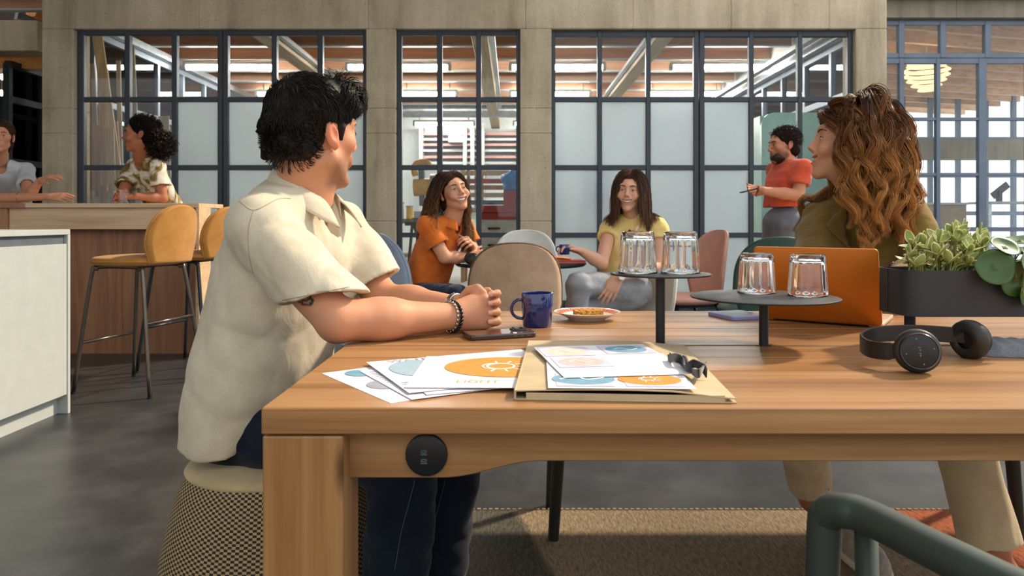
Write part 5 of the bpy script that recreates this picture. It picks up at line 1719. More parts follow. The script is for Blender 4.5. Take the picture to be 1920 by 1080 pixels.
        if stubble:
            m = np.clip((-0.030 - p[:, 2] + 0.12 * np.maximum(0, 0.02 - p[:, 1])) / 0.02, 0, 1) * np.clip((p[:, 1] + 0.005) / 0.02, 0, 1) * np.clip((p[:, 2] + 0.135) / 0.02, 0, 1)
            m *= 0.95
            w_ = (m * 0.6)[:, None]
            C[idx] = C[idx] * (1 - w_) + np.array(lin(stubble)[:3]) * w_
        C *= (1 + 0.05 * Waves(60, 5)(V))[:, None]
        return np.concatenate([np.clip(C, 0, 1), np.ones((len(V), 1))], 1)


def hand(F, wrist, fwd, nrm, side=1, curl=(0.4, 0.5, 0.35), sc=1.0, spread=0.12, thumb=(0.75, 0.7, 0.25), fingers=True, curls=None, k=0.006):
    """nrm = back of hand; side=+1: thumb lies towards cross(fwd,nrm)"""
    fwd = unit(fwd); nrm = unit(npv(nrm) - fwd * (npv(nrm) @ fwd)); sd = np.cross(fwd, nrm) * side
    w_ = npv(wrist)
    tips = []
    Ls = [(0.041, 0.025, 0.020), (0.046, 0.029, 0.021), (0.043, 0.027, 0.020), (0.034, 0.020, 0.018)]
    R = np.stack([fwd, sd, nrm], 1)
    F.op(ell(w_ + fwd * 0.045 * sc - nrm * 0.003, np.array((0.052, 0.036, 0.0145)) * sc, R), 0.015)
    for i in range(4):
        off = (0.029 - 0.0195 * i) * sc
        K = w_ + fwd * (0.088 - 0.004 * abs(i - 1) - (0.006 if i == 3 else 0)) * sc + sd * off
        F.op(cone(w_ + fwd * 0.01 + sd * off * 0.55, K, 0.0135 * sc, 0.0115 * sc), 0.010)
        if not fingers: continue
        th = 0.0; p = K; sp = (1.5 - i) * spread
        cl = curls[i] if curls else curl
        d0 = unit(fwd + sd * sp)
        for q, (L, ra, rb) in enumerate(zip(Ls[i], (0.0098, 0.0088, 0.0080), (0.0088, 0.0080, 0.0066))):
            th += cl[q]
            dr = d0 * math.cos(th) - nrm * math.sin(th)
            p2 = p + dr * L * sc
            F.op(cone(p, p2, ra * sc * (0.9 if i == 3 else 1), rb * sc * (0.9 if i == 3 else 1)), 0.0035 if q else 0.006)
            p = p2
        tips.append(p)
    a, b, c = thumb
    t0 = w_ + fwd * 0.018 * sc + sd * 0.022 * sc - nrm * 0.006
    d1 = unit(fwd * a + sd * b - nrm * c)
    t1 = t0 + d1 * 0.042 * sc
    d2 = unit(d1 + fwd * 0.45 - nrm * 0.1); t2 = t1 + d2 * 0.031 * sc
    d3 = unit(d2 + fwd * 0.3 - nrm * 0.15); t3 = t2 + d3 * 0.024 * sc
    F.op(cone(t0, t1, 0.0165 * sc, 0.0125 * sc), 0.012); F.op(cone(t1, t2, 0.0112 * sc, 0.0098 * sc), 0.004); F.op(cone(t2, t3, 0.0098 * sc, 0.0075 * sc), 0.003)
    return tips

# ------------------------------------------------------------------ hair
class Coll:
    def __init__(s): s.c = []
    def ell(s, c, r, R=None): s.c.append(('e', npv(c), np.array(r, float), np.eye(3) if R is None else R)); return s
    def cap(s, a, b, ra, rb=None): s.c.append(('c', npv(a), npv(b), ra, ra if rb is None else rb)); return s
    def push(s, P_, off):
        for q in s.c:
            if q[0] == 'e':
                _, c, r, R = q
                L = ((P_ - c) @ R) / (r + off[:, None])
                n = np.linalg.norm(L, axis=1)
                m = n < 1
                if m.any():
                    P_[m] = c + ((L[m] / np.maximum(n[m], 1e-6)[:, None]) * (r + off[m][:, None])) @ R.T
            else:
                _, a, b, ra, rb = q
                ba = b - a; t = np.clip(((P_ - a) @ ba) / (ba @ ba), 0, 1); ax = a + t[:, None] * ba
                d = P_ - ax; n = np.linalg.norm(d, axis=1); rr = ra + (rb - ra) * t + off
                m = n < rr
                if m.any(): P_[m] = ax[m] + d[m] / np.maximum(n[m], 1e-6)[:, None] * rr[m][:, None]
        return P_

def grow(roots, dirs, lengths, steps, coll, grav=0.25, off=None, drag=0.0, pull=None, jitter=0.0, seed=1):
    r = np.random.RandomState(seed)
    N = len(roots); P_ = roots.copy(); D = dirs.copy()
    off = np.full(N, 0.002) if off is None else off
    out = [P_.copy()]
    st = (lengths / steps)[:, None]
    g = np.array((0, 0, -1.0))
    for i in range(steps):
        D = D + g * grav + (pull(P_, i / steps) if pull is not None else 0) + r.normal(size=(N, 3)) * jitter
        D /= np.linalg.norm(D, axis=1)[:, None]
        old = P_.copy()
        P_ = coll.push(P_ + D * st, off)
        nd = P_ - old; ln = np.linalg.norm(nd, axis=1)[:, None]
        D = np.where(ln > 1e-6, nd / np.maximum(ln, 1e-6), D)
        out.append(P_.copy())
    return np.stack(out, 1)

def clump_strands(S, clump, k):
    N, m, _ = S.shape; nc = clump.max() + 1
    cnt = np.bincount(clump, minlength=nc)
    ctr = np.stack([np.stack([np.bincount(clump, S[:, i, q], nc) for q in range(3)], 1) / np.maximum(cnt, 1)[:, None] for i in range(m)], 1)
    t = (np.clip(np.linspace(-0.25, 1, m), 0, 1) ** 0.7 * k)[None, :, None]
    return S * (1 - t) + ctr[clump] * t

def wave_strands(S, amp, wl, clump, seed=3, start=0.25):
    """displace strands sideways with phase shared by clump"""
    r = np.random.RandomState(seed)
    N, m, _ = S.shape
    T = np.gradient(S, axis=1); T /= np.maximum(np.linalg.norm(T, axis=2, keepdims=True), 1e-9)
    seg = np.concatenate([np.zeros((N, 1)), np.cumsum(np.linalg.norm(np.diff(S, axis=1), axis=2), 1)], 1)
    nc = clump.max() + 1
    ph = r.rand(nc) * 6.28; sg = np.where(r.rand(nc) > 0.5, 1, -1); fr = 0.8 + 0.4 * r.rand(nc)
    up = np.array((0, 0, 1.0))
    A = r.normal(size=(nc, 3)); A /= np.linalg.norm(A, axis=1)[:, None]
    a = A[clump][:, None, :]
    B1 = np.cross(T, a); B1 /= np.maximum(np.linalg.norm(B1, axis=2, keepdims=True), 1e-6); B2 = np.cross(T, B1)
    th = seg * (2 * PI / wl) * fr[clump][:, None] + ph[clump][:, None]
    rel = seg / np.maximum(seg[:, -1:], 1e-6)
    am = amp * np.clip((rel - start) / 0.35, 0, 1)
    return S + (B1 * np.cos(th)[..., None] + B2 * np.sin(th)[..., None] * 0.6 * sg[clump][:, None, None]) * am[..., None]

def lock_strands(G, per, rad, seed=1):
    """bundle of strands round each guide path: narrow at the root, full in the middle, pointed at the tip"""
    r = np.random.RandomState(seed)
    N, m, _ = G.shape
    T = np.gradient(G, axis=1); T /= np.maximum(np.linalg.norm(T, axis=2, keepdims=True), 1e-9)
    B1 = np.cross(T, np.array((0.2, 0.9, 0.3))); B1 /= np.maximum(np.linalg.norm(B1, axis=2, keepdims=True), 1e-6); B2 = np.cross(T, B1)
    t = np.linspace(0, 1, m)
    pr = rad * (0.75 + 0.25 * np.sin(PI * np.minimum(1, t * 1.2))) * (1 - 0.75 * np.clip((t - 0.55) / 0.45, 0, 1) ** 1.4)
    ang = r.rand(N, per) * 2 * PI; rr = np.sqrt(r.rand(N, per)) * (0.7 + 0.6 * r.rand(N, 1))
    tw = (r.rand(N, 1) - 0.5) * 3.0
    a = ang[:, :, None] + tw[:, :, None] * t[None, None]
    off = (B1[:, None] * np.cos(a)[..., None] + B2[:, None] * np.sin(a)[..., None]) * (rr[:, :, None] * pr[None, None])[..., None]
    fz = np.cumsum(r.normal(size=(N, per, m, 3)) * 0.0006, axis=2)
    S = G[:, None] + off + fz
    return S.reshape(N * per, m, 3), np.repeat(np.arange(N), per)

def wave_locks(S, amp, wl, clump, az, ctr, seed=3, start=0.2):
    """coherent S-waves: sideways in the tangent direction round the head axis"""
    r = np.random.RandomState(seed); nc = clump.max() + 1
    N, m, _ = S.shape
    seg = np.concatenate([np.zeros((N, 1)), np.cumsum(np.linalg.norm(np.diff(S, axis=1), axis=2), 1)], 1)
    rad = S - np.asarray(ctr); rad[..., 2] = 0; rad /= np.maximum(np.linalg.norm(rad, axis=2, keepdims=True), 1e-6)
    tan = np.stack([-rad[..., 1], rad[..., 0], 0 * rad[..., 0]], -1)
    ca = np.bincount(clump, az, nc) / np.maximum(np.bincount(clump, minlength=nc), 1)
    ph = (2.2 * ca + r.rand(nc) * 2.2)[clump][:, None]; fr = (0.85 + 0.35 * r.rand(nc))[clump][:, None]
    am = (amp * (0.6 + 0.7 * r.rand(nc)))[clump][:, None] * np.clip((seg / np.maximum(seg[:, -1:], 1e-6) - start) / 0.3, 0, 1)
    th = seg * (2 * PI / wl) * fr + ph + 0.25 * r.normal(size=(N, 1))
    return S + tan * (np.sin(th) * am)[..., None] + rad * (np.cos(th) * am * 0.55)[..., None]

def strands_mesh(S, rad, taper=0.25, sides=3):
    N, m, _ = S.shape
    T = np.gradient(S, axis=1); T /= np.maximum(np.linalg.norm(T, axis=2, keepdims=True), 1e-9)
    ref = np.array((0.31, 0.52, 0.79))
    B1 = np.cross(T, ref); B1 /= np.maximum(np.linalg.norm(B1, axis=2, keepdims=True), 1e-6); B2 = np.cross(T, B1)
    t = np.linspace(0, 1, m)
    pr = (0.75 + 0.25 * np.minimum(1, t * 6)) * (1 - (1 - taper) * np.clip((t - 0.6) / 0.4, 0, 1) ** 1.5)
    rr = (rad[:, None] * pr[None])[..., None]
    V = np.stack([S + (B1 * math.cos(2 * PI * k / sides) + B2 * math.sin(2 * PI * k / sides)) * rr for k in range(sides)], 2)
    ids = np.arange(N * m * sides).reshape(N, m, sides)
    F = []
    for k in range(sides):
        k2 = (k + 1) % sides
        F.append(np.stack([ids[:, :-1, k], ids[:, :-1, k2], ids[:, 1:, k2], ids[:, 1:, k]], -1).reshape(-1, 4))
    return V.reshape(-1, 3), np.concatenate(F)

def strand_cols(N, m, sides, c0, c1, tip=None, seed=2, hi=0.0, clump=None):
    r = np.random.RandomState(seed)
    a = np.array(lin(c0)[:3]); b = np.array(lin(c1)[:3])
    w_ = r.rand(N)
    if clump is not None: w_ = np.clip(0.65 * r.rand(clump.max() + 1)[clump] + 0.35 * w_, 0, 1)
    base = a + (b - a) * (w_ ** 1.4)[:, None]
    C = np.repeat(base[:, None], m, 1)
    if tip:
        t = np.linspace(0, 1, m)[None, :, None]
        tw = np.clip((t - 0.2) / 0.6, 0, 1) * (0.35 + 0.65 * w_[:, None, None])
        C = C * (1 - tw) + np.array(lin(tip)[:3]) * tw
    C = np.repeat(C[:, :, None], sides, 2).reshape(-1, 3)
    return np.concatenate([C, np.ones((len(C), 1))], 1)

def scalp_roots(H, N, test, seed=0, grow_=1.0):
    """random roots on the skull ellipsoid, in world space, with outward normals; test(local unit dir)->mask"""
    r = np.random.RandomState(seed)
    d = r.normal(size=(N * 8, 3)); d /= np.linalg.norm(d, axis=1)[:, None]
    loc = np.array((0, -0.012, 0.045)) + d * np.array((0.0725, 0.092, 0.080)) * grow_
    m = test(loc); loc = loc[m][:N]; d = d[m][:N]
    nr = d / np.array((0.0725, 0.092, 0.080)); nr /= np.linalg.norm(nr, axis=1)[:, None]
    return H.O + (loc * H.sc) @ H.R.T, nr @ H.R.T, loc

SKIN = vcol('skin', rough=0.55, sss=0.10, spec=0.3, bump=0.12, bscale=350)
HAIRM = vcol('hair', rough=0.5, spec=0.35)
HAIRM_DARK = vcol('black_hair', rough=0.5, spec=0.25)
HAIRCAP = vcol('hair_base', rough=0.85, spec=0.08)

# ================================================================== things inside the workshop and the far bay
# boards leaning inside the first window
def leaning(pxb, pxt, pyt, d, wpx, m, th=0.025, label=''):
    w_ = wpx / FPX * d
    top = P(pxt, pyt, d + 0.05); bot = Vector(((pxb - HX) / FPX * d, d - 0.0, 0.0))
    r = empty('plank', bot, 0, 'raw timber plank leaning inside the workshop window', 'plank', 'planks leaning in the workshop')
    mesh('board', xf(bar((0, 0, 0.014), top - bot, w_, th, up=(0, 1, 0)), Matrix.Identity(4)), m, r, bevel=0.002)
PZ = [PLANKZ, wood('red_plank', '946848', 'b0845c', 'c49a74', 'z', 0.7, knots=False), wood('grey_plank', '8f8672', 'aea48e', 'c2b8a2', 'z', 0.7, knots=False)]
for k, (b_, t_, y_, d_, w_) in enumerate(((252, 182, 62, 9.05, 19), (178, 156, 122, 9.15, 17), (192, 170, 120, 9.2, 15), (206, 190, 118, 9.1, 16), (222, 196, 130, 9.25, 14), (268, 247, 86, 9.1, 10), (160, 153, 210, 9.0, 12),
                                          (240, 214, 228, 9.3, 13), (232, 222, 114, 9.4, 8), (214, 205, 240, 8.95, 18), (186, 182, 235, 8.92, 14), (316, 307, 218, 9.35, 20), (338, 334, 220, 9.1, 12), (388, 381, 235, 9.05, 13), (362, 352, 300, 9.1, 12))):
    leaning(b_, t_, y_, d_, w_, PZ[k % 3])
pal = empty('plank_stack', P(190, 440, 8.98), 0, 'stack of short upright timber offcuts low in the workshop window', 'timber'); pal.location.z = 0.012
for k in range(7):
    x0 = (152 + k * 13 - HX) / FPX * 8.85
    mesh('offcut', box(x0, x0 + 0.075, 8.82, 8.86, 0.012, 1.42 - 0.07 * (k % 3)), PZ[(k + 1) % 3], pal, world=True)

# mitre saw on a stand
YEL = M_('tool_yellow', 'd29a1c', 0.45, var=0.06); DG = M_('tool_grey', '4c5054', 0.5, 0.3); LG = M_('tool_alloy', '9a9c9c', 0.4, 0.7)
sd_ = 9.7
sw = empty('mitre_saw', (P(798, 400, sd_).x, sd_, 0), 0, 'yellow mitre saw on a folding stand in the workshop', 'saw')
def sp(px, py): q = P(px, py, sd_); return (q.x, q.y, q.z)
mesh('stand_top', box(sp(762, 0)[0], sp(835, 0)[0], sd_ - 0.15, sd_ + 0.15, 0.93, 0.98), DG, sw, world=True)
for a_, b_ in ((775, 764), (822, 838), (778, 812), (818, 780)):
    mesh('stand_leg', bar((sp(a_, 0)[0], sd_ - 0.1, 0.95), (sp(b_, 0)[0], sd_ - 0.14, 0.012), 0.035, 0.035, up=(0, 1, 0)), DG, sw, world=True)
mesh('turntable', lathe([(0, 0), (0.2, 0), (0.2, 0.05), (0, 0.06)], 28, c=(sp(800, 0)[0], sd_, 0.98)), LG, sw, world=True, auto=40)
mesh('motor', tube([sp(776, 352), sp(812, 350)], 0.115, 20), YEL, sw, world=True, auto=40)
mesh('blade_guard', xf(lathe([(0.03, -0.03), (0.15, -0.03), (0.155, 0.03), (0.03, 0.03)], 28), trans(sp(812, 348)) @ Matrix.Rotation(PI / 2, 4, 'Y')), LG, sw, world=True, auto=40)
mesh('arm', bar(sp(792, 386), sp(790, 318), 0.07, 0.09, up=(0, 1, 0)), DG, sw, world=True, bevel=0.008)
mesh('handle', tube(smooth_path([sp(779, 330), sp(776, 316), sp(782, 306), (sp(800, 304)), sp(806, 312)], 5), 0.04, 12), YEL, sw, world=True, smooth=True)
mesh('fence', box(sp(775, 0)[0], sp(828, 0)[0], sd_ + 0.06, sd_ + 0.09, 1.02, 1.12), LG, sw, world=True)
# red trolley with drawers and a blue bag
cd_ = 10.6
def tp(px, py): q = P(px, py, cd_); return q
RD = M_('trolley_red', '9e2c22', 0.5, var=0.08); GD = M_('drawer_grey', 'b9bab4', 0.5)
tr = empty('tool_trolley', (tp(935, 0).x, cd_, 0), 0, 'red tool trolley with grey drawers in the workshop', 'trolley')
mesh('carcass', box(tp(898, 0).x, tp(985, 0).x, cd_, cd_ + 0.5, 0.1, tp(0, 398).z), RD, tr, world=True, bevel=0.01)
for k in range(3):
    z1 = tp(0, 412).z - k * 0.24
    dw = mesh('drawer', box(tp(902, 0).x, tp(980, 0).x, cd_ - 0.03, cd_ + 0.01, z1 - 0.22, z1), GD, tr, world=True, bevel=0.006)
    mesh('drawer_handle', box(tp(915, 0).x, tp(938, 0).x, cd_ - 0.06, cd_ - 0.025, z1 - 0.14, z1 - 0.11), BLACK, dw, world=True)
for px in (905, 978):
    mesh('castor', lathe([(0, 0), (0.04, 0), (0.045, 0.05), (0.03, 0.1), (0, 0.1)], 14, c=(tp(px, 0).x, cd_ + 0.2, 0.012)), BLACK, tr, world=True)
mesh('top_rail', box(tp(898, 0).x, tp(985, 0).x, cd_ - 0.04, cd_ + 0.02, tp(0, 398).z, tp(0, 385).z), RD, tr, world=True)
rk = empty('timber_rack', (tp(920, 0).x, cd_ + 1.2, 0), 0, 'open rack of timber strips behind the red trolley', 'rack')
for px in (868, 903, 975):
    mesh('upright', box(P(px, 0, cd_ + 1.2).x - 0.03, P(px, 0, cd_ + 1.2).x + 0.03, cd_ + 1.15, cd_ + 1.25, 0.012, P(0, 318, cd_ + 1.2).z), PZ[0], rk, world=True)
for k, py in enumerate((325, 340, 352, 366, 380, 394)):
    z = P(0, py, cd_ + 1.2).z
    mesh('strip', box(P(865, 0, cd_ + 1.2).x, P(978, 0, cd_ + 1.2).x, cd_ + 1.1, cd_ + 1.2, z - 0.035, z + 0.035), (PZ[0], RD, PZ[1], PZ[2], M_('strip_blue', '4a5a78', 0.6), PZ[0])[k], rk, world=True)
bgm = SDF((tp(935, 0).x, cd_ - 0.3, 1.2), (tp(990, 0).x, cd_ + 0.4, 1.85), 0.02)
bgm.op(ell((tp(962, 338).x, cd_ + 0.1, tp(0, 340).z), (0.17, 0.14, 0.17)), 0); bgm.op(ell((tp(966, 350).x, cd_ + 0.1, tp(0, 352).z), (0.18, 0.14, 0.1)), 0.05); bgm.displace(lambda p: 0.04 * Waves(20, 3).ridge(p) + 0.015 * Waves(45, 4)(p))
bgm.halfspace((0, 0, tp(0, 356).z - 0.004), (0, 0, -1))
V, Fc = bgm.mesh(1)
bo = mesh('plastic_bag', (V, Fc), M_('blue_plastic', '2f7ac0', 0.35, var=0.1), None, smooth=True); tag(bo, 'crumpled blue plastic bag on top of the red crate', 'bag')
cr_ = empty('crate', (tp(958, 0).x, cd_ + 0.1, tp(0, 398).z), 0, 'dark red crate under the blue plastic bag', 'crate')
mesh('box', box(tp(944, 0).x, tp(978, 0).x, cd_ + 0.02, cd_ + 0.3, tp(0, 398).z, tp(0, 356).z), RD, cr_, world=True, bevel=0.01)
# white wall rack and machines on the far wall
wr_ = empty('wall_rack', (P(860, 0, 18.7).x, 18.9, 2.3), 0, 'white wall rack with rails on the far workshop wall', 'rack')
for k, py in enumerate((252, 262, 272, 283, 295, 306)):
    z = P(0, py, 18.7).z
    mesh('rail', box(P(792, 0, 18.7).x, P(975, 0, 18.7).x, 18.6, 18.95, z - 0.03, z + 0.03), WHITE if k % 2 else M_('pink_rail%d' % k, 'b98a84', 0.6), wr_, world=True)
for px in (790, 872, 886, 905, 974):
    mesh('upright', box(P(px, 0, 18.6).x - 0.05, P(px, 0, 18.6).x + 0.05, 18.5, 18.98, 1.2, 3.35), WHITE, wr_, world=True)
mesh('bracket', box(P(842, 0, 18.5).x, P(868, 0, 18.5).x, 18.3, 18.7, P(0, 268, 18.5).z, P(0, 256, 18.5).z), WHITE, wr_, world=True)
du = mesh('duct', tube([(P(745, 205, 16.5).x, 16.5, P(0, 207, 16.5).z), (P(1010, 205, 16.5).x, 16.5, P(0, 207, 16.5).z)], 0.16, 20), STEEL, None, auto=40); tag(du, kind='structure')
wbench = empty('workbench', (P(770, 0, 12.0).x, 12.0, 0), 0, 'cluttered grey workbench behind the mitre saw', 'workbench')
mesh('bench_top', box(P(700, 0, 12).x, P(880, 0, 12).x, 11.9, 12.6, 0.95, 1.02), M_('bench_grey', '7a8078', 0.7), wbench, world=True)
for px in (706, 790, 872): mesh('leg', box(P(px, 0, 12).x - 0.04, P(px, 0, 12).x + 0.04, 11.95, 12.03, 0.012, 0.95), PZ[0], wbench, world=True)
mesh('lower_shelf', box(P(702, 0, 12).x, P(878, 0, 12).x, 11.95, 12.5, 0.4, 0.45), PZ[0], wbench, world=True)
for k, (px, w_, h_, c_) in enumerate(((747, 0.14, 0.28, 'e0d8b8'), (766, 0.12, 0.22, 'd8b040'), (836, 0.16, 0.2, 'c8ccca'), (855, 0.1, 0.3, 'b04a3a'), (870, 0.1, 0.26, 'd8d4c0'))):
    x_ = P(px, 0, 12).x
    r = empty('paint_tin', (x_, 12.15, 1.02), 0, 'lidded %s tin on the grey workbench' % ('cream', 'yellow', 'pale grey', 'red', 'beige')[k], 'tin')
    mesh('can', lathe([(0, 0), (w_ / 2, 0), (w_ / 2, h_ * 0.9), (0, h_ * 0.9)], 20), M_('tin%d' % k, c_, 0.4), r, auto=40)
    mesh('lid', lathe([(0, h_ * 0.9), (w_ / 2 + 0.006, h_ * 0.9), (w_ / 2 + 0.006, h_), (0, h_)], 20), LG, r, auto=40)
# mint extraction booth
md_ = 9.15
MINT = M_('mint_panel', 'a6cfc0', 0.3, var=0.04, trans=0.25)
mb = empty('spray_booth', (P(1515, 0, md_).x, md_, 0), 0, 'large pale mint booth with rounded corner behind the glass', 'booth')
v, f = prism(rrect(P(1568, 0, md_).x - P(1428, 0, md_).x, 1.78, 0.16, 6, c=((P(1568, 0, md_).x + P(1428, 0, md_).x) / 2, P(0, 211, md_).z - 0.89)), md_, md_ + 0.06, 'y')
mesh('panel', (v, f), MINT, mb, world=True, auto=40)
mesh('side_panel', box(P(1428, 0, md_).x, P(1428, 0, md_).x + 0.05, md_ + 0.06, md_ + 1.2, 0.7, P(0, 216, md_).z), MINT, mb, world=True)
mesh('base', box(P(1424, 0, md_).x, P(1568, 0, md_).x, md_ - 0.05, md_ + 1.2, 0.012, 0.72), M_('booth_base', '6d7a80', 0.6), mb, world=True)
for k in range(4):
    mesh('control', box(P(1432 + k * 40, 0, md_).x, P(1455 + k * 40, 0, md_).x, md_ - 0.07, md_ - 0.045, 0.5, 0.62), M_('control%d' % k, ('2e4a8a', '30383c', '2e4a8a', 'b0b4b2')[k], 0.4), mb, world=True)
bs = mesh('tarpaulin', rough_box(0.34, 0.2, 0.42, 8, 0.02), M_('blue_tarp', '3a63c0', 0.6), None, smooth=True, loc=(P(1118, 350, 9.0).x, 9.0, P(0, 352, 9.0).z + 0.028))
tag(bs, 'blue bundle seen dimly through the frosted panes', 'bundle')
st_ = empty('trestle', (P(1118, 0, 9.0).x, 9.0, 0), 0, 'timber trestle under the blue bundle behind frosted glass', 'trestle')
hz = P(0, 352, 9.0).z - 0.2
mesh('top', box(P(1080, 0, 9).x, P(1160, 0, 9).x, 8.9, 9.1, hz - 0.06, hz + 0.005), PZ[0], st_, world=True)
for px in (1090, 1150): mesh('leg', box(P(px, 0, 9).x - 0.03, P(px, 0, 9).x + 0.03, 8.95, 9.05, 0.012, hz - 0.06), PZ[0], st_, world=True)
# far bay on the right: counter, desk and screen
ct = empty('counter', (P(1775, 0, 13.5).x, 13.5, 0), 0, 'pale timber counter in the bay beyond the window', 'counter')
mesh('body', box(P(1752, 0, 13.5).x, P(1812, 0, 13.5).x, 13.5, 14.1, 0, P(0, 384, 13.5).z), M_('counter_side', 'a08c74', 0.6), ct, world=True)
mesh('top', box(P(1750, 0, 13.5).x, P(1814, 0, 13.5).x, 13.46, 14.14, P(0, 384, 13.5).z, P(0, 380, 13.5).z), WHITE, ct, world=True)
dk = empty('desk', (P(1880, 0, 13.5).x, 13.5, 0), 0, 'desk with a tilted dark screen beyond the bay window', 'desk')
zt_ = P(0, 378, 13.5).z
mesh('top', box(P(1845, 0, 13.5).x, P(1960, 0, 13.5).x, 13.3, 14.0, zt_ - 0.04, zt_), WHITE, dk, world=True)
for px in (1850, 1955): mesh('leg', box(P(px, 0, 13.5).x - 0.03, P(px, 0, 13.5).x + 0.03, 13.4, 13.46, 0, zt_ - 0.04), STEEL, dk, world=True)
scn = empty('monitor', (P(1880, 0, 13.5).x, 13.6, zt_), 0, 'dark tilted monitor on the far desk', 'monitor')
mesh('screen', bar((-0.12, 0, 0.1), (0.16, 0, 0.32), 0.04, 0.12, up=(0.6, 0, -0.8)), DG, scn)
mesh('stand', box(-0.03, 0.03, -0.05, 0.05, 0, 0.2), DG, scn)
gp_ = empty('room_divider', (P(1697, 0, 6.9).x, 6.9, 0), 0, 'tall grey felt room divider behind the woman with the laptop', 'divider')
mesh('panel', box(P(1684, 0, 6.9).x, P(1713, 0, 6.9).x, 6.88, 6.94, 0.05, P(0, 257, 6.9).z), fabric('grey_felt', '6f7884', '8b95a2', 400), gp_, world=True, bevel=0.008)
mesh('foot', box(P(1680, 0, 6.9).x, P(1717, 0, 6.9).x, 6.75, 7.07, 0, 0.05), BLACK, gp_, world=True)

# ================================================================== the man at the table
def build_man():
    root = empty('person', (-0.56, 1.74, 0), 0, 'man in a cream linen shirt and dark jeans sitting on the pouf', 'person')
    F2 = (0.958, -0.287)
    SR, SL = np.array((-0.560, 1.605, 0.985)), np.array((-0.468, 1.945, 0.985))
    ER, EL = np.array((-0.352, 1.487, 0.797)), np.array((-0.322, 1.85, 0.797))
    WR, WL = np.array((-0.130, 1.625, 0.788)), np.array((-0.128, 1.71, 0.796))
    NB = np.array((-0.515, 1.772, 1.055))
    H = Head((-0.468, 1.745, 1.200), (0.62, 0.78, 0.05), (0.10, 0.0, 1), 1.04, 0.0, False)
    # ---- skin
    B = SDF((-0.72, 1.38, 0.72), (0.03, 2.08, 1.36), 0.0042)
    H.build(B)
    B.op(cone(H.W(0, -0.028, -0.05), NB, 0.056, 0.062), 0.02)
    B.op(cone(H.W(0, 0.012, -0.085), NB + (0.03, 0, 0.0), 0.044, 0.055), 0.02)
    B.op(loft([(0.80, -0.57, 1.775, 0.09, 0.13), (0.95, -0.55, 1.775, 0.10, 0.15), (1.03, -0.535, 1.775, 0.075, 0.11)], F2), 0.02)
    for S_, E_, W_ in ((SR, ER, WR), (SL, EL, WL)):
        B.op(cone(S_, E_, 0.050, 0.043), 0.01)
        ax = unit(W_ - E_)
        B.op(cone(E_, E_ + (W_ - E_) * 0.42, 0.0445, 0.0425), 0.012)
        B.op(cone(E_ + (W_ - E_) * 0.36, W_, 0.0425, 0.0275), 0.02)
    # clasped hands; right hand nearest, its back to the room
    wr = WR
    kn = [P(908, 560, 1.645), P(914, 573, 1.64), P(915, 590, 1.638), P(911, 606, 1.64)]
    for i, q in enumerate(kn):
        st_ = wr + np.array((0.004, 0.006, 0.012 - 0.009 * i))
        B.op(cone(st_, q, 0.0175, 0.0125), 0.012)
        B.op(cone(q, npv(q) + np.array((0.012, 0.038, -0.004)), 0.0115, 0.0095), 0.005)          # right fingers folding away
    B.op(ell(P(885, 588, 1.65), (0.03, 0.016, 0.034)), 0.015)
    B.op(cone(wr + np.array((0.0, 0.0, 0.0)), P(884, 586, 1.645), 0.026, 0.027), 0.015)
    # left hand behind
    for i, y_ in enumerate((557, 573, 590, 606)):
        B.op(cone(WL + np.array((0.004, 0.0, 0.01 - 0.009 * i)), P(905, y_, 1.70), 0.017, 0.013), 0.012)
        a = P(905, y_, 1.70); b = P(931, y_ - 6 + i, 1.665); c = P(933, y_ - 7 + i, 1.632); d = P(919, y_ - 6 + i * 0.9, 1.6185)
        B.op(cone(a, b, 0.0105, 0.0098), 0.004); B.op(cone(b, c, 0.0098, 0.0092), 0.002); B.op(cone(c, d, 0.0092, 0.0074), 0.002)
    # thumbs on top
    B.op(cone(WL + np.array((0.01, -0.01, 0.012)), P(880, 545, 1.675), 0.017, 0.012), 0.010)
    B.op(cone(P(880, 545, 1.675), P(896, 540, 1.662), 0.0115, 0.0105), 0.002); B.op(cone(P(896, 540, 1.662), P(908, 549, 1.648), 0.0105, 0.0080), 0.001)
    B.op(cone(wr + np.array((0.012, 0.004, 0.018)), P(893, 556, 1.655), 0.016, 0.011), 0.012)
    B.op(cone(P(893, 556, 1.672), P(908, 546, 1.674), 0.0105, 0.009), 0.003); B.op(cone(P(908, 546, 1.674), P(916, 543, 1.67), 0.009, 0.0072), 0.001)
    B.displace(lambda p: 0.0008 * Waves(55, 9)(p))
    V, Fc = B.mesh(2)
    C = H.skin_cols(V, 'c98e6c', 'b0685a', 'cc6a50', stubble='7d5a48')
    # tattoo on the right upper arm
    tc_ = npv(P(575, 566, 1.475)); rel = V - tc_
    rr = np.sqrt(rel[:, 0] ** 2 + (rel[:, 2] * 1.6) ** 2); an = np.arctan2(rel[:, 2] * 1.6, rel[:, 0])
    tat = ((np.abs(rr - 0.013 - 0.004 * np.sin(an)) < 0.0045) & (an < 1.2)) | ((rr < 0.02) & (np.abs(rel[:, 2] - rel[:, 0] * 0.3 - 0.004) < 0.002))
    C[tat & (V[:, 1] < 1.56)] = (0.035, 0.045, 0.05, 1)
    body = mesh('body', (V, Fc), SKIN, root, world=True, smooth=True, cols=C)
    NAIL = M_('nail', 'd9a894', 0.25, var=0)
    for i, y_ in enumerate((557, 573, 590, 606)):
        d = P(919, y_ - 6 + i * 0.9, 1.6185)
        g = grid_surf(lambda u, v: (d.x - 0.004 + 0.0095 * u, d.y - 0.0072 + 0.0022 * (2 * v - 1) ** 2 - 0.001 * u, d.z + (v - 0.5) * 0.0095), 5, 5)
        mesh('fingernail', g, NAIL, root, world=True, smooth=True)
    H.extras(root, '3a2418', '17100c')
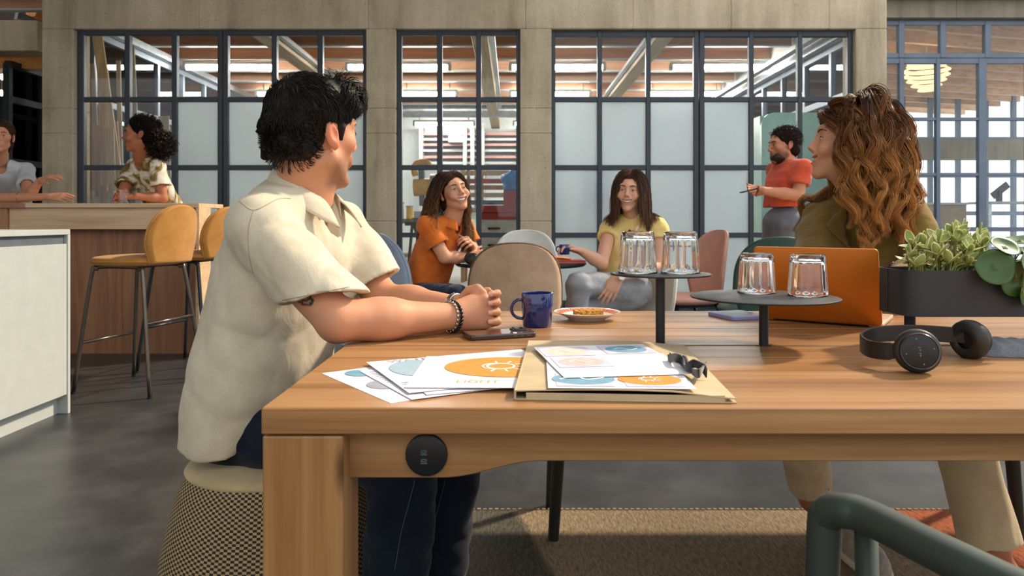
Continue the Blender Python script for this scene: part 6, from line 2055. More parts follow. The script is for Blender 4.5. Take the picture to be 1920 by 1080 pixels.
    # ---- shirt
    sec = [(0.482, -0.628, 1.775, 0.128, 0.190), (0.56, -0.616, 1.775, 0.142, 0.190), (0.68, -0.588, 1.775, 0.150, 0.188), (0.78, -0.566, 1.775, 0.150, 0.188),
           (0.88, -0.545, 1.775, 0.138, 0.188), (0.96, -0.535, 1.775, 0.122, 0.178), (1.02, -0.530, 1.775, 0.104, 0.145), (1.065, -0.524, 1.775, 0.082, 0.10)]
    S = SDF((-0.87, 1.37, 0.40), (-0.16, 2.12, 1.16), 0.0048)
    S.op(loft(sec, F2, 2.2), 0.0)
    for s_ in (SR, SL): S.op(cone(NB + np.array((-0.02, 0, -0.02)), s_ + np.array((0.012, 0, 0.006)), 0.062, 0.056), 0.04)
    for s_, e_, t_, n_ in ((SR, ER, 0.76, (0.16, -0.10, -0.98)), (SL, EL, 0.80, (0.55, -0.1, -0.83))):
        hem = s_ + (e_ - s_) * t_
        S.op(cone(s_ + np.array((0.01, 0, 0)), s_ + (e_ - s_) * 1.1, 0.064, 0.082, clip=[(hem, n_)]), 0.035)
    w1 = folds(22, 0.0060, 21, (1, 1, 0.8)); w2 = folds(50, 0.0020, 31)
    axR = unit(ER - SR)
    def fold_man(p):
        d = w1(p) + w2(p)
        # long creases running down the sleeve from the shoulder
        t = (p - SR) @ axR; q = p - SR - t[:, None] * axR
        ang = np.arctan2(q[:, 2], q[:, 1])
        m = np.exp(-((p[:, 1] - 1.5) / 0.16) ** 2) * np.clip(t / 0.08, 0, 1)
        d += -0.004 * m * np.abs(np.sin(ang * 2.6 + t * 9)) 
        # drape folds at the waist
        m2 = np.clip((0.86 - p[:, 2]) / 0.2, 0, 1)
        d += 0.0055 * m2 * np.sin(22 * (p[:, 0] + 0.6) + 9 * p[:, 1] + 10 * (p[:, 2] - 0.7)) 
        return d
    S.displace(fold_man)
    for s_, e_, t_, n_ in ((SR, ER, 0.76, (0.16, -0.10, -0.98)), (SL, EL, 0.80, (0.55, -0.1, -0.83))):
        hem = s_ + (e_ - s_) * t_
        S.cut(cone(s_ + (e_ - s_) * 0.66, s_ + (e_ - s_) * 1.3, 0.058, 0.074), 0.003)
    # open neck
    S.cut(cone(NB + np.array((0.0, 0, -0.05)), NB + np.array((0.02, -0.005, 0.14)), 0.068, 0.075), 0.006)
    S.cut(ell(NB + np.array((0.075, -0.02, -0.035)), (0.05, 0.035, 0.07)), 0.006)
    # hem rises at the side
    S.cut(cone((-0.47, 1.30, 0.40), (-0.47, 2.2, 0.40), 0.155), 0.02)
    V, Fc = S.mesh(2)
    LINEN = fabric('cream_linen', 'bdb096', 'd6ccb6', 650, sheen=0.15, bump=0.3, wrinkle=0.12)
    mesh('shirt', (V, Fc), LINEN, root, world=True, smooth=True)
    # collar: folded leaf round the neck
    nc = np.array((-0.512, 1.772)); Fv = np.array(F2); Lv = np.array((-F2[1], F2[0]))
    def col(u, v):
        th = (u - 0.5) * 2 * 2.62            # 0 at the nape
        ca, sa = math.cos(th), math.sin(th)
        fr = 0.5 - 0.5 * ca                   # 0 nape .. 1 front
        r_in = 0.066 + 0.006 * fr; r_out = 0.088 + 0.018 * fr
        r = r_in + (r_out - r_in) * v
        z = 1.128 - 0.085 * fr ** 1.3 - (0.036 + 0.035 * fr ** 2) * v ** 1.1 + 0.006 * math.sin(PI * v)
        p = nc + (-Fv * ca + Lv * sa) * r + Fv * (0.012 + 0.04 * fr * (0.35 + 0.65 * v))
        return (p[0], p[1], z)
    mesh('collar', grid_surf(col, 41, 9, 0.0035), LINEN, root, world=True, smooth=True)
    def stand(u, v):
        th = (u - 0.5) * 2 * 2.5; ca, sa = math.cos(th), math.sin(th); fr = 0.5 - 0.5 * ca
        p = nc + (-Fv * ca + Lv * sa) * (0.0645 + 0.006 * fr + 0.004 * v) + Fv * (0.012 + 0.02 * fr); return (p[0], p[1], 1.128 - 0.085 * fr ** 1.3 - 0.05 * v)
    mesh('collar_stand', grid_surf(stand, 31, 5, 0.003), LINEN, root, world=True, smooth=True)
    # sewn seams: shoulder yoke, armhole, side seam, sleeve hem, pocket
    SEAM = M_('seam_thread', 'a89a7e', 0.9)
    from mathutils.bvhtree import BVHTree
    bv = BVHTree.FromPolygons([Vector(v) for v in V], Fc.tolist())
    def stitched(pts, name='seam', r=0.0010, m=SEAM):
        out = []
        for p in smooth_path(pts, 8):
            o_ = Vector((0, 0, CAMZ)); loc, nr, _, _ = bv.ray_cast(o_, (Vector(p) - o_).normalized())
            if loc is not None and (not out or (loc - out[-1]).length < 0.03): out.append(loc + nr * 0.0004)
        if len(out) > 3: mesh(name, tube(out, r, 6), m, root, world=True, smooth=True)
    stitched([P(449, 377, 1.72), P(476, 394, 1.62), P(520, 374, 1.58), P(545, 372, 1.6)])
    stitched([P(476, 394, 1.60), P(466, 430, 1.58), P(468, 480, 1.57), P(482, 530, 1.56), P(512, 565, 1.555)])
    stitched([P(512, 565, 1.56), P(500, 610, 1.56), P(490, 660, 1.56), P(480, 720, 1.56)])
    stitched([P(530, 563, 1.47), P(590, 551, 1.44), P(655, 538, 1.46)])
    # chest pocket
    a = []
    for u in range(7):
        for v in range(7):
            p = Vector((-0.415 + 0.0 * u, 1.70 + 0.03 * 0, 0.93))
    BUT = M_('shirt_button', 'd8cfba', 0.3, var=0)
    # ---- jeans
    J = SDF((-0.88, 1.42, 0.03), (-0.02, 2.1, 0.72), 0.0065)
    HRp, HLp = np.array((-0.62, 1.698, 0.519)), np.array((-0.60, 1.845, 0.519))
    KR, KL = np.array((-0.225, 1.570, 0.50)), np.array((-0.135, 1.795, 0.50))
    AR, AL = np.array((-0.262, 1.555, 0.088)), np.array((-0.190, 1.815, 0.088))
    J.op(ell((-0.650, 1.775, 0.527), (0.118, 0.168, 0.098)), 0.02)
    for h_, k_, a_ in ((HRp, KR, AR), (HLp, KL, AL)):
        J.op(cone(h_, k_, 0.088, 0.072), 0.03); J.op(cone(k_, a_, 0.073, 0.070, clip=[((0, 0, 0.075), (0, 0, -1))]), 0.015)
    J.displace(lambda p: folds(34, 0.005, 44, (1, 1, 1.6))(p) + folds(80, 0.0015, 45)(p))
    V, Fc = J.mesh(1)
    DEN = fabric('dark_denim', '080d15', '142031', 900, sheen=0.1)
    mesh('jeans', (V, Fc), DEN, root, world=True, smooth=True)
    bj = BVHTree.FromPolygons([Vector(v) for v in V], Fc.tolist())
    def seamj(pts):
        out = []
        for p in smooth_path(pts, 8):
            o_ = Vector((0, 0, CAMZ)); loc, nr, _, _ = bj.ray_cast(o_, (Vector(p) - o_).normalized())
            if loc is not None and (not out or (loc - out[-1]).length < 0.03): out.append(loc + nr * 0.0004)
        if len(out) > 3: mesh('jeans_seam', tube(out, 0.0009, 6), M_('jeans_thread', '3a5468', 0.9), root, world=True, smooth=True)
    seamj([P(778, 900, 1.53), P(765, 950, 1.55), P(752, 1000, 1.56), P(740, 1070, 1.57)])
    seamj([P(835, 900, 1.75), P(820, 960, 1.76), P(805, 1040, 1.77)])
    # shoes
    SH = M_('knit_shoe', 'b49aa0', 0.8, var=0.2, vscale=80)
    for A_ in (AR, AL):
        Sh = SDF((A_[0] - 0.1, A_[1] - 0.08, -0.01), (A_[0] + 0.26, A_[1] + 0.08, 0.16), 0.006)
        Sh.op(ell((A_[0] + 0.06, A_[1], 0.04), (0.14, 0.048, 0.045)), 0.01); Sh.op(ell((A_[0] - 0.01, A_[1], 0.07), (0.06, 0.043, 0.055)), 0.03)
        Sh.halfspace((0, 0, 0.0085), (0, 0, -1))
        V, Fc = Sh.mesh(1); mesh('shoe', (V, Fc), SH, root, world=True, smooth=True)
    # ---- bracelets
    bx = unit(WR - ER); up = unit(np.cross(bx, (0, 1, 0))); sd = np.cross(bx, up)
    BEAD = M_('black_bead', '0f0f10', 0.3, var=0); SIL = M_('silver_link', 'b9b4aa', 0.25, 0.95, var=0.05)
    ctr = WR - bx * 0.006
    br = empty('bracelet', Vector(ctr) - Vector(root.location), 0, parent=root)
    for k in range(26):
        a = 2 * PI * k / 26
        c_ = ctr + bx * (0.004 + 0.006 * math.sin(a)) + (up * math.cos(a) + sd * math.sin(a)) * 0.0335 - np.array((0, 0, 0.000))
        vf = lathe([(0, -0.0042), (0.003, -0.003), (0.0042, 0), (0.003, 0.003), (0, 0.0042)], 10, c=tuple(c_))
        mesh('bead', vf, BEAD, br, world=True, smooth=True)
    for k in range(22):
        a = 2 * PI * k / 22
        c_ = ctr - bx * (0.005 - 0.006 * math.sin(a)) + (up * math.cos(a) + sd * math.sin(a)) * 0.0335
        t = unit(-up * math.sin(a) + sd * math.cos(a) + bx * 0.5)
        mesh('chain_link', tube([c_ - t * 0.0045, c_ + t * 0.0045], 0.0022, 6), SIL, br, world=True, smooth=True)
    bxl = unit(WL - EL); upl = unit(np.cross(bxl, (0, 1, 0))); sdl = np.cross(bxl, upl)
    wt = [Vector(WL - bxl * 0.006 + (upl * math.cos(a) + sdl * math.sin(a)) * 0.0325) for a in np.linspace(0, 2 * PI, 28, endpoint=False)]
    mesh('watch_strap', tube(wt, 0.006, 8, closed=True, flat=(0.45, 1.3)), SIL, root, world=True, smooth=True)
    # ---- hair: dark cap and swept strands
    Hc = SDF(H.O - 0.16, H.O + 0.16, 0.0042)
    Hc.op(H.e((0, -0.018, 0.049), (0.0815, 0.099, 0.0850)), 0.0)
    Hc.op(H.e((0, -0.060, -0.010), (0.068, 0.060, 0.070)), 0.03)
    Hc.op(H.e((0.01, 0.050, 0.092), (0.058, 0.050, 0.036)), 0.03)
    for q in (-1, 1):
        Hc.cut(H.e((q * 0.085, 0.004, -0.018), (0.03, 0.027, 0.052)), 0.012)
        Hc.op(H.c((q * 0.068, 0.024, 0.02), (q * 0.066, 0.024, -0.006), 0.0085, 0.006), 0.008)
    Hc.cut(H.e((0, 0.115, -0.030), (0.09, 0.092, 0.092)), 0.01)
    Hc.cut(H.e((0, -0.03, -0.115), (0.12, 0.12, 0.062)), 0.02)
    Hc.displace(lambda p: 0.0035 * Waves(75, 61, 6)(p))
    V, Fc = Hc.mesh(1)
    cc = np.tile(np.array([[*lin('17120f')[:3], 1]]), (len(V), 1))
    hair = mesh('hair', (V, Fc), HAIRM_DARK, root, world=True, smooth=True, cols=cc)
    def test(l):
        top = l[:, 2] > 0.03 + 0.55 * np.maximum(0, l[:, 1] - 0.02)
        ear = (np.abs(l[:, 0]) > 0.05) & (l[:, 2] < 0.05) & (l[:, 1] > -0.03)
        nape = (l[:, 1] < -0.03) & (l[:, 2] > -0.035)
        return (top & ~ear) | nape
    rs = np.random.RandomState(8)
    rt, nr, loc = scalp_roots(H, 5200, test, 4, 1.135)
    bk_ = np.clip((-loc[:, 1] - 0.01) / 0.04, 0, 1) * np.clip((0.10 - loc[:, 2]) / 0.05, 0, 1)
    rt = rt + nr * (0.006 * bk_)[:, None]
    # extra roots down the nape
    th = rs.uniform(-1.25, 1.25, 900); zz = rs.uniform(-0.052, 0.035, 900)
    l2 = np.stack([0.075 * np.sin(th), -0.056 - 0.067 * np.cos(th), zz], 1)
    n2 = np.stack([np.sin(th), -np.cos(th), -0.2 + 0 * th], 1)
    rt = np.concatenate([rt, H.O + (l2 * H.sc) @ H.R.T]); nr = np.concatenate([nr, n2 @ H.R.T]); loc = np.concatenate([loc, l2])
    N = len(rt)
    crown = np.array((0.012, -0.072, 0.105))
    fl_ = loc - crown
    ln = np.linalg.norm(fl_, axis=1)[:, None]; fl_ = fl_ / np.maximum(ln, 1e-4)
    fl_[:, 1] += np.where(loc[:, 2] > 0.07, 0.5, 0.0); fl_[:, 0] += np.where(loc[:, 2] > 0.09, 0.35, 0.0)
    fl_[:, 2] -= np.where(loc[:, 2] < 0.07, 0.9, 0.0)
    fw = fl_ @ H.R.T
    fw -= (fw * nr).sum(1)[:, None] * nr; fw /= np.maximum(np.linalg.norm(fw, axis=1)[:, None], 1e-6)
    top = np.clip((loc[:, 2] - 0.03) / 0.06, 0, 1)
    clump = ((loc[:, 0] * 130 + 40).astype(int) * 31 + (loc[:, 1] * 110 + 40).astype(int) * 7 + (loc[:, 2] * 110 + 40).astype(int)) % 240
    cd = rs.normal(size=(240, 3))[clump] * 0.35
    D = fw + cd + rs.normal(size=(N, 3)) * 0.05; D -= (D * nr).sum(1)[:, None] * nr; D += nr * 0.03; D /= np.linalg.norm(D, axis=1)[:, None]
    Ls = 0.016 + 0.036 * top * (0.6 + 0.5 * rs.rand(N))
    co = Coll().ell(H.W(0, -0.016, 0.047), np.array((0.0800, 0.0990, 0.0870)) * H.sc, H.R).ell(H.W(0, -0.058, -0.01), np.array((0.067, 0.060, 0.069)) * H.sc, H.R).ell(H.W(0.01, 0.050, 0.092), np.array((0.058, 0.050, 0.036)) * H.sc, H.R).ell(H.W(0, -0.048, 0.02), np.array((0.076, 0.076, 0.065)) * H.sc, H.R)
    St = grow(rt, D, Ls, 7, co, 0.05, off=0.0005 + (0.002 + 0.004 * top) * rs.rand(N), jitter=0.02, seed=5, pull=lambda p, t: -0.30 * (p - H.W(0, -0.03, 0.03)) / np.linalg.norm(p - H.W(0, -0.03, 0.03), axis=1)[:, None])
    V, Fc = strands_mesh(St, 0.0005 + 0.0006 * rs.rand(N), 0.2)
    mesh('hair_strands', (V, Fc), HAIRM_DARK, hair, world=True, smooth=True, cols=strand_cols(N, 8, 3, '0b0908', '241c17', seed=6))['kind'] = 'stuff'
build_man()


# ================================================================== the woman with the laptop
def build_laptop_woman():
    root = empty('person', (1.06, 2.33, 0), 0, 'woman with long wavy auburn hair and olive shirt at the laptop', 'person')
    H = Head(P(1591, 273, 2.26), (-0.93, 0.26, 0.17), (0.17, 0.0, 1), 1.0, 0.9, True)
    LSh, RSh = npv(P(1692, 394, 2.26)), npv(P(1545, 414, 2.40))
    LE, RE = npv(P(1742, 500, 2.14)), npv(P(1522, 500, 2.24))
    LWr, RWr = np.array((0.945, 1.93, 0.795)), np.array((0.80, 1.99, 0.795))
    C0 = (LSh + RSh) / 2; NB = C0 + np.array((-0.004, 0.0, 0.055))
    F2 = np.array((-0.42, -0.91)); F2 = F2 / np.linalg.norm(F2)
    B = SDF((0.66, 1.86, 0.62), (1.44, 2.55, 1.4), 0.0040)
    H.build(B)
    B.op(cone(H.W(0, -0.02, -0.05), NB, 0.046, 0.050), 0.02)
    B.op(cone(H.W(0, 0.012, -0.08), NB + np.array((-0.01, -0.02, 0)), 0.036, 0.045), 0.02)
    B.op(loft([(0.62, C0[0], C0[1], 0.085, 0.12), (0.85, C0[0], C0[1], 0.095, 0.135), (0.99, C0[0], C0[1], 0.06, 0.10)], F2), 0.02)
    for s_, e_, w_ in ((LSh, LE, LWr), (RSh, RE, RWr)):
        B.op(cone(s_, e_, 0.043, 0.037), 0.01); B.op(cone(e_, w_, 0.037, 0.025), 0.01)
    hand(B, LWr, (-0.55, -0.25, -0.04), (0.0, 0, 1), -1, curl=(0.05, 0.15, 0.12), sc=0.92, thumb=(0.8, 0.6, 0.05)); hand(B, RWr, (-0.3, -0.4, -0.04), (0.0, 0, 1), 1, curl=(0.05, 0.15, 0.12), sc=0.92, thumb=(0.8, 0.6, 0.05))
    V, Fc = B.mesh(2)
    mesh('body', (V, Fc), SKIN, root, world=True, smooth=True, cols=H.skin_cols(V, 'cf9878', 'b8564c', 'd07860'))
    H.extras(root, '4a3a2a', '4a2e1c')
    # shirt
    S = SDF((0.66, 1.88, 0.60), (1.46, 2.62, 1.12), 0.0052)
    S.op(loft([(0.60, C0[0], C0[1], 0.125, 0.165), (0.78, C0[0], C0[1], 0.128, 0.160), (0.90, C0[0], C0[1], 0.125, 0.165), (0.97, C0[0], C0[1], 0.105, 0.155), (1.02, C0[0], C0[1], 0.08, 0.11), (1.06, C0[0], C0[1] + 0.005, 0.06, 0.075)], F2, 2.3), 0)
    for s_ in (LSh, RSh): S.op(cone(NB + np.array((0, 0, -0.02)), s_ + np.array((0, 0, 0.004)), 0.056, 0.058), 0.03)
    for s_, e_, w_ in ((LSh, LE, LWr), (RSh, RE, RWr)):
        S.op(cone(s_, e_, 0.066, 0.062), 0.025); S.op(cone(e_, e_ + (w_ - e_) * 0.75, 0.06, 0.046, clip=[(e_ + (w_ - e_) * 0.66, w_ - e_)]), 0.02)
    S.displace(lambda p: folds(30, 0.006, 71, (1, 1, 1.2))(p) + folds(75, 0.0018, 72)(p))
    S.cut(cone(NB + np.array((0, 0, -0.04)), NB + np.array((0, 0, 0.12)), 0.056, 0.062), 0.006)
    fr = C0 + np.array((F2[0], F2[1], 0)) * 0.125
    for t in range(5):
        S.cut(ell(fr + np.array((-0.012, 0, 0.04 - 0.035 * t)), (0.045 - 0.006 * t, 0.05, 0.04)), 0.006)
    V, Fc = S.mesh(1)
    OLV = fabric('olive_shirt', '5e4a1c', '8a7036', 700, sheen=0.15, wrinkle=0.15)
    mesh('shirt', (V, Fc), OLV, root, world=True, smooth=True)
    from mathutils.bvhtree import BVHTree
    bv = BVHTree.FromPolygons([Vector(v) for v in V], Fc.tolist())
    lf = Vector((F2[1] * -1, F2[0], 0))
    # lapels
    for q in (-1, 1):
        def lap(u, v):
            base = Vector(fr) + Vector((-0.012, 0, 0.07 - 0.17 * u)) + Vector((0.91, -0.42, 0)) * q * (0.05 - 0.030 * u + v * (0.035 * math.sin(PI * min(1, u * 0.9 + 0.1)) + 0.008))
            loc, n_, _, _ = bv.find_nearest(base)
            return loc + n_ * (0.003 + 0.006 * math.sin(PI * v))
        mesh('lapel', grid_surf(lap, 15, 6, 0.002), OLV, root, world=True, smooth=True)
    bp = P(1622, 463, 2.13); loc, n_, _, _ = bv.find_nearest(bp)
    q = n_.to_track_quat('Z', 'Y').to_matrix().to_4x4()
    mesh('button', xf(lathe([(0, 0.002), (0.006, 0.002), (0.0085, 0.0035), (0.0095, 0.002), (0.0095, -0.001), (0, -0.001)], 20), trans(loc + n_ * 0.002) @ q), M_('horn_button', '4a3a26', 0.25), root, world=True, auto=40)
    # trousers
    Pn = C0 + np.array((0.0, 0.02, -0.44)); Pn[2] = 0.54
    T = SDF((0.55, 1.68, 0.10), (1.5, 2.66, 0.72), 0.0065)
    T.op(ell(Pn, (0.17, 0.125, 0.10)), 0.02)
    KL, KR = np.array((1.155, 1.93, 0.515)), np.array((0.77, 1.98, 0.515))
    AL, AR = npv(P(1862, 1040, 1.86)), npv(P(1522, 935, 2.18))
    for hx_, k_, a_, t_ in ((Pn + np.array((0.09, -0.02, -0.01)), KL, AL, 0.93), (Pn + np.array((-0.09, -0.02, -0.01)), KR, AR, 0.86)):
        T.op(cone(hx_, k_, 0.085, 0.065), 0.03)
        e_ = k_ + (a_ - k_) * t_
        T.op(cone(k_, a_, 0.068, 0.072 if t_ > 0.9 else 0.060, clip=[(e_, (a_ - k_) + np.array((0, 0, -0.1)))]), 0.015)
        T.cut(cone(k_ + (a_ - k_) * 0.75, a_ + (a_ - k_) * 0.3, 0.056, 0.062 if t_ > 0.9 else 0.052), 0.002)
    T.displace(lambda p: folds(34, 0.0035, 81, (1.4, 1, 0.4))(p))
    V, Fc = T.mesh(1)
    mesh('trousers', (V, Fc), fabric('beige_twill', 'b5a282', 'd6c4a2', 700), root, world=True, smooth=True)
    for k_, a_, ft in ((KL, AL, (1.285, 1.865, 0.06)), (KR, AR, (1.002, 2.205, 0.06))):
        L = SDF((0.6, 1.62, 0.0), (1.45, 2.4, 0.45), 0.006)
        a2 = a_.copy(); a2[2] = max(0.085, a2[2])
        L.op(cone(k_ * 0.35 + a_ * 0.65, a2, 0.042, 0.034), 0.01)
        L.op(cone(a2, ft, 0.034, 0.032), 0.02)
        V, Fc = L.mesh(1)
        mesh('lower_leg', (V, Fc), SKIN, root, world=True, smooth=True, cols=np.tile(np.array([[*lin('a9684c')[:3], 1]]), (len(V), 1)))
    SNK = M_('grey_sneaker', '9c948a', 0.7, var=0.12, vscale=40); SOLE = M_('white_sole', 'cfc8b8', 0.6, var=0.05)
    for (hx_, tx) in ((np.array((1.005, 2.235, 0.0)), np.array((1.01, 2.02, 0.0))), (np.array((1.27, 1.88, 0.0)), np.array((1.36, 1.66, 0.0)))):
        fd = unit(tx - hx_); R = np.stack([fd, np.array((-fd[1], fd[0], 0)), np.array((0, 0, 1.0))], 1)
        mid = (hx_ + tx) / 2
        Sh = SDF(mid - np.array((0.2, 0.2, 0.02)), mid + np.array((0.2, 0.2, 0.16)), 0.005)
        Sh.op(ell(mid + fd * 0.03 + np.array((0, 0, 0.045)), (0.115, 0.045, 0.045), R), 0.01)
        Sh.op(ell(mid - fd * 0.06 + np.array((0, 0, 0.065)), (0.065, 0.04, 0.055), R), 0.03)
        Sh.halfspace((0, 0, 0.03), (0, 0, -1)); Sh.displace(lambda p: 0.0015 * Waves(120, 4)(p))
        V, Fc = Sh.mesh(1); sh = mesh('shoe', (V, Fc), SNK, root, world=True, smooth=True)
        So = SDF(mid - np.array((0.2, 0.2, 0.02)), mid + np.array((0.2, 0.2, 0.08)), 0.005)
        So.op(ell(mid + np.array((0, 0, 0.03)), (0.152, 0.052, 0.06), R), 0.0); So.halfspace((0, 0, 0.036), (0, 0, 1)); So.halfspace((0, 0, 0.011), (0, 0, -1))
        V, Fc = So.mesh(1); mesh('sole', (V, Fc), SOLE, sh, world=True, smooth=True)
        for q in range(4):
            c_ = mid + fd * (0.02 + 0.018 * q) + np.array((0, 0, 0.088 - 0.004 * q))
            s2 = np.array((-fd[1], fd[0], 0)) * 0.022
            mesh('lace', tube([c_ - s2 - fd * 0.006, c_ + np.array((0, 0, 0.006)), c_ + s2 + fd * 0.006], 0.0022, 6), SOLE, sh, world=True, smooth=True)
    # hair
    Hc = SDF(H.O - 0.17, H.O + 0.17, 0.005)
    Hc.op(H.e((0, -0.020, 0.050), (0.083, 0.100, 0.084)), 0.0); Hc.op(H.e((0, -0.055, -0.03), (0.075, 0.062, 0.09)), 0.03)
    Hc.cut(H.e((0, 0.112, -0.025), (0.085, 0.085, 0.098)), 0.012)
    V, Fc = Hc.mesh(1)
    hair = mesh('hair', (V, Fc), HAIRCAP, root, world=True, smooth=True, cols=np.tile(np.array([[*lin('4a2a15')[:3], 1]]), (len(V), 1)))
    part = 0.012
    def test(l): return ((l[:, 2] > 0.050 + 0.40 * np.maximum(0, l[:, 1])) | ((l[:, 1] < 0.0) & (l[:, 2] > 0.0)))
    rt, nr, loc = scalp_roots(H, 120, test, 14, 1.09)
    N = len(rt); rs = np.random.RandomState(9)
    sgn = np.where(loc[:, 0] > part, 1.0, -1.0)
    fl_ = np.stack([sgn * 0.9, 0.05 - 1.2 * np.maximum(0, loc[:, 1]), np.full(N, -0.5)], 1)
    D = fl_ @ H.R.T; D -= (D * nr).sum(1)[:, None] * nr; D /= np.linalg.norm(D, axis=1)[:, None]
    D += nr * 0.12 + rs.normal(size=(N, 3)) * 0.05; D /= np.linalg.norm(D, axis=1)[:, None]
    co = Coll().ell(H.W(0, -0.018, 0.048), np.array((0.080, 0.098, 0.084)) * H.sc, H.R).ell(H.W(0, 0.015, -0.03), np.array((0.064, 0.060, 0.09)) * H.sc, H.R)
    co.cap(H.W(0, -0.02, -0.06), NB, 0.055, 0.06).cap(LSh, NB + np.array((0, 0, -0.03)), 0.062, 0.060).cap(RSh, NB + np.array((0, 0, -0.03)), 0.062, 0.060)
    co.ell(C0 + np.array((0, 0, -0.12)), (0.16, 0.125, 0.2)).cap(LSh, LE, 0.066).cap(RSh, RE, 0.066)
    Ls = 0.28 + 0.10 * rs.rand(N)
    Ls = np.where(loc[:, 1] < -0.05, Ls - 0.05, Ls)
    side_l = sgn < 0        # the side towards the room falls forward over the shoulder
    def pull(p, t):
        v = np.zeros_like(p)
        v[:, 1] -= 0.10 * side_l * (t > 0.25)
        v[:, 0] -= 0.05 * side_l * (loc[:, 1] < -0.03) * (t > 0.3)
        q = H.L(p)
        v -= H.f[None] * (0.9 * np.clip((q[:, 1] - 0.040) / 0.02, 0, 1) * (q[:, 2] > -0.13))[:, None]
        return v
    St = grow(rt, D, Ls, 26, co, 0.40, off=0.004 + 0.024 * rs.rand(N), jitter=0.03, seed=15, pull=pull)
    St = wave_strands(St, 0.017, 0.135, np.arange(N), 5, 0.15)
    SS, lk = lock_strands(St, 62, 0.0165, 6)
    n_ = len(SS)
    V, Fc = strands_mesh(SS, 0.0005 + 0.0006 * rs.rand(n_), 0.3)
    mesh('hair_strands', (V, Fc), HAIRM, hair, world=True, smooth=True, cols=strand_cols(n_, 27, 3, '2a140a', '8a5224', 'd0904a', seed=7, clump=lk))['kind'] = 'stuff'  # auburn strands; the pale tips also carry sunlit highlights in their colour
build_laptop_woman()

# ================================================================== people further back
def px3(px, py, d): return npv(P(px, py, d))

def bg_body(root, H, NB, skin, sections, F2, arms, hands, lo, hi, h=0.0044, lip='b0584e', neck=0.047, upper=0.042, stub=None, iris='4a3020', brow='2a1a10'):
    B = SDF(lo, hi, h)
    H.build(B)
    B.op(cone(H.W(0, -0.022, -0.05), NB, neck * H.sc, neck * 1.12 * H.sc), 0.02)
    B.op(cone(H.W(0, 0.012, -0.082), NB + np.array((F2[0], F2[1], 0)) * 0.02, neck * 0.78 * H.sc, neck * H.sc), 0.02)
    if sections: B.op(loft(sections, F2), 0.02)
    for s_, e_, w_ in arms:
        B.op(cone(s_, e_, upper, upper * 0.86), 0.012); m_ = e_ + (w_ - e_) * 0.4
        B.op(cone(e_, m_, upper * 0.86, upper * 0.84), 0.01); B.op(cone(m_, w_, upper * 0.84, upper * 0.58), 0.015)
    for kw in hands: hand(B, **kw)
    V, Fc = B.mesh(2)
    mesh('body', (V, Fc), SKIN, root, world=True, smooth=True, cols=H.skin_cols(V, skin, lip, lip, stubble=stub))
    H.extras(root, iris, brow)

def bg_shirt(root, NB, sections, F2, sh, arms, mat, lo, hi, h=0.006, sleeve=(0.5, 0.5), r=(0.055, 0.062), neckr=0.055, neckcut=None, fold=(34, 0.004, 3), name='shirt', collar=None, ex=2.2, hollow=True, shr=0.052):
    S = SDF(lo, hi, h)
    S.op(loft(sections, F2, ex), 0)
    for s_ in sh: S.op(cone(NB + np.array((0, 0, -0.03)), s_, shr, shr), 0.03)
    for (s_, e_, w_), t in zip(arms, sleeve):
        if t <= 0: continue
        ax = e_ - s_
        S.op(cone(s_, s_ + ax * min(1.2, t + 0.3), r[0], r[1], clip=[(s_ + ax * t, ax)]), 0.025)
    S.displace(lambda p: folds(fold[0], fold[1], fold[2], (1, 1, 0.9))(p) + folds(fold[0] * 2.4, fold[1] * 0.3, fold[2] + 9)(p))
    if hollow:
        for (s_, e_, w_), t in zip(arms, sleeve):
            if t > 0: S.cut(cone(s_ + (e_ - s_) * (t - 0.04), s_ + (e_ - s_) * 1.4, r[1] - 0.026, r[1] - 0.014), 0.002)
    S.cut(cone(NB + np.array((0, 0, -0.05)), NB + np.array((0, 0, 0.15)), neckr, neckr * 1.1), 0.006)
    if neckcut:
        for q in neckcut: S.cut(q, 0.006)
    V, Fc = S.mesh(1)
    return mesh(name, (V, Fc), mat, root, world=True, smooth=True), V, Fc

def bg_legs(root, pel, pr, legs, mat, lo, hi, h=0.008, r=(0.088, 0.065, 0.055), fold=(30, 0.004, 5), name='trousers'):
    T = SDF(lo, hi, h)
    T.op(ell(pel, pr), 0.02)
    for h_, k_, a_ in legs:
        T.op(cone(h_, k_, r[0], r[1]), 0.03); T.op(cone(k_, a_, r[1], r[2]), 0.015)
    T.displace(lambda p: folds(fold[0], fold[1], fold[2])(p))
    V, Fc = T.mesh(1)
    mesh(name, (V, Fc), mat, root, world=True, smooth=True)
    return V

def shoes(root, feet, mat):
    for a_, d_ in feet:
        fd = unit([d_[0], d_[1], 0]); R = np.stack([fd, np.array((-fd[1], fd[0], 0)), np.array((0, 0, 1.0))], 1)
        m_ = np.array((a_[0], a_[1], 0)) + fd * 0.05
        S = SDF(m_ - np.array((0.2, 0.2, 0.01)), m_ + np.array((0.2, 0.2, 0.14)), 0.007)
        S.op(ell(m_ + fd * 0.02 + np.array((0, 0, 0.035)), (0.125, 0.045, 0.042), R), 0.01); S.op(ell(m_ - fd * 0.06 + np.array((0, 0, 0.06)), (0.055, 0.04, 0.055), R), 0.03)
        S.halfspace((0, 0, 0.003), (0, 0, -1))
        V, Fc = S.mesh(1); mesh('shoe', (V, Fc), mat, root, world=True, smooth=True)

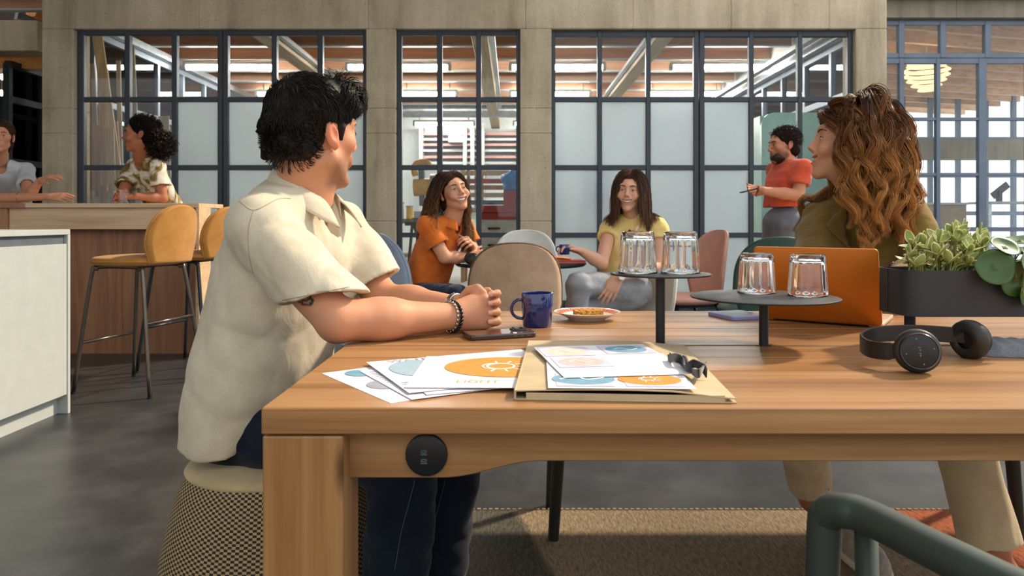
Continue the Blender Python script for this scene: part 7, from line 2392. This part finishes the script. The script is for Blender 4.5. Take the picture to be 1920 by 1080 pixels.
def hair_cap(root, H, color, face=(0.115, -0.025, 0.088, 0.086, 0.100), back=True, h=0.0055, mat=None, thick=1.0, nape=0.09):
    Hc = SDF(H.O - 0.18, H.O + 0.18, h)
    Hc.op(H.e((0, -0.020, 0.050), (0.080 * thick, 0.099 * thick, 0.0845 * thick)), 0.0)
    if back: Hc.op(H.e((0, -0.055, -0.03), (0.072, 0.058, nape)), 0.03)
    Hc.cut(H.e((0, face[0], face[1]), face[2:]), 0.012)
    Hc.displace(lambda p: 0.0022 * Waves(110, 17)(p))
    V, Fc = Hc.mesh(1)
    return mesh('hair', (V, Fc), mat or HAIRCAP, root, world=True, smooth=True, cols=np.tile(np.array([[*lin(color)[:3], 1]]), (len(V), 1)))

def long_hair(root, hair, H, NB, sh, extra, N, length, part, c0, c1, tip, wave=(0.010, 0.13), grav=0.5, back=0.35, clumpk=0.6, seed=3, rad=(0.0009, 0.0010), steps=18, pull=None, vol=0.012):
    def test(l): return ((l[:, 2] > 0.055 + 0.5 * np.maximum(0, l[:, 1])) | ((l[:, 1] < 0.0) & (l[:, 2] > 0.0)))
    rt, nr, loc = scalp_roots(H, N, test, seed, 1.09)
    N = len(rt); rs = np.random.RandomState(seed + 1)
    sgn = np.where(loc[:, 0] > part, 1.0, -1.0)
    fl_ = np.stack([sgn * 0.9, -back - 2.0 * np.maximum(0, loc[:, 1]), np.full(N, -0.5)], 1)
    D = fl_ @ H.R.T; D -= (D * nr).sum(1)[:, None] * nr; D /= np.linalg.norm(D, axis=1)[:, None]
    D += nr * 0.12 + rs.normal(size=(N, 3)) * 0.05; D /= np.linalg.norm(D, axis=1)[:, None]
    az = np.arctan2(loc[:, 0], -loc[:, 1] + 0.03)
    clump = np.unique(((az + 3.2) * 9).astype(int) * 3 + (rs.rand(N) * 3).astype(int), return_inverse=True)[1]
    co = Coll().ell(H.W(0, -0.018, 0.048), np.array((0.079, 0.097, 0.083)) * H.sc, H.R).ell(H.W(0, 0.012, -0.03), np.array((0.064, 0.060, 0.09)) * H.sc, H.R)
    co.cap(H.W(0, -0.02, -0.06), NB, 0.052, 0.058)
    for s_ in sh: co.cap(s_, NB + np.array((0, 0, -0.03)), 0.064, 0.060)
    for e_ in extra: co.ell(*e_)
    Ls = length[0] + length[1] * rs.rand(N)
    St = grow(rt, D, Ls, steps, co, grav, off=0.002 + vol * rs.rand(N) ** 1.2, jitter=0.015, seed=seed + 2, pull=(lambda p, t: pull(p, t, sgn, loc)) if pull else None)
    St = clump_strands(St, clump, clumpk)
    if wave: St = wave_strands(St, wave[0], wave[1], clump, seed + 3, 0.2)
    V, Fc = strands_mesh(St, rad[0] + rad[1] * rs.rand(N), 0.25)
    mesh('hair_strands', (V, Fc), HAIRM, hair, world=True, smooth=True, cols=strand_cols(N, steps + 1, 3, c0, c1, tip, seed=seed, clump=clump))['kind'] = 'stuff'

# ------------------------------------------------------------------ woman in orange
def build_orange():
    root = empty('person', (-0.46, 4.3, 0), 0, 'laughing woman in an orange shirt leaning on the round table', 'person')
    H = Head(px3(850, 363, 4.22), (0.46, -0.84, 0.24), (-0.24, 0.0, 1), 1.0, 1.0, True)
    F2 = unit((0.78, -0.62))
    C0 = px3(836, 425, 4.27); NB = px3(846, 412, 4.25)
    lat = np.array((F2[1], -F2[0], 0.0))       # towards her right
    RS, LS = C0 + lat * 0.155 + np.array((0, 0, 0.005)), C0 - lat * 0.155 + np.array((0, 0, 0.0))
    RE, LE = px3(834, 478, 4.14), px3(888, 474, 4.38)
    RW, LW = px3(880, 474, 4.23), px3(886, 461, 4.28)
    RE[2] = 0.792; RW[2] = 0.785
    arms = [(RS, RE, RW), (LS, LE, LW)]
    lo = (-0.80, 3.86, 0.62); hi = (-0.04, 4.66, 1.34)
    z = lambda y: CAMZ - (y - HY) / FPX * 4.27
    sec = lowerz([(z(560), -0.535, 4.32, 0.115, 0.15), (z(520), -0.50, 4.31, 0.12, 0.15), (z(480), -0.455, 4.29, 0.115, 0.145), (z(445), -0.41, 4.28, 0.108, 0.15), (z(422), -0.385, 4.27, 0.085, 0.14), (z(408), -0.37, 4.265, 0.06, 0.08)])
    bg_body(root, H, NB, 'cf9676', [(s[0], s[1], s[2], s[3] * 0.7, s[4] * 0.75) for s in sec], F2, arms,
            [dict(wrist=RW, fwd=(0.9, 0.15, 0.15), nrm=(0.1, -0.9, 0.4), side=-1, sc=0.9, curl=(0.5, 0.7, 0.5)), dict(wrist=LW, fwd=(-0.15, -0.75, 0.35), nrm=(0.6, -0.3, 0.7), side=1, sc=0.9, curl=(0.7, 0.9, 0.6))], lo, hi)
    ORM = fabric('orange_linen', 'bd5316', 'dd7a30', 600, sheen=0.15)
    Fv = np.array((F2[0], F2[1], 0))
    _, V, Fc = bg_shirt(root, NB, sec, F2, (RS, LS), arms, ORM, (-0.85, 3.86, 0.5), (-0.02, 4.7, 1.12), sleeve=(0.62, 0.62), r=(0.056, 0.074), neckr=0.052,
                        neckcut=[ell(NB + Fv * 0.075 + np.array((0, 0, -0.04 - 0.03 * t)), (0.03, 0.03, 0.045)) for t in range(2)], fold=(30, 0.006, 13))
    # collar leaf
    Lv = np.array((-F2[1], F2[0], 0))
    def col(u, v):
        th = (u - 0.5) * 2 * 2.5; ca, sa = math.cos(th), math.sin(th); fr = 0.5 - 0.5 * ca
        r = 0.056 + (0.022 + 0.018 * fr) * v
        p = NB + (-Fv * ca + Lv * sa) * r + Fv * (0.005 + 0.03 * fr) + np.array((0, 0, 0.04 - 0.05 * fr - (0.03 + 0.03 * fr) * v)); return tuple(p)
    mesh('collar', grid_surf(col, 31, 6, 0.003), ORM, root, world=True, smooth=True)
    NAVY = fabric('navy_trousers', '0d1224', '1b2340', 800)
    pel = np.array((-0.53, 4.33, 0.56)); KR, KL = px3(856, 560, 4.0), px3(880, 575, 4.3)
    KR[2] = 0.585; KL = np.array((-0.172, 4.218, 0.53))
    bg_legs(root, pel, (0.14, 0.16, 0.11), [(pel + lat * 0.09, KR, np.array((KR[0] + 0.02, KR[1] + 0.05, 0.12))), (pel - lat * 0.09, KL, np.array((KL[0] + 0.004, KL[1] + 0.03, 0.10)))], NAVY, (-0.75, 3.86, 0.04), (0.02, 4.6, 0.75))
    shoes(root, [((KR[0] + 0.02, KR[1] + 0.05), (1, -0.2)), ((KL[0] + 0.004, KL[1] + 0.03), (0.15, -0.95))], BLACK)
    hr = hair_cap(root, H, '3a2416')
    long_hair(root, hr, H, NB, (RS, LS), [(C0 + np.array((-0.03, 0.01, -0.15)), (0.125, 0.14, 0.24))], 2400, (0.36, 0.12), 0.0, '2b190f', '5a3a22', '94683c', wave=(0.016, 0.16), seed=23,
              pull=lambda p, t, sg, l: np.stack([np.where(sg > 0, -0.10, -0.04) * (t < 0.6), np.where(sg > 0, 0.06, 0.0) + 0 * t, 0 * p[:, 2]], 1))
build_orange()

# ------------------------------------------------------------------ woman in yellow
def build_yellow():
    root = empty('person', (0.68, 4.32, 0), 0, 'woman in a yellow knit top sitting sideways with a blue cup', 'person')
    H = Head(px3(1181, 361, 4.28), (-0.30, -0.93, 0.05), (0.06, 0, 1), 1.0, 0.85, True)
    F2 = unit((-0.28, -0.96)); lat = np.array((F2[1], -F2[0], 0.0))
    C0 = px3(1187, 428, 4.33); NB = px3(1187, 408, 4.33)
    RS, LS = C0 + lat * 0.135, C0 - lat * 0.145 + np.array((0, 0, 0.005))
    if RS[0] > LS[0]: RS, LS = LS, RS
    RE, LE = px3(1128, 494, 4.16), px3(1236, 500, 4.22)
    RW, LW = px3(1092, 472, 4.12), px3(1160, 519, 4.02)
    arms = [(RS, RE, RW), (LS, LE, LW)]
    z = lambda y: CAMZ - (y - HY) / FPX * 4.33
    sec = lowerz([(z(512), 0.675, 4.36, 0.115, 0.155), (z(490), 0.685, 4.35, 0.115, 0.15), (z(455), 0.70, 4.34, 0.112, 0.148), (z(430), 0.712, 4.335, 0.098, 0.145), (z(414), 0.712, 4.33, 0.075, 0.115), (z(402), 0.712, 4.33, 0.055, 0.07)])
    lo = (0.22, 3.82, 0.52); hi = (1.0, 4.62, 1.34)
    bg_body(root, H, NB, 'd6a184', [(s[0], s[1], s[2], s[3] * 0.7, s[4] * 0.75) for s in sec], F2, arms,
            [dict(wrist=RW, fwd=(-0.85, -0.1, 0.28), nrm=(0.2, 0.3, 0.9), side=-1, sc=0.9, curl=(0.35, 0.7, 0.5)),
             dict(wrist=LW, fwd=(-0.48, -0.12, -0.84), nrm=(0.1, -0.95, 0.1), side=1, sc=0.95, curl=(0.1, 0.15, 0.1), spread=0.08, thumb=(0.9, 0.4, 0.2))], lo, hi, lip='b85a50')
    KN = fabric('yellow_knit', 'dcb860', 'f6e09a', 260, sheen=0.3, bump=0.8)
    bg_shirt(root, NB, sec, F2, (RS, LS), arms, KN, (0.4, 4.08, 0.55), (1.02, 4.6, 1.1), sleeve=(0.30, 0.32), r=(0.056, 0.066), neckr=0.058, fold=(32, 0.005, 33))
    # small bird emblem on the chest
    fr = C0 + np.array((F2[0], F2[1], 0)) * 0.118 + np.array((0.01, 0, -0.02))
    mesh('emblem', xf(lathe([(0, 0.004), (0.02, 0.003), (0.024, 0)], 20), trans(fr) @ Vector((-0.25, -0.95, 0.1)).to_track_quat('Z', 'Y').to_matrix().to_4x4() @ Matrix.Diagonal((1.0, 0.45, 1, 1))), M_('emblem_gold', 'c8880e', 0.8), root, world=True)
    mesh('emblem_wing', tube([fr + np.array((0.018, -0.003, 0.004)), fr + np.array((0.034, -0.002, 0.034))], [0.009, 0.002], 8), M_('emblem_white', 'eeeae0', 0.8), root, world=True, smooth=True)
    mesh('emblem_head', tube([fr + np.array((-0.028, -0.003, -0.004)), fr + np.array((-0.012, -0.004, 0.012))], [0.007, 0.006], 8), M_('emblem_black', '22201c', 0.8), root, world=True, smooth=True)
    GREY = fabric('grey_trousers', '77787e', 'a6a7ac', 700)
    pel = np.array((0.665, 4.34, 0.575)); K1 = px3(1085, 530, 3.98); K2 = px3(1090, 560, 4.1)
    K1[2] = 0.655; K2[2] = 0.53
    bg_legs(root, pel, (0.16, 0.14, 0.11), [(pel + np.array((0.06, -0.06, 0.03)), K1, np.array((K1[0] - 0.02, K1[1] + 0.06, 0.30))), (pel + np.array((-0.06, -0.02, -0.02)), K2, np.array((K2[0] + 0.06, K2[1], 0.10)))], GREY, (0.2, 3.82, 0.04), (0.95, 4.56, 0.78), r=(0.085, 0.066, 0.06), fold=(34, 0.006, 55))
    shoes(root, [((K2[0] + 0.06, K2[1]), (-0.6, -0.8))], SIL_ if False else WHITE)
    # watch
    ax = unit(LW - LE); u1 = unit(np.cross(ax, (0, 1, 0))); u2 = np.cross(ax, u1)
    mesh('watch_strap', tube([LW - ax * 0.008 + (u1 * math.cos(a) + u2 * math.sin(a)) * 0.0285 for a in np.linspace(0, 2 * PI, 20, endpoint=False)], 0.007, 8, closed=True, flat=(0.4, 1.2)), M_('white_strap', 'dddad2', 0.5), root, world=True, smooth=True)
    mesh('watch_face', xf(lathe([(0, 0.008), (0.016, 0.008), (0.019, 0.004), (0.019, 0)], 24), trans(LW - ax * 0.008 + np.array((0.006, -0.03, 0.0))) @ Vector((0.2, -0.95, 0.1)).to_track_quat('Z', 'Y').to_matrix().to_4x4()), M_('watch_dial', 'eae7e0', 0.3), root, world=True, auto=40)
    for q in (-1, 1):
        c_ = H.W(q * 0.082, -0.004, -0.036)
        mesh('earring', lathe([(0, -0.006), (0.005, -0.003), (0.006, 0.001), (0.003, 0.006), (0, 0.007)], 10, c=tuple(c_)), M_('pearl', 'e8e4da', 0.2, var=0), root, world=True, smooth=True)
    hr = hair_cap(root, H, '452c1c')
    long_hair(root, hr, H, NB, (RS, LS), [(C0 + np.array((0, 0.0, -0.15)), (0.15, 0.125, 0.22))], 2000, (0.27, 0.07), -0.006, '2e1b10', '6a4630', '6e4a30', wave=(0.004, 0.2), seed=33, clumpk=0.4, rad=(0.0008, 0.0009))
    # cup she holds
    cp = px3(1064, 471, 4.10)
    mug('mug', (cp[0] - 0.016, cp[1] - 0.004, cp[2] - 0.018), 0.027, 0.031, 0.055, PI, 'small blue cup held by the woman in yellow', hr=0.018, full=False)
build_yellow()

# ------------------------------------------------------------------ man walking past
def build_walker():
    d = 5.25
    root = empty('person', (P(1470, 400, d).x, d, 0), 0, 'bearded man in a coral tee walking past with a phone', 'person')
    H = Head(px3(1469, 274, d), (-0.98, -0.16, -0.06), (0, 0, 1), 1.03, 0.2, False)
    F2 = unit((-0.97, -0.24)); lat = np.array((F2[1], -F2[0], 0.0))
    C0 = px3(1480, 318, d); NB = px3(1477, 304, d)
    RS, LS = C0 + lat * 0.165, C0 - lat * 0.165
    if LS[1] > RS[1]: RS, LS = LS, RS       # LS nearest the camera
    LE, RE = px3(1494, 366, 5.06), px3(1470, 366, 5.40)
    LW, RW = px3(1432, 358, 5.02), px3(1428, 356, 5.26)
    arms = [(LS, LE, LW), (RS, RE, RW)]
    z = lambda y: CAMZ - (y - HY) / FPX * d
    x = lambda p: (p - HX) / FPX * d
    sec = lowerz([(z(388), x(1468), d, 0.115, 0.155), (z(365), x(1470), d, 0.118, 0.155), (z(340), x(1474), d, 0.120, 0.17), (z(322), x(1478), d, 0.105, 0.18), (z(308), x(1478), d, 0.07, 0.10)])
    lo = (x(1400), 4.85, 1.05); hi = (x(1525), 5.62, 1.78)
    bg_body(root, H, NB, 'bf8262', [(s[0], s[1], s[2], s[3] * 0.75, s[4] * 0.75) for s in sec], F2, arms,
            [dict(wrist=LW, fwd=(-0.9, 0.1, 0.05), nrm=(0.1, -0.8, -0.6), side=-1, sc=1.0, curl=(0.3, 0.5, 0.4)), dict(wrist=RW, fwd=(-0.9, -0.1, 0.05), nrm=(0.1, 0.8, -0.6), side=1, sc=1.0)], lo, hi, stub='3a2418', upper=0.048, brow='241710')
    bg_shirt(root, NB, sec, F2, (RS, LS), arms, fabric('coral_tee', 'b8432a', 'd85c3e', 500), (x(1400), 4.85, 1.02), (x(1530), 5.65, 1.5), sleeve=(0.6, 0.6), r=(0.062, 0.068), neckr=0.06, fold=(26, 0.005, 43), shr=0.06)
    GR = fabric('slate_trousers', '4c5058', '70757e', 600)
    pel = np.array((x(1468), d, 0.98))
    bg_legs(root, pel, (0.12, 0.165, 0.13), [(pel + lat * 0.08, np.array((x(1448), d + 0.08, 0.53)), np.array((x(1420), d + 0.08, 0.10))), (pel - lat * 0.08, np.array((x(1470), d - 0.08, 0.53)), np.array((x(1508), d - 0.08, 0.12)))], GR, (x(1390), 4.95, 0.02), (x(1540), 5.55, 1.16), r=(0.092, 0.07, 0.062))
    shoes(root, [((x(1420), d + 0.08), (-1, 0)), ((x(1508), d - 0.08), (-1, 0))], BLACK)
    hr = hair_cap(root, H, '241812', face=(0.112, -0.022, 0.095, 0.092, 0.112), back=True, nape=0.055, thick=1.02)
    rt, nr, loc = scalp_roots(H, 900, lambda l: (l[:, 2] > 0.035 + 0.5 * np.maximum(0, l[:, 1])) | ((l[:, 1] < -0.03) & (l[:, 2] > 0)), 51, 1.08)
    N = len(rt); rs = np.random.RandomState(52)
    D = nr * 0.2 + (np.array((0.0, -0.6, 0.1)) @ H.R.T) + rs.normal(size=(N, 3)) * 0.35; D /= np.linalg.norm(D, axis=1)[:, None]
    St = grow(rt, D, 0.02 + 0.025 * rs.rand(N), 5, Coll().ell(H.W(0, -0.02, 0.05), np.array((0.08, 0.098, 0.084)) * H.sc, H.R), 0.05, off=0.002 + 0.008 * rs.rand(N), pull=lambda p, t: -0.4 * (p - H.W(0, -0.02, 0.03)) / np.linalg.norm(p - H.W(0, -0.02, 0.03), axis=1)[:, None])
    V, Fc = strands_mesh(St, 0.0012 + 0.001 * rs.rand(N)); mesh('hair_strands', (V, Fc), HAIRM, hr, world=True, smooth=True, cols=strand_cols(N, 6, 3, '1c120d', '3c281c'))['kind'] = 'stuff'
    # beard
    Bd = SDF(H.O - 0.14, H.O + 0.14, 0.0055)
    Bd.op(H.e((0, 0.040, -0.075), (0.056, 0.058, 0.050)), 0); Bd.cut(H.e((0, 0.09, -0.045), (0.028, 0.03, 0.018)), 0.006); Bd.cut(H.e((0, 0.06, 0.02), (0.09, 0.07, 0.065)), 0.01)
    Bd.displace(lambda p: 0.002 * Waves(150, 6)(p)); V, Fc = Bd.mesh(1)
    mesh('beard', (V, Fc), HAIRM, root, world=True, smooth=True, cols=np.tile(np.array([[*lin('2a1a12')[:3], 1]]), (len(V), 1)))
    pp_ = px3(1409, 356, 5.08)
    ph = empty('mobile_phone', pp_, 0, 'slim phone in the hands of the walking man', 'phone')
    mesh('case', xf(prism(rrect(0.15, 0.075, 0.01), -0.004, 0.004), Matrix.Rotation(-0.25, 4, 'Y')), BLACK, ph)
    mesh('screen', xf(prism(rrect(0.142, 0.068, 0.008), 0.004, 0.0045), Matrix.Rotation(-0.25, 4, 'Y')), bpy.data.materials['dark_screen'], ph)
build_walker()

# ------------------------------------------------------------------ woman with curly ponytail at the bar
def build_curly():
    d = 5.62
    root = empty('person', (-2.85, 6.05, 0), 0, 'laughing woman with a curly ponytail leaning on the bar', 'person')
    H = Head(px3(263, 254, d), (-0.92, -0.36, 0.0), (0.05, 0, 1), 1.10, 1.0, True)
    F2 = unit((-0.55, -0.83)); lat = np.array((F2[1], -F2[0], 0.0))
    C0 = px3(272, 312, d + 0.12); NB = px3(268, 296, d + 0.07)
    RS, LS = C0 + lat * 0.165, C0 - lat * 0.165
    RE, LE = px3(226, 372, 5.62), px3(305, 372, 5.64)
    RW, LW = px3(226, 369, 5.50), px3(256, 370, 5.51)
    arms = [(RS, RE, RW), (LS, LE, LW)]
    for a_ in (RE, LE): a_[2] = BZ + 0.045
    RW[2] = BZ + 0.058; LW[2] = BZ + 0.055
    z = lambda y: CAMZ - (y - HY) / FPX * (d + 0.12)
    x = lambda p: (p - HX) / FPX * (d + 0.15)
    sec = lowerz([(0.95, x(296), 6.05, 0.115, 0.16), (z(385), x(290), 5.95, 0.12, 0.165), (z(360), x(284), 5.86, 0.122, 0.165), (z(335), x(278), 5.80, 0.118, 0.17), (z(316), x(273), 5.76, 0.10, 0.165), (z(302), x(271), 5.72, 0.07, 0.10)])
    lo = (x(205), 5.28, 1.0); hi = (x(345), 6.15, 1.86)
    bg_body(root, H, NB, 'a5684a', [(s[0], s[1], s[2], s[3] * 0.7, s[4] * 0.7) for s in sec], F2, arms,
            [dict(wrist=RW, fwd=(0.1, -0.75, 0.05), nrm=(-0.8, 0, 0.5), side=-1, sc=0.95, curl=(0.2, 0.3, 0.2)), dict(wrist=LW, fwd=(-0.9, -0.3, 0.0), nrm=(-0.2, -0.5, 0.7), side=1, sc=0.95, curl=(0.2, 0.35, 0.25))], lo, hi, lip='8a3c34', brow='140c08', iris='20120c', h=0.0052, upper=0.045)
    def tie():
        t = NT('tie_dye_tee'); co = t.coord()
        n = t.noise(co, 7.5, 4, 0.6, 1.4); t.l(t.ramp(n, [(0.38, '6a5420'), (0.47, '94804a'), (0.54, 'd8cdb8'), (0.68, 'e4dcd0')]), t.b.inputs['Base Color'])
        t.b.inputs['Roughness'].default_value = 0.9; return t.m
    Fv = np.array((F2[0], F2[1], 0))
    bg_shirt(root, NB, sec, F2, (RS, LS), arms, tie(), (x(195), 5.45, 0.93), (x(360), 6.25, 1.62), sleeve=(0.62, 0.62), r=(0.06, 0.085), neckr=0.062, neckcut=[ell(NB + Fv * 0.06 + np.array((0, 0, -0.05)), (0.06, 0.05, 0.055))], fold=(26, 0.006, 63))
    bg_legs(root, np.array((x(298), 6.07, 0.92)), (0.13, 0.16, 0.12), [(np.array((x(290), 6.0, 0.9)), np.array((x(290), 6.0, 0.5)), np.array((x(290), 6.05, 0.08))), (np.array((x(308), 6.12, 0.9)), np.array((x(308), 6.1, 0.5)), np.array((x(308), 6.15, 0.08)))], fabric('white_jeans', 'b9bcc2', 'd6d8dc', 700), (x(255), 5.85, 0.02), (x(350), 6.3, 1.06))
    shoes(root, [((x(290), 6.05), (-0.4, -0.9)), ((x(308), 6.15), (-0.4, -0.9))], WHITE)
    hr = hair_cap(root, H, '120b08', face=(0.108, -0.026, 0.092, 0.096, 0.112), nape=0.06, thick=1.0)
    rs = np.random.RandomState(66)
    # tight curls in the ponytail and short ones over the cap
    pc = npv(P(302, 272, d + 0.02)); N = 900
    dv = rs.normal(size=(N, 3)); dv /= np.linalg.norm(dv, axis=1)[:, None]
    rad = np.array((0.105, 0.10, 0.115)) * 1.0
    rt = pc + dv * rad * (0.15 + 0.62 * rs.rand(N)[:, None] ** 0.5)
    St = grow(rt, dv, 0.035 + 0.03 * rs.rand(N), 14, Coll(), 0.03, jitter=0.1)
    St = wave_strands(St, 0.008, 0.028, np.arange(N), 5, 0.0)
    V, Fc = strands_mesh(St, 0.0022 + 0.0016 * rs.rand(N), 0.5)
    mesh('ponytail', (V, Fc), HAIRM_DARK, hr, world=True, smooth=True, cols=strand_cols(N, 15, 3, '0e0806', '2c1a12'))['kind'] = 'stuff'
    Pc = SDF(pc - 0.14, pc + 0.14, 0.007); Pc.op(ell(pc, rad * 0.72), 0); Pc.op(cone(H.W(0, -0.09, 0.03), pc, 0.035, 0.05), 0.03); Pc.displace(lambda p: 0.012 * Waves(70, 8)(p)); V, Fc = Pc.mesh(1)
    mesh('ponytail_core', (V, Fc), HAIRM_DARK, hr, world=True, smooth=True, cols=np.tile(np.array([[*lin('120b08')[:3], 1]]), (len(V), 1)))
    rt, nr, loc = scalp_roots(H, 700, lambda l: (l[:, 2] > 0.05 + 0.55 * np.maximum(0, l[:, 1])) | ((l[:, 1] < -0.03) & (l[:, 2] > 0)), 71, 1.08)
    N = len(rt)
    D = nr * 0.4 + np.array((0.0, -0.8, 0.1)) @ H.R.T + rs.normal(size=(N, 3)) * 0.3; D /= np.linalg.norm(D, axis=1)[:, None]
    St = grow(rt, D, np.full(N, 0.035), 8, Coll().ell(H.W(0, -0.02, 0.05), np.array((0.08, 0.098, 0.084)) * H.sc, H.R), 0.02, off=0.001 + 0.006 * rs.rand(N))
    St = wave_strands(St, 0.004, 0.02, np.arange(N), 6, 0.0); V, Fc = strands_mesh(St, 0.0014 + 0.001 * rs.rand(N))
    mesh('hair_strands', (V, Fc), HAIRM_DARK, hr, world=True, smooth=True, cols=strand_cols(N, 9, 3, '120b08', '2e1c14'))['kind'] = 'stuff'
    # water glass between her hands
    gp = px3(232, 372, 5.44)
    g = mesh('water_glass', lathe([(0, 0.0), (0.034, 0.0), (0.038, 0.10), (0.0355, 0.10), (0.032, 0.008), (0, 0.008)], 32), TUMBLER, None, smooth=False, loc=(gp[0] + 0.022, 5.392, BZ + 0.0005))
    tag(g, 'clear water glass held by the woman with the curly ponytail', 'glass')
build_curly()

# ------------------------------------------------------------------ woman in grey tee at the bar
def build_grey():
    d = 5.66
    root = empty('person', (-3.95, 6.1, 0), 0, 'woman in a light grey tee gesturing at the bar', 'person')
    H = Head(px3(2, 258, d), (0.42, -0.9, 0.02), (0.04, 0, 1), 1.06, 0.25, True)
    F2 = unit((0.45, -0.89)); lat = np.array((F2[1], -F2[0], 0.0))
    C0 = px3(2, 318, d + 0.12); NB = px3(0, 300, d + 0.08)
    S1, S2 = C0 + lat * 0.165, C0 - lat * 0.165
    if S1[0] > S2[0]: S1, S2 = S2, S1       # S2 lies towards the other woman
    E2, W2 = px3(52, 372, 5.56), px3(76, 338, 5.52)
    E1, W1 = px3(-8, 374, 5.46), px3(92, 372, 5.44)
    E1[2] = BZ + 0.042; W1[2] = BZ + 0.049; E2[2] = BZ + 0.05
    arms = [(S2, E2, W2), (S1, E1, W1)]
    z = lambda y: CAMZ - (y - HY) / FPX * (d + 0.12)
    x = lambda p: (p - HX) / FPX * (d + 0.15)
    sec = lowerz([(0.95, x(-20), 6.1, 0.12, 0.165), (z(385), x(-10), 5.98, 0.12, 0.165), (z(360), x(-4), 5.9, 0.12, 0.165), (z(338), x(0), 5.84, 0.118, 0.17), (z(320), x(2), 5.80, 0.10, 0.16), (z(304), x(2), 5.76, 0.07, 0.10)])
    lo = (x(-85), 5.28, 1.0); hi = (x(200), 6.15, 1.86)
    bg_body(root, H, NB, 'c88c6c', [(s[0], s[1], s[2], s[3] * 0.7, s[4] * 0.7) for s in sec], F2, arms,
            [dict(wrist=W2, fwd=(0.75, -0.1, 0.25), nrm=(0.2, -0.4, 0.9), side=1, sc=1.0, curl=(0.35, 0.25, 0.2)), dict(wrist=W1, fwd=(1, 0, 0.0), nrm=(0, -0.6, 0.7), side=-1, sc=1.0, curl=(0.2, 0.35, 0.25))], lo, hi, h=0.0055, brow='33211a')
    bg_shirt(root, NB, sec, F2, (S1, S2), arms, fabric('light_grey_tee', 'a3a6a8', 'c4c6c8', 500), (x(-100), 5.40, 0.93), (x(115), 6.3, 1.62), sleeve=(0.55, 0.55), r=(0.058, 0.070), neckr=0.06, fold=(28, 0.005, 83))
    bg_legs(root, np.array((x(-20), 6.12, 0.92)), (0.14, 0.15, 0.12), [(np.array((x(-30), 6.1, 0.9)), np.array((x(-30), 6.1, 0.5)), np.array((x(-30), 6.15, 0.08))), (np.array((x(-8), 6.12, 0.9)), np.array((x(-8), 6.1, 0.5)), np.array((x(-8), 6.15, 0.08)))], bpy.data.materials['dark_denim'], (x(-75), 5.9, 0.02), (x(40), 6.35, 1.06))
    shoes(root, [((x(-30), 6.15), (0.2, -0.9)), ((x(-8), 6.15), (0.2, -0.9))], WHITE)
    hr = hair_cap(root, H, '3a2618', face=(0.112, -0.028, 0.086, 0.088, 0.100))
    rt, nr, loc = scalp_roots(H, 900, lambda l: (l[:, 2] > 0.05 + 0.55 * np.maximum(0, l[:, 1])) | ((l[:, 1] < 0.0) & (l[:, 2] > 0.0)), 91, 1.12)
    N = len(rt); rs = np.random.RandomState(92)
    D = (np.array((0.0, -1.0, -0.35)) @ H.R.T)[None] + np.sign(loc[:, :1]) * 0.3 * H.r[None]; D = D - (D * nr).sum(1)[:, None] * nr; D /= np.linalg.norm(D, axis=1)[:, None]
    St = grow(rt, D, 0.05 + 0.03 * rs.rand(N), 9, Coll().ell(H.W(0, -0.018, 0.048), np.array((0.079, 0.097, 0.083)) * H.sc, H.R), 0.02, off=0.001 + 0.003 * rs.rand(N), pull=lambda p, t: -0.35 * (p - H.W(0, -0.02, 0.03)) / np.linalg.norm(p - H.W(0, -0.02, 0.03), axis=1)[:, None])
    V, Fc = strands_mesh(St, 0.0012 + 0.001 * rs.rand(N)); mesh('hair_strands', (V, Fc), HAIRM, hr, world=True, smooth=True, cols=strand_cols(N, 10, 3, '2a1a10', '5a3c26'))['kind'] = 'stuff'
    # bracelet and ring
    ax = unit(W1 - E1); u1 = unit(np.cross(ax, (0, 1, 0))); u2 = np.cross(ax, u1); GO = M_('gold', 'c08a4a', 0.3, 0.9, var=0)
    c_ = E1 + (W1 - E1) * 0.45
    mesh('bracelet', tube([c_ + (u1 * math.cos(a) + u2 * math.sin(a)) * 0.037 for a in np.linspace(0, 2 * PI, 20, endpoint=False)], 0.003, 6, closed=True), GO, root, world=True, smooth=True)
build_grey()
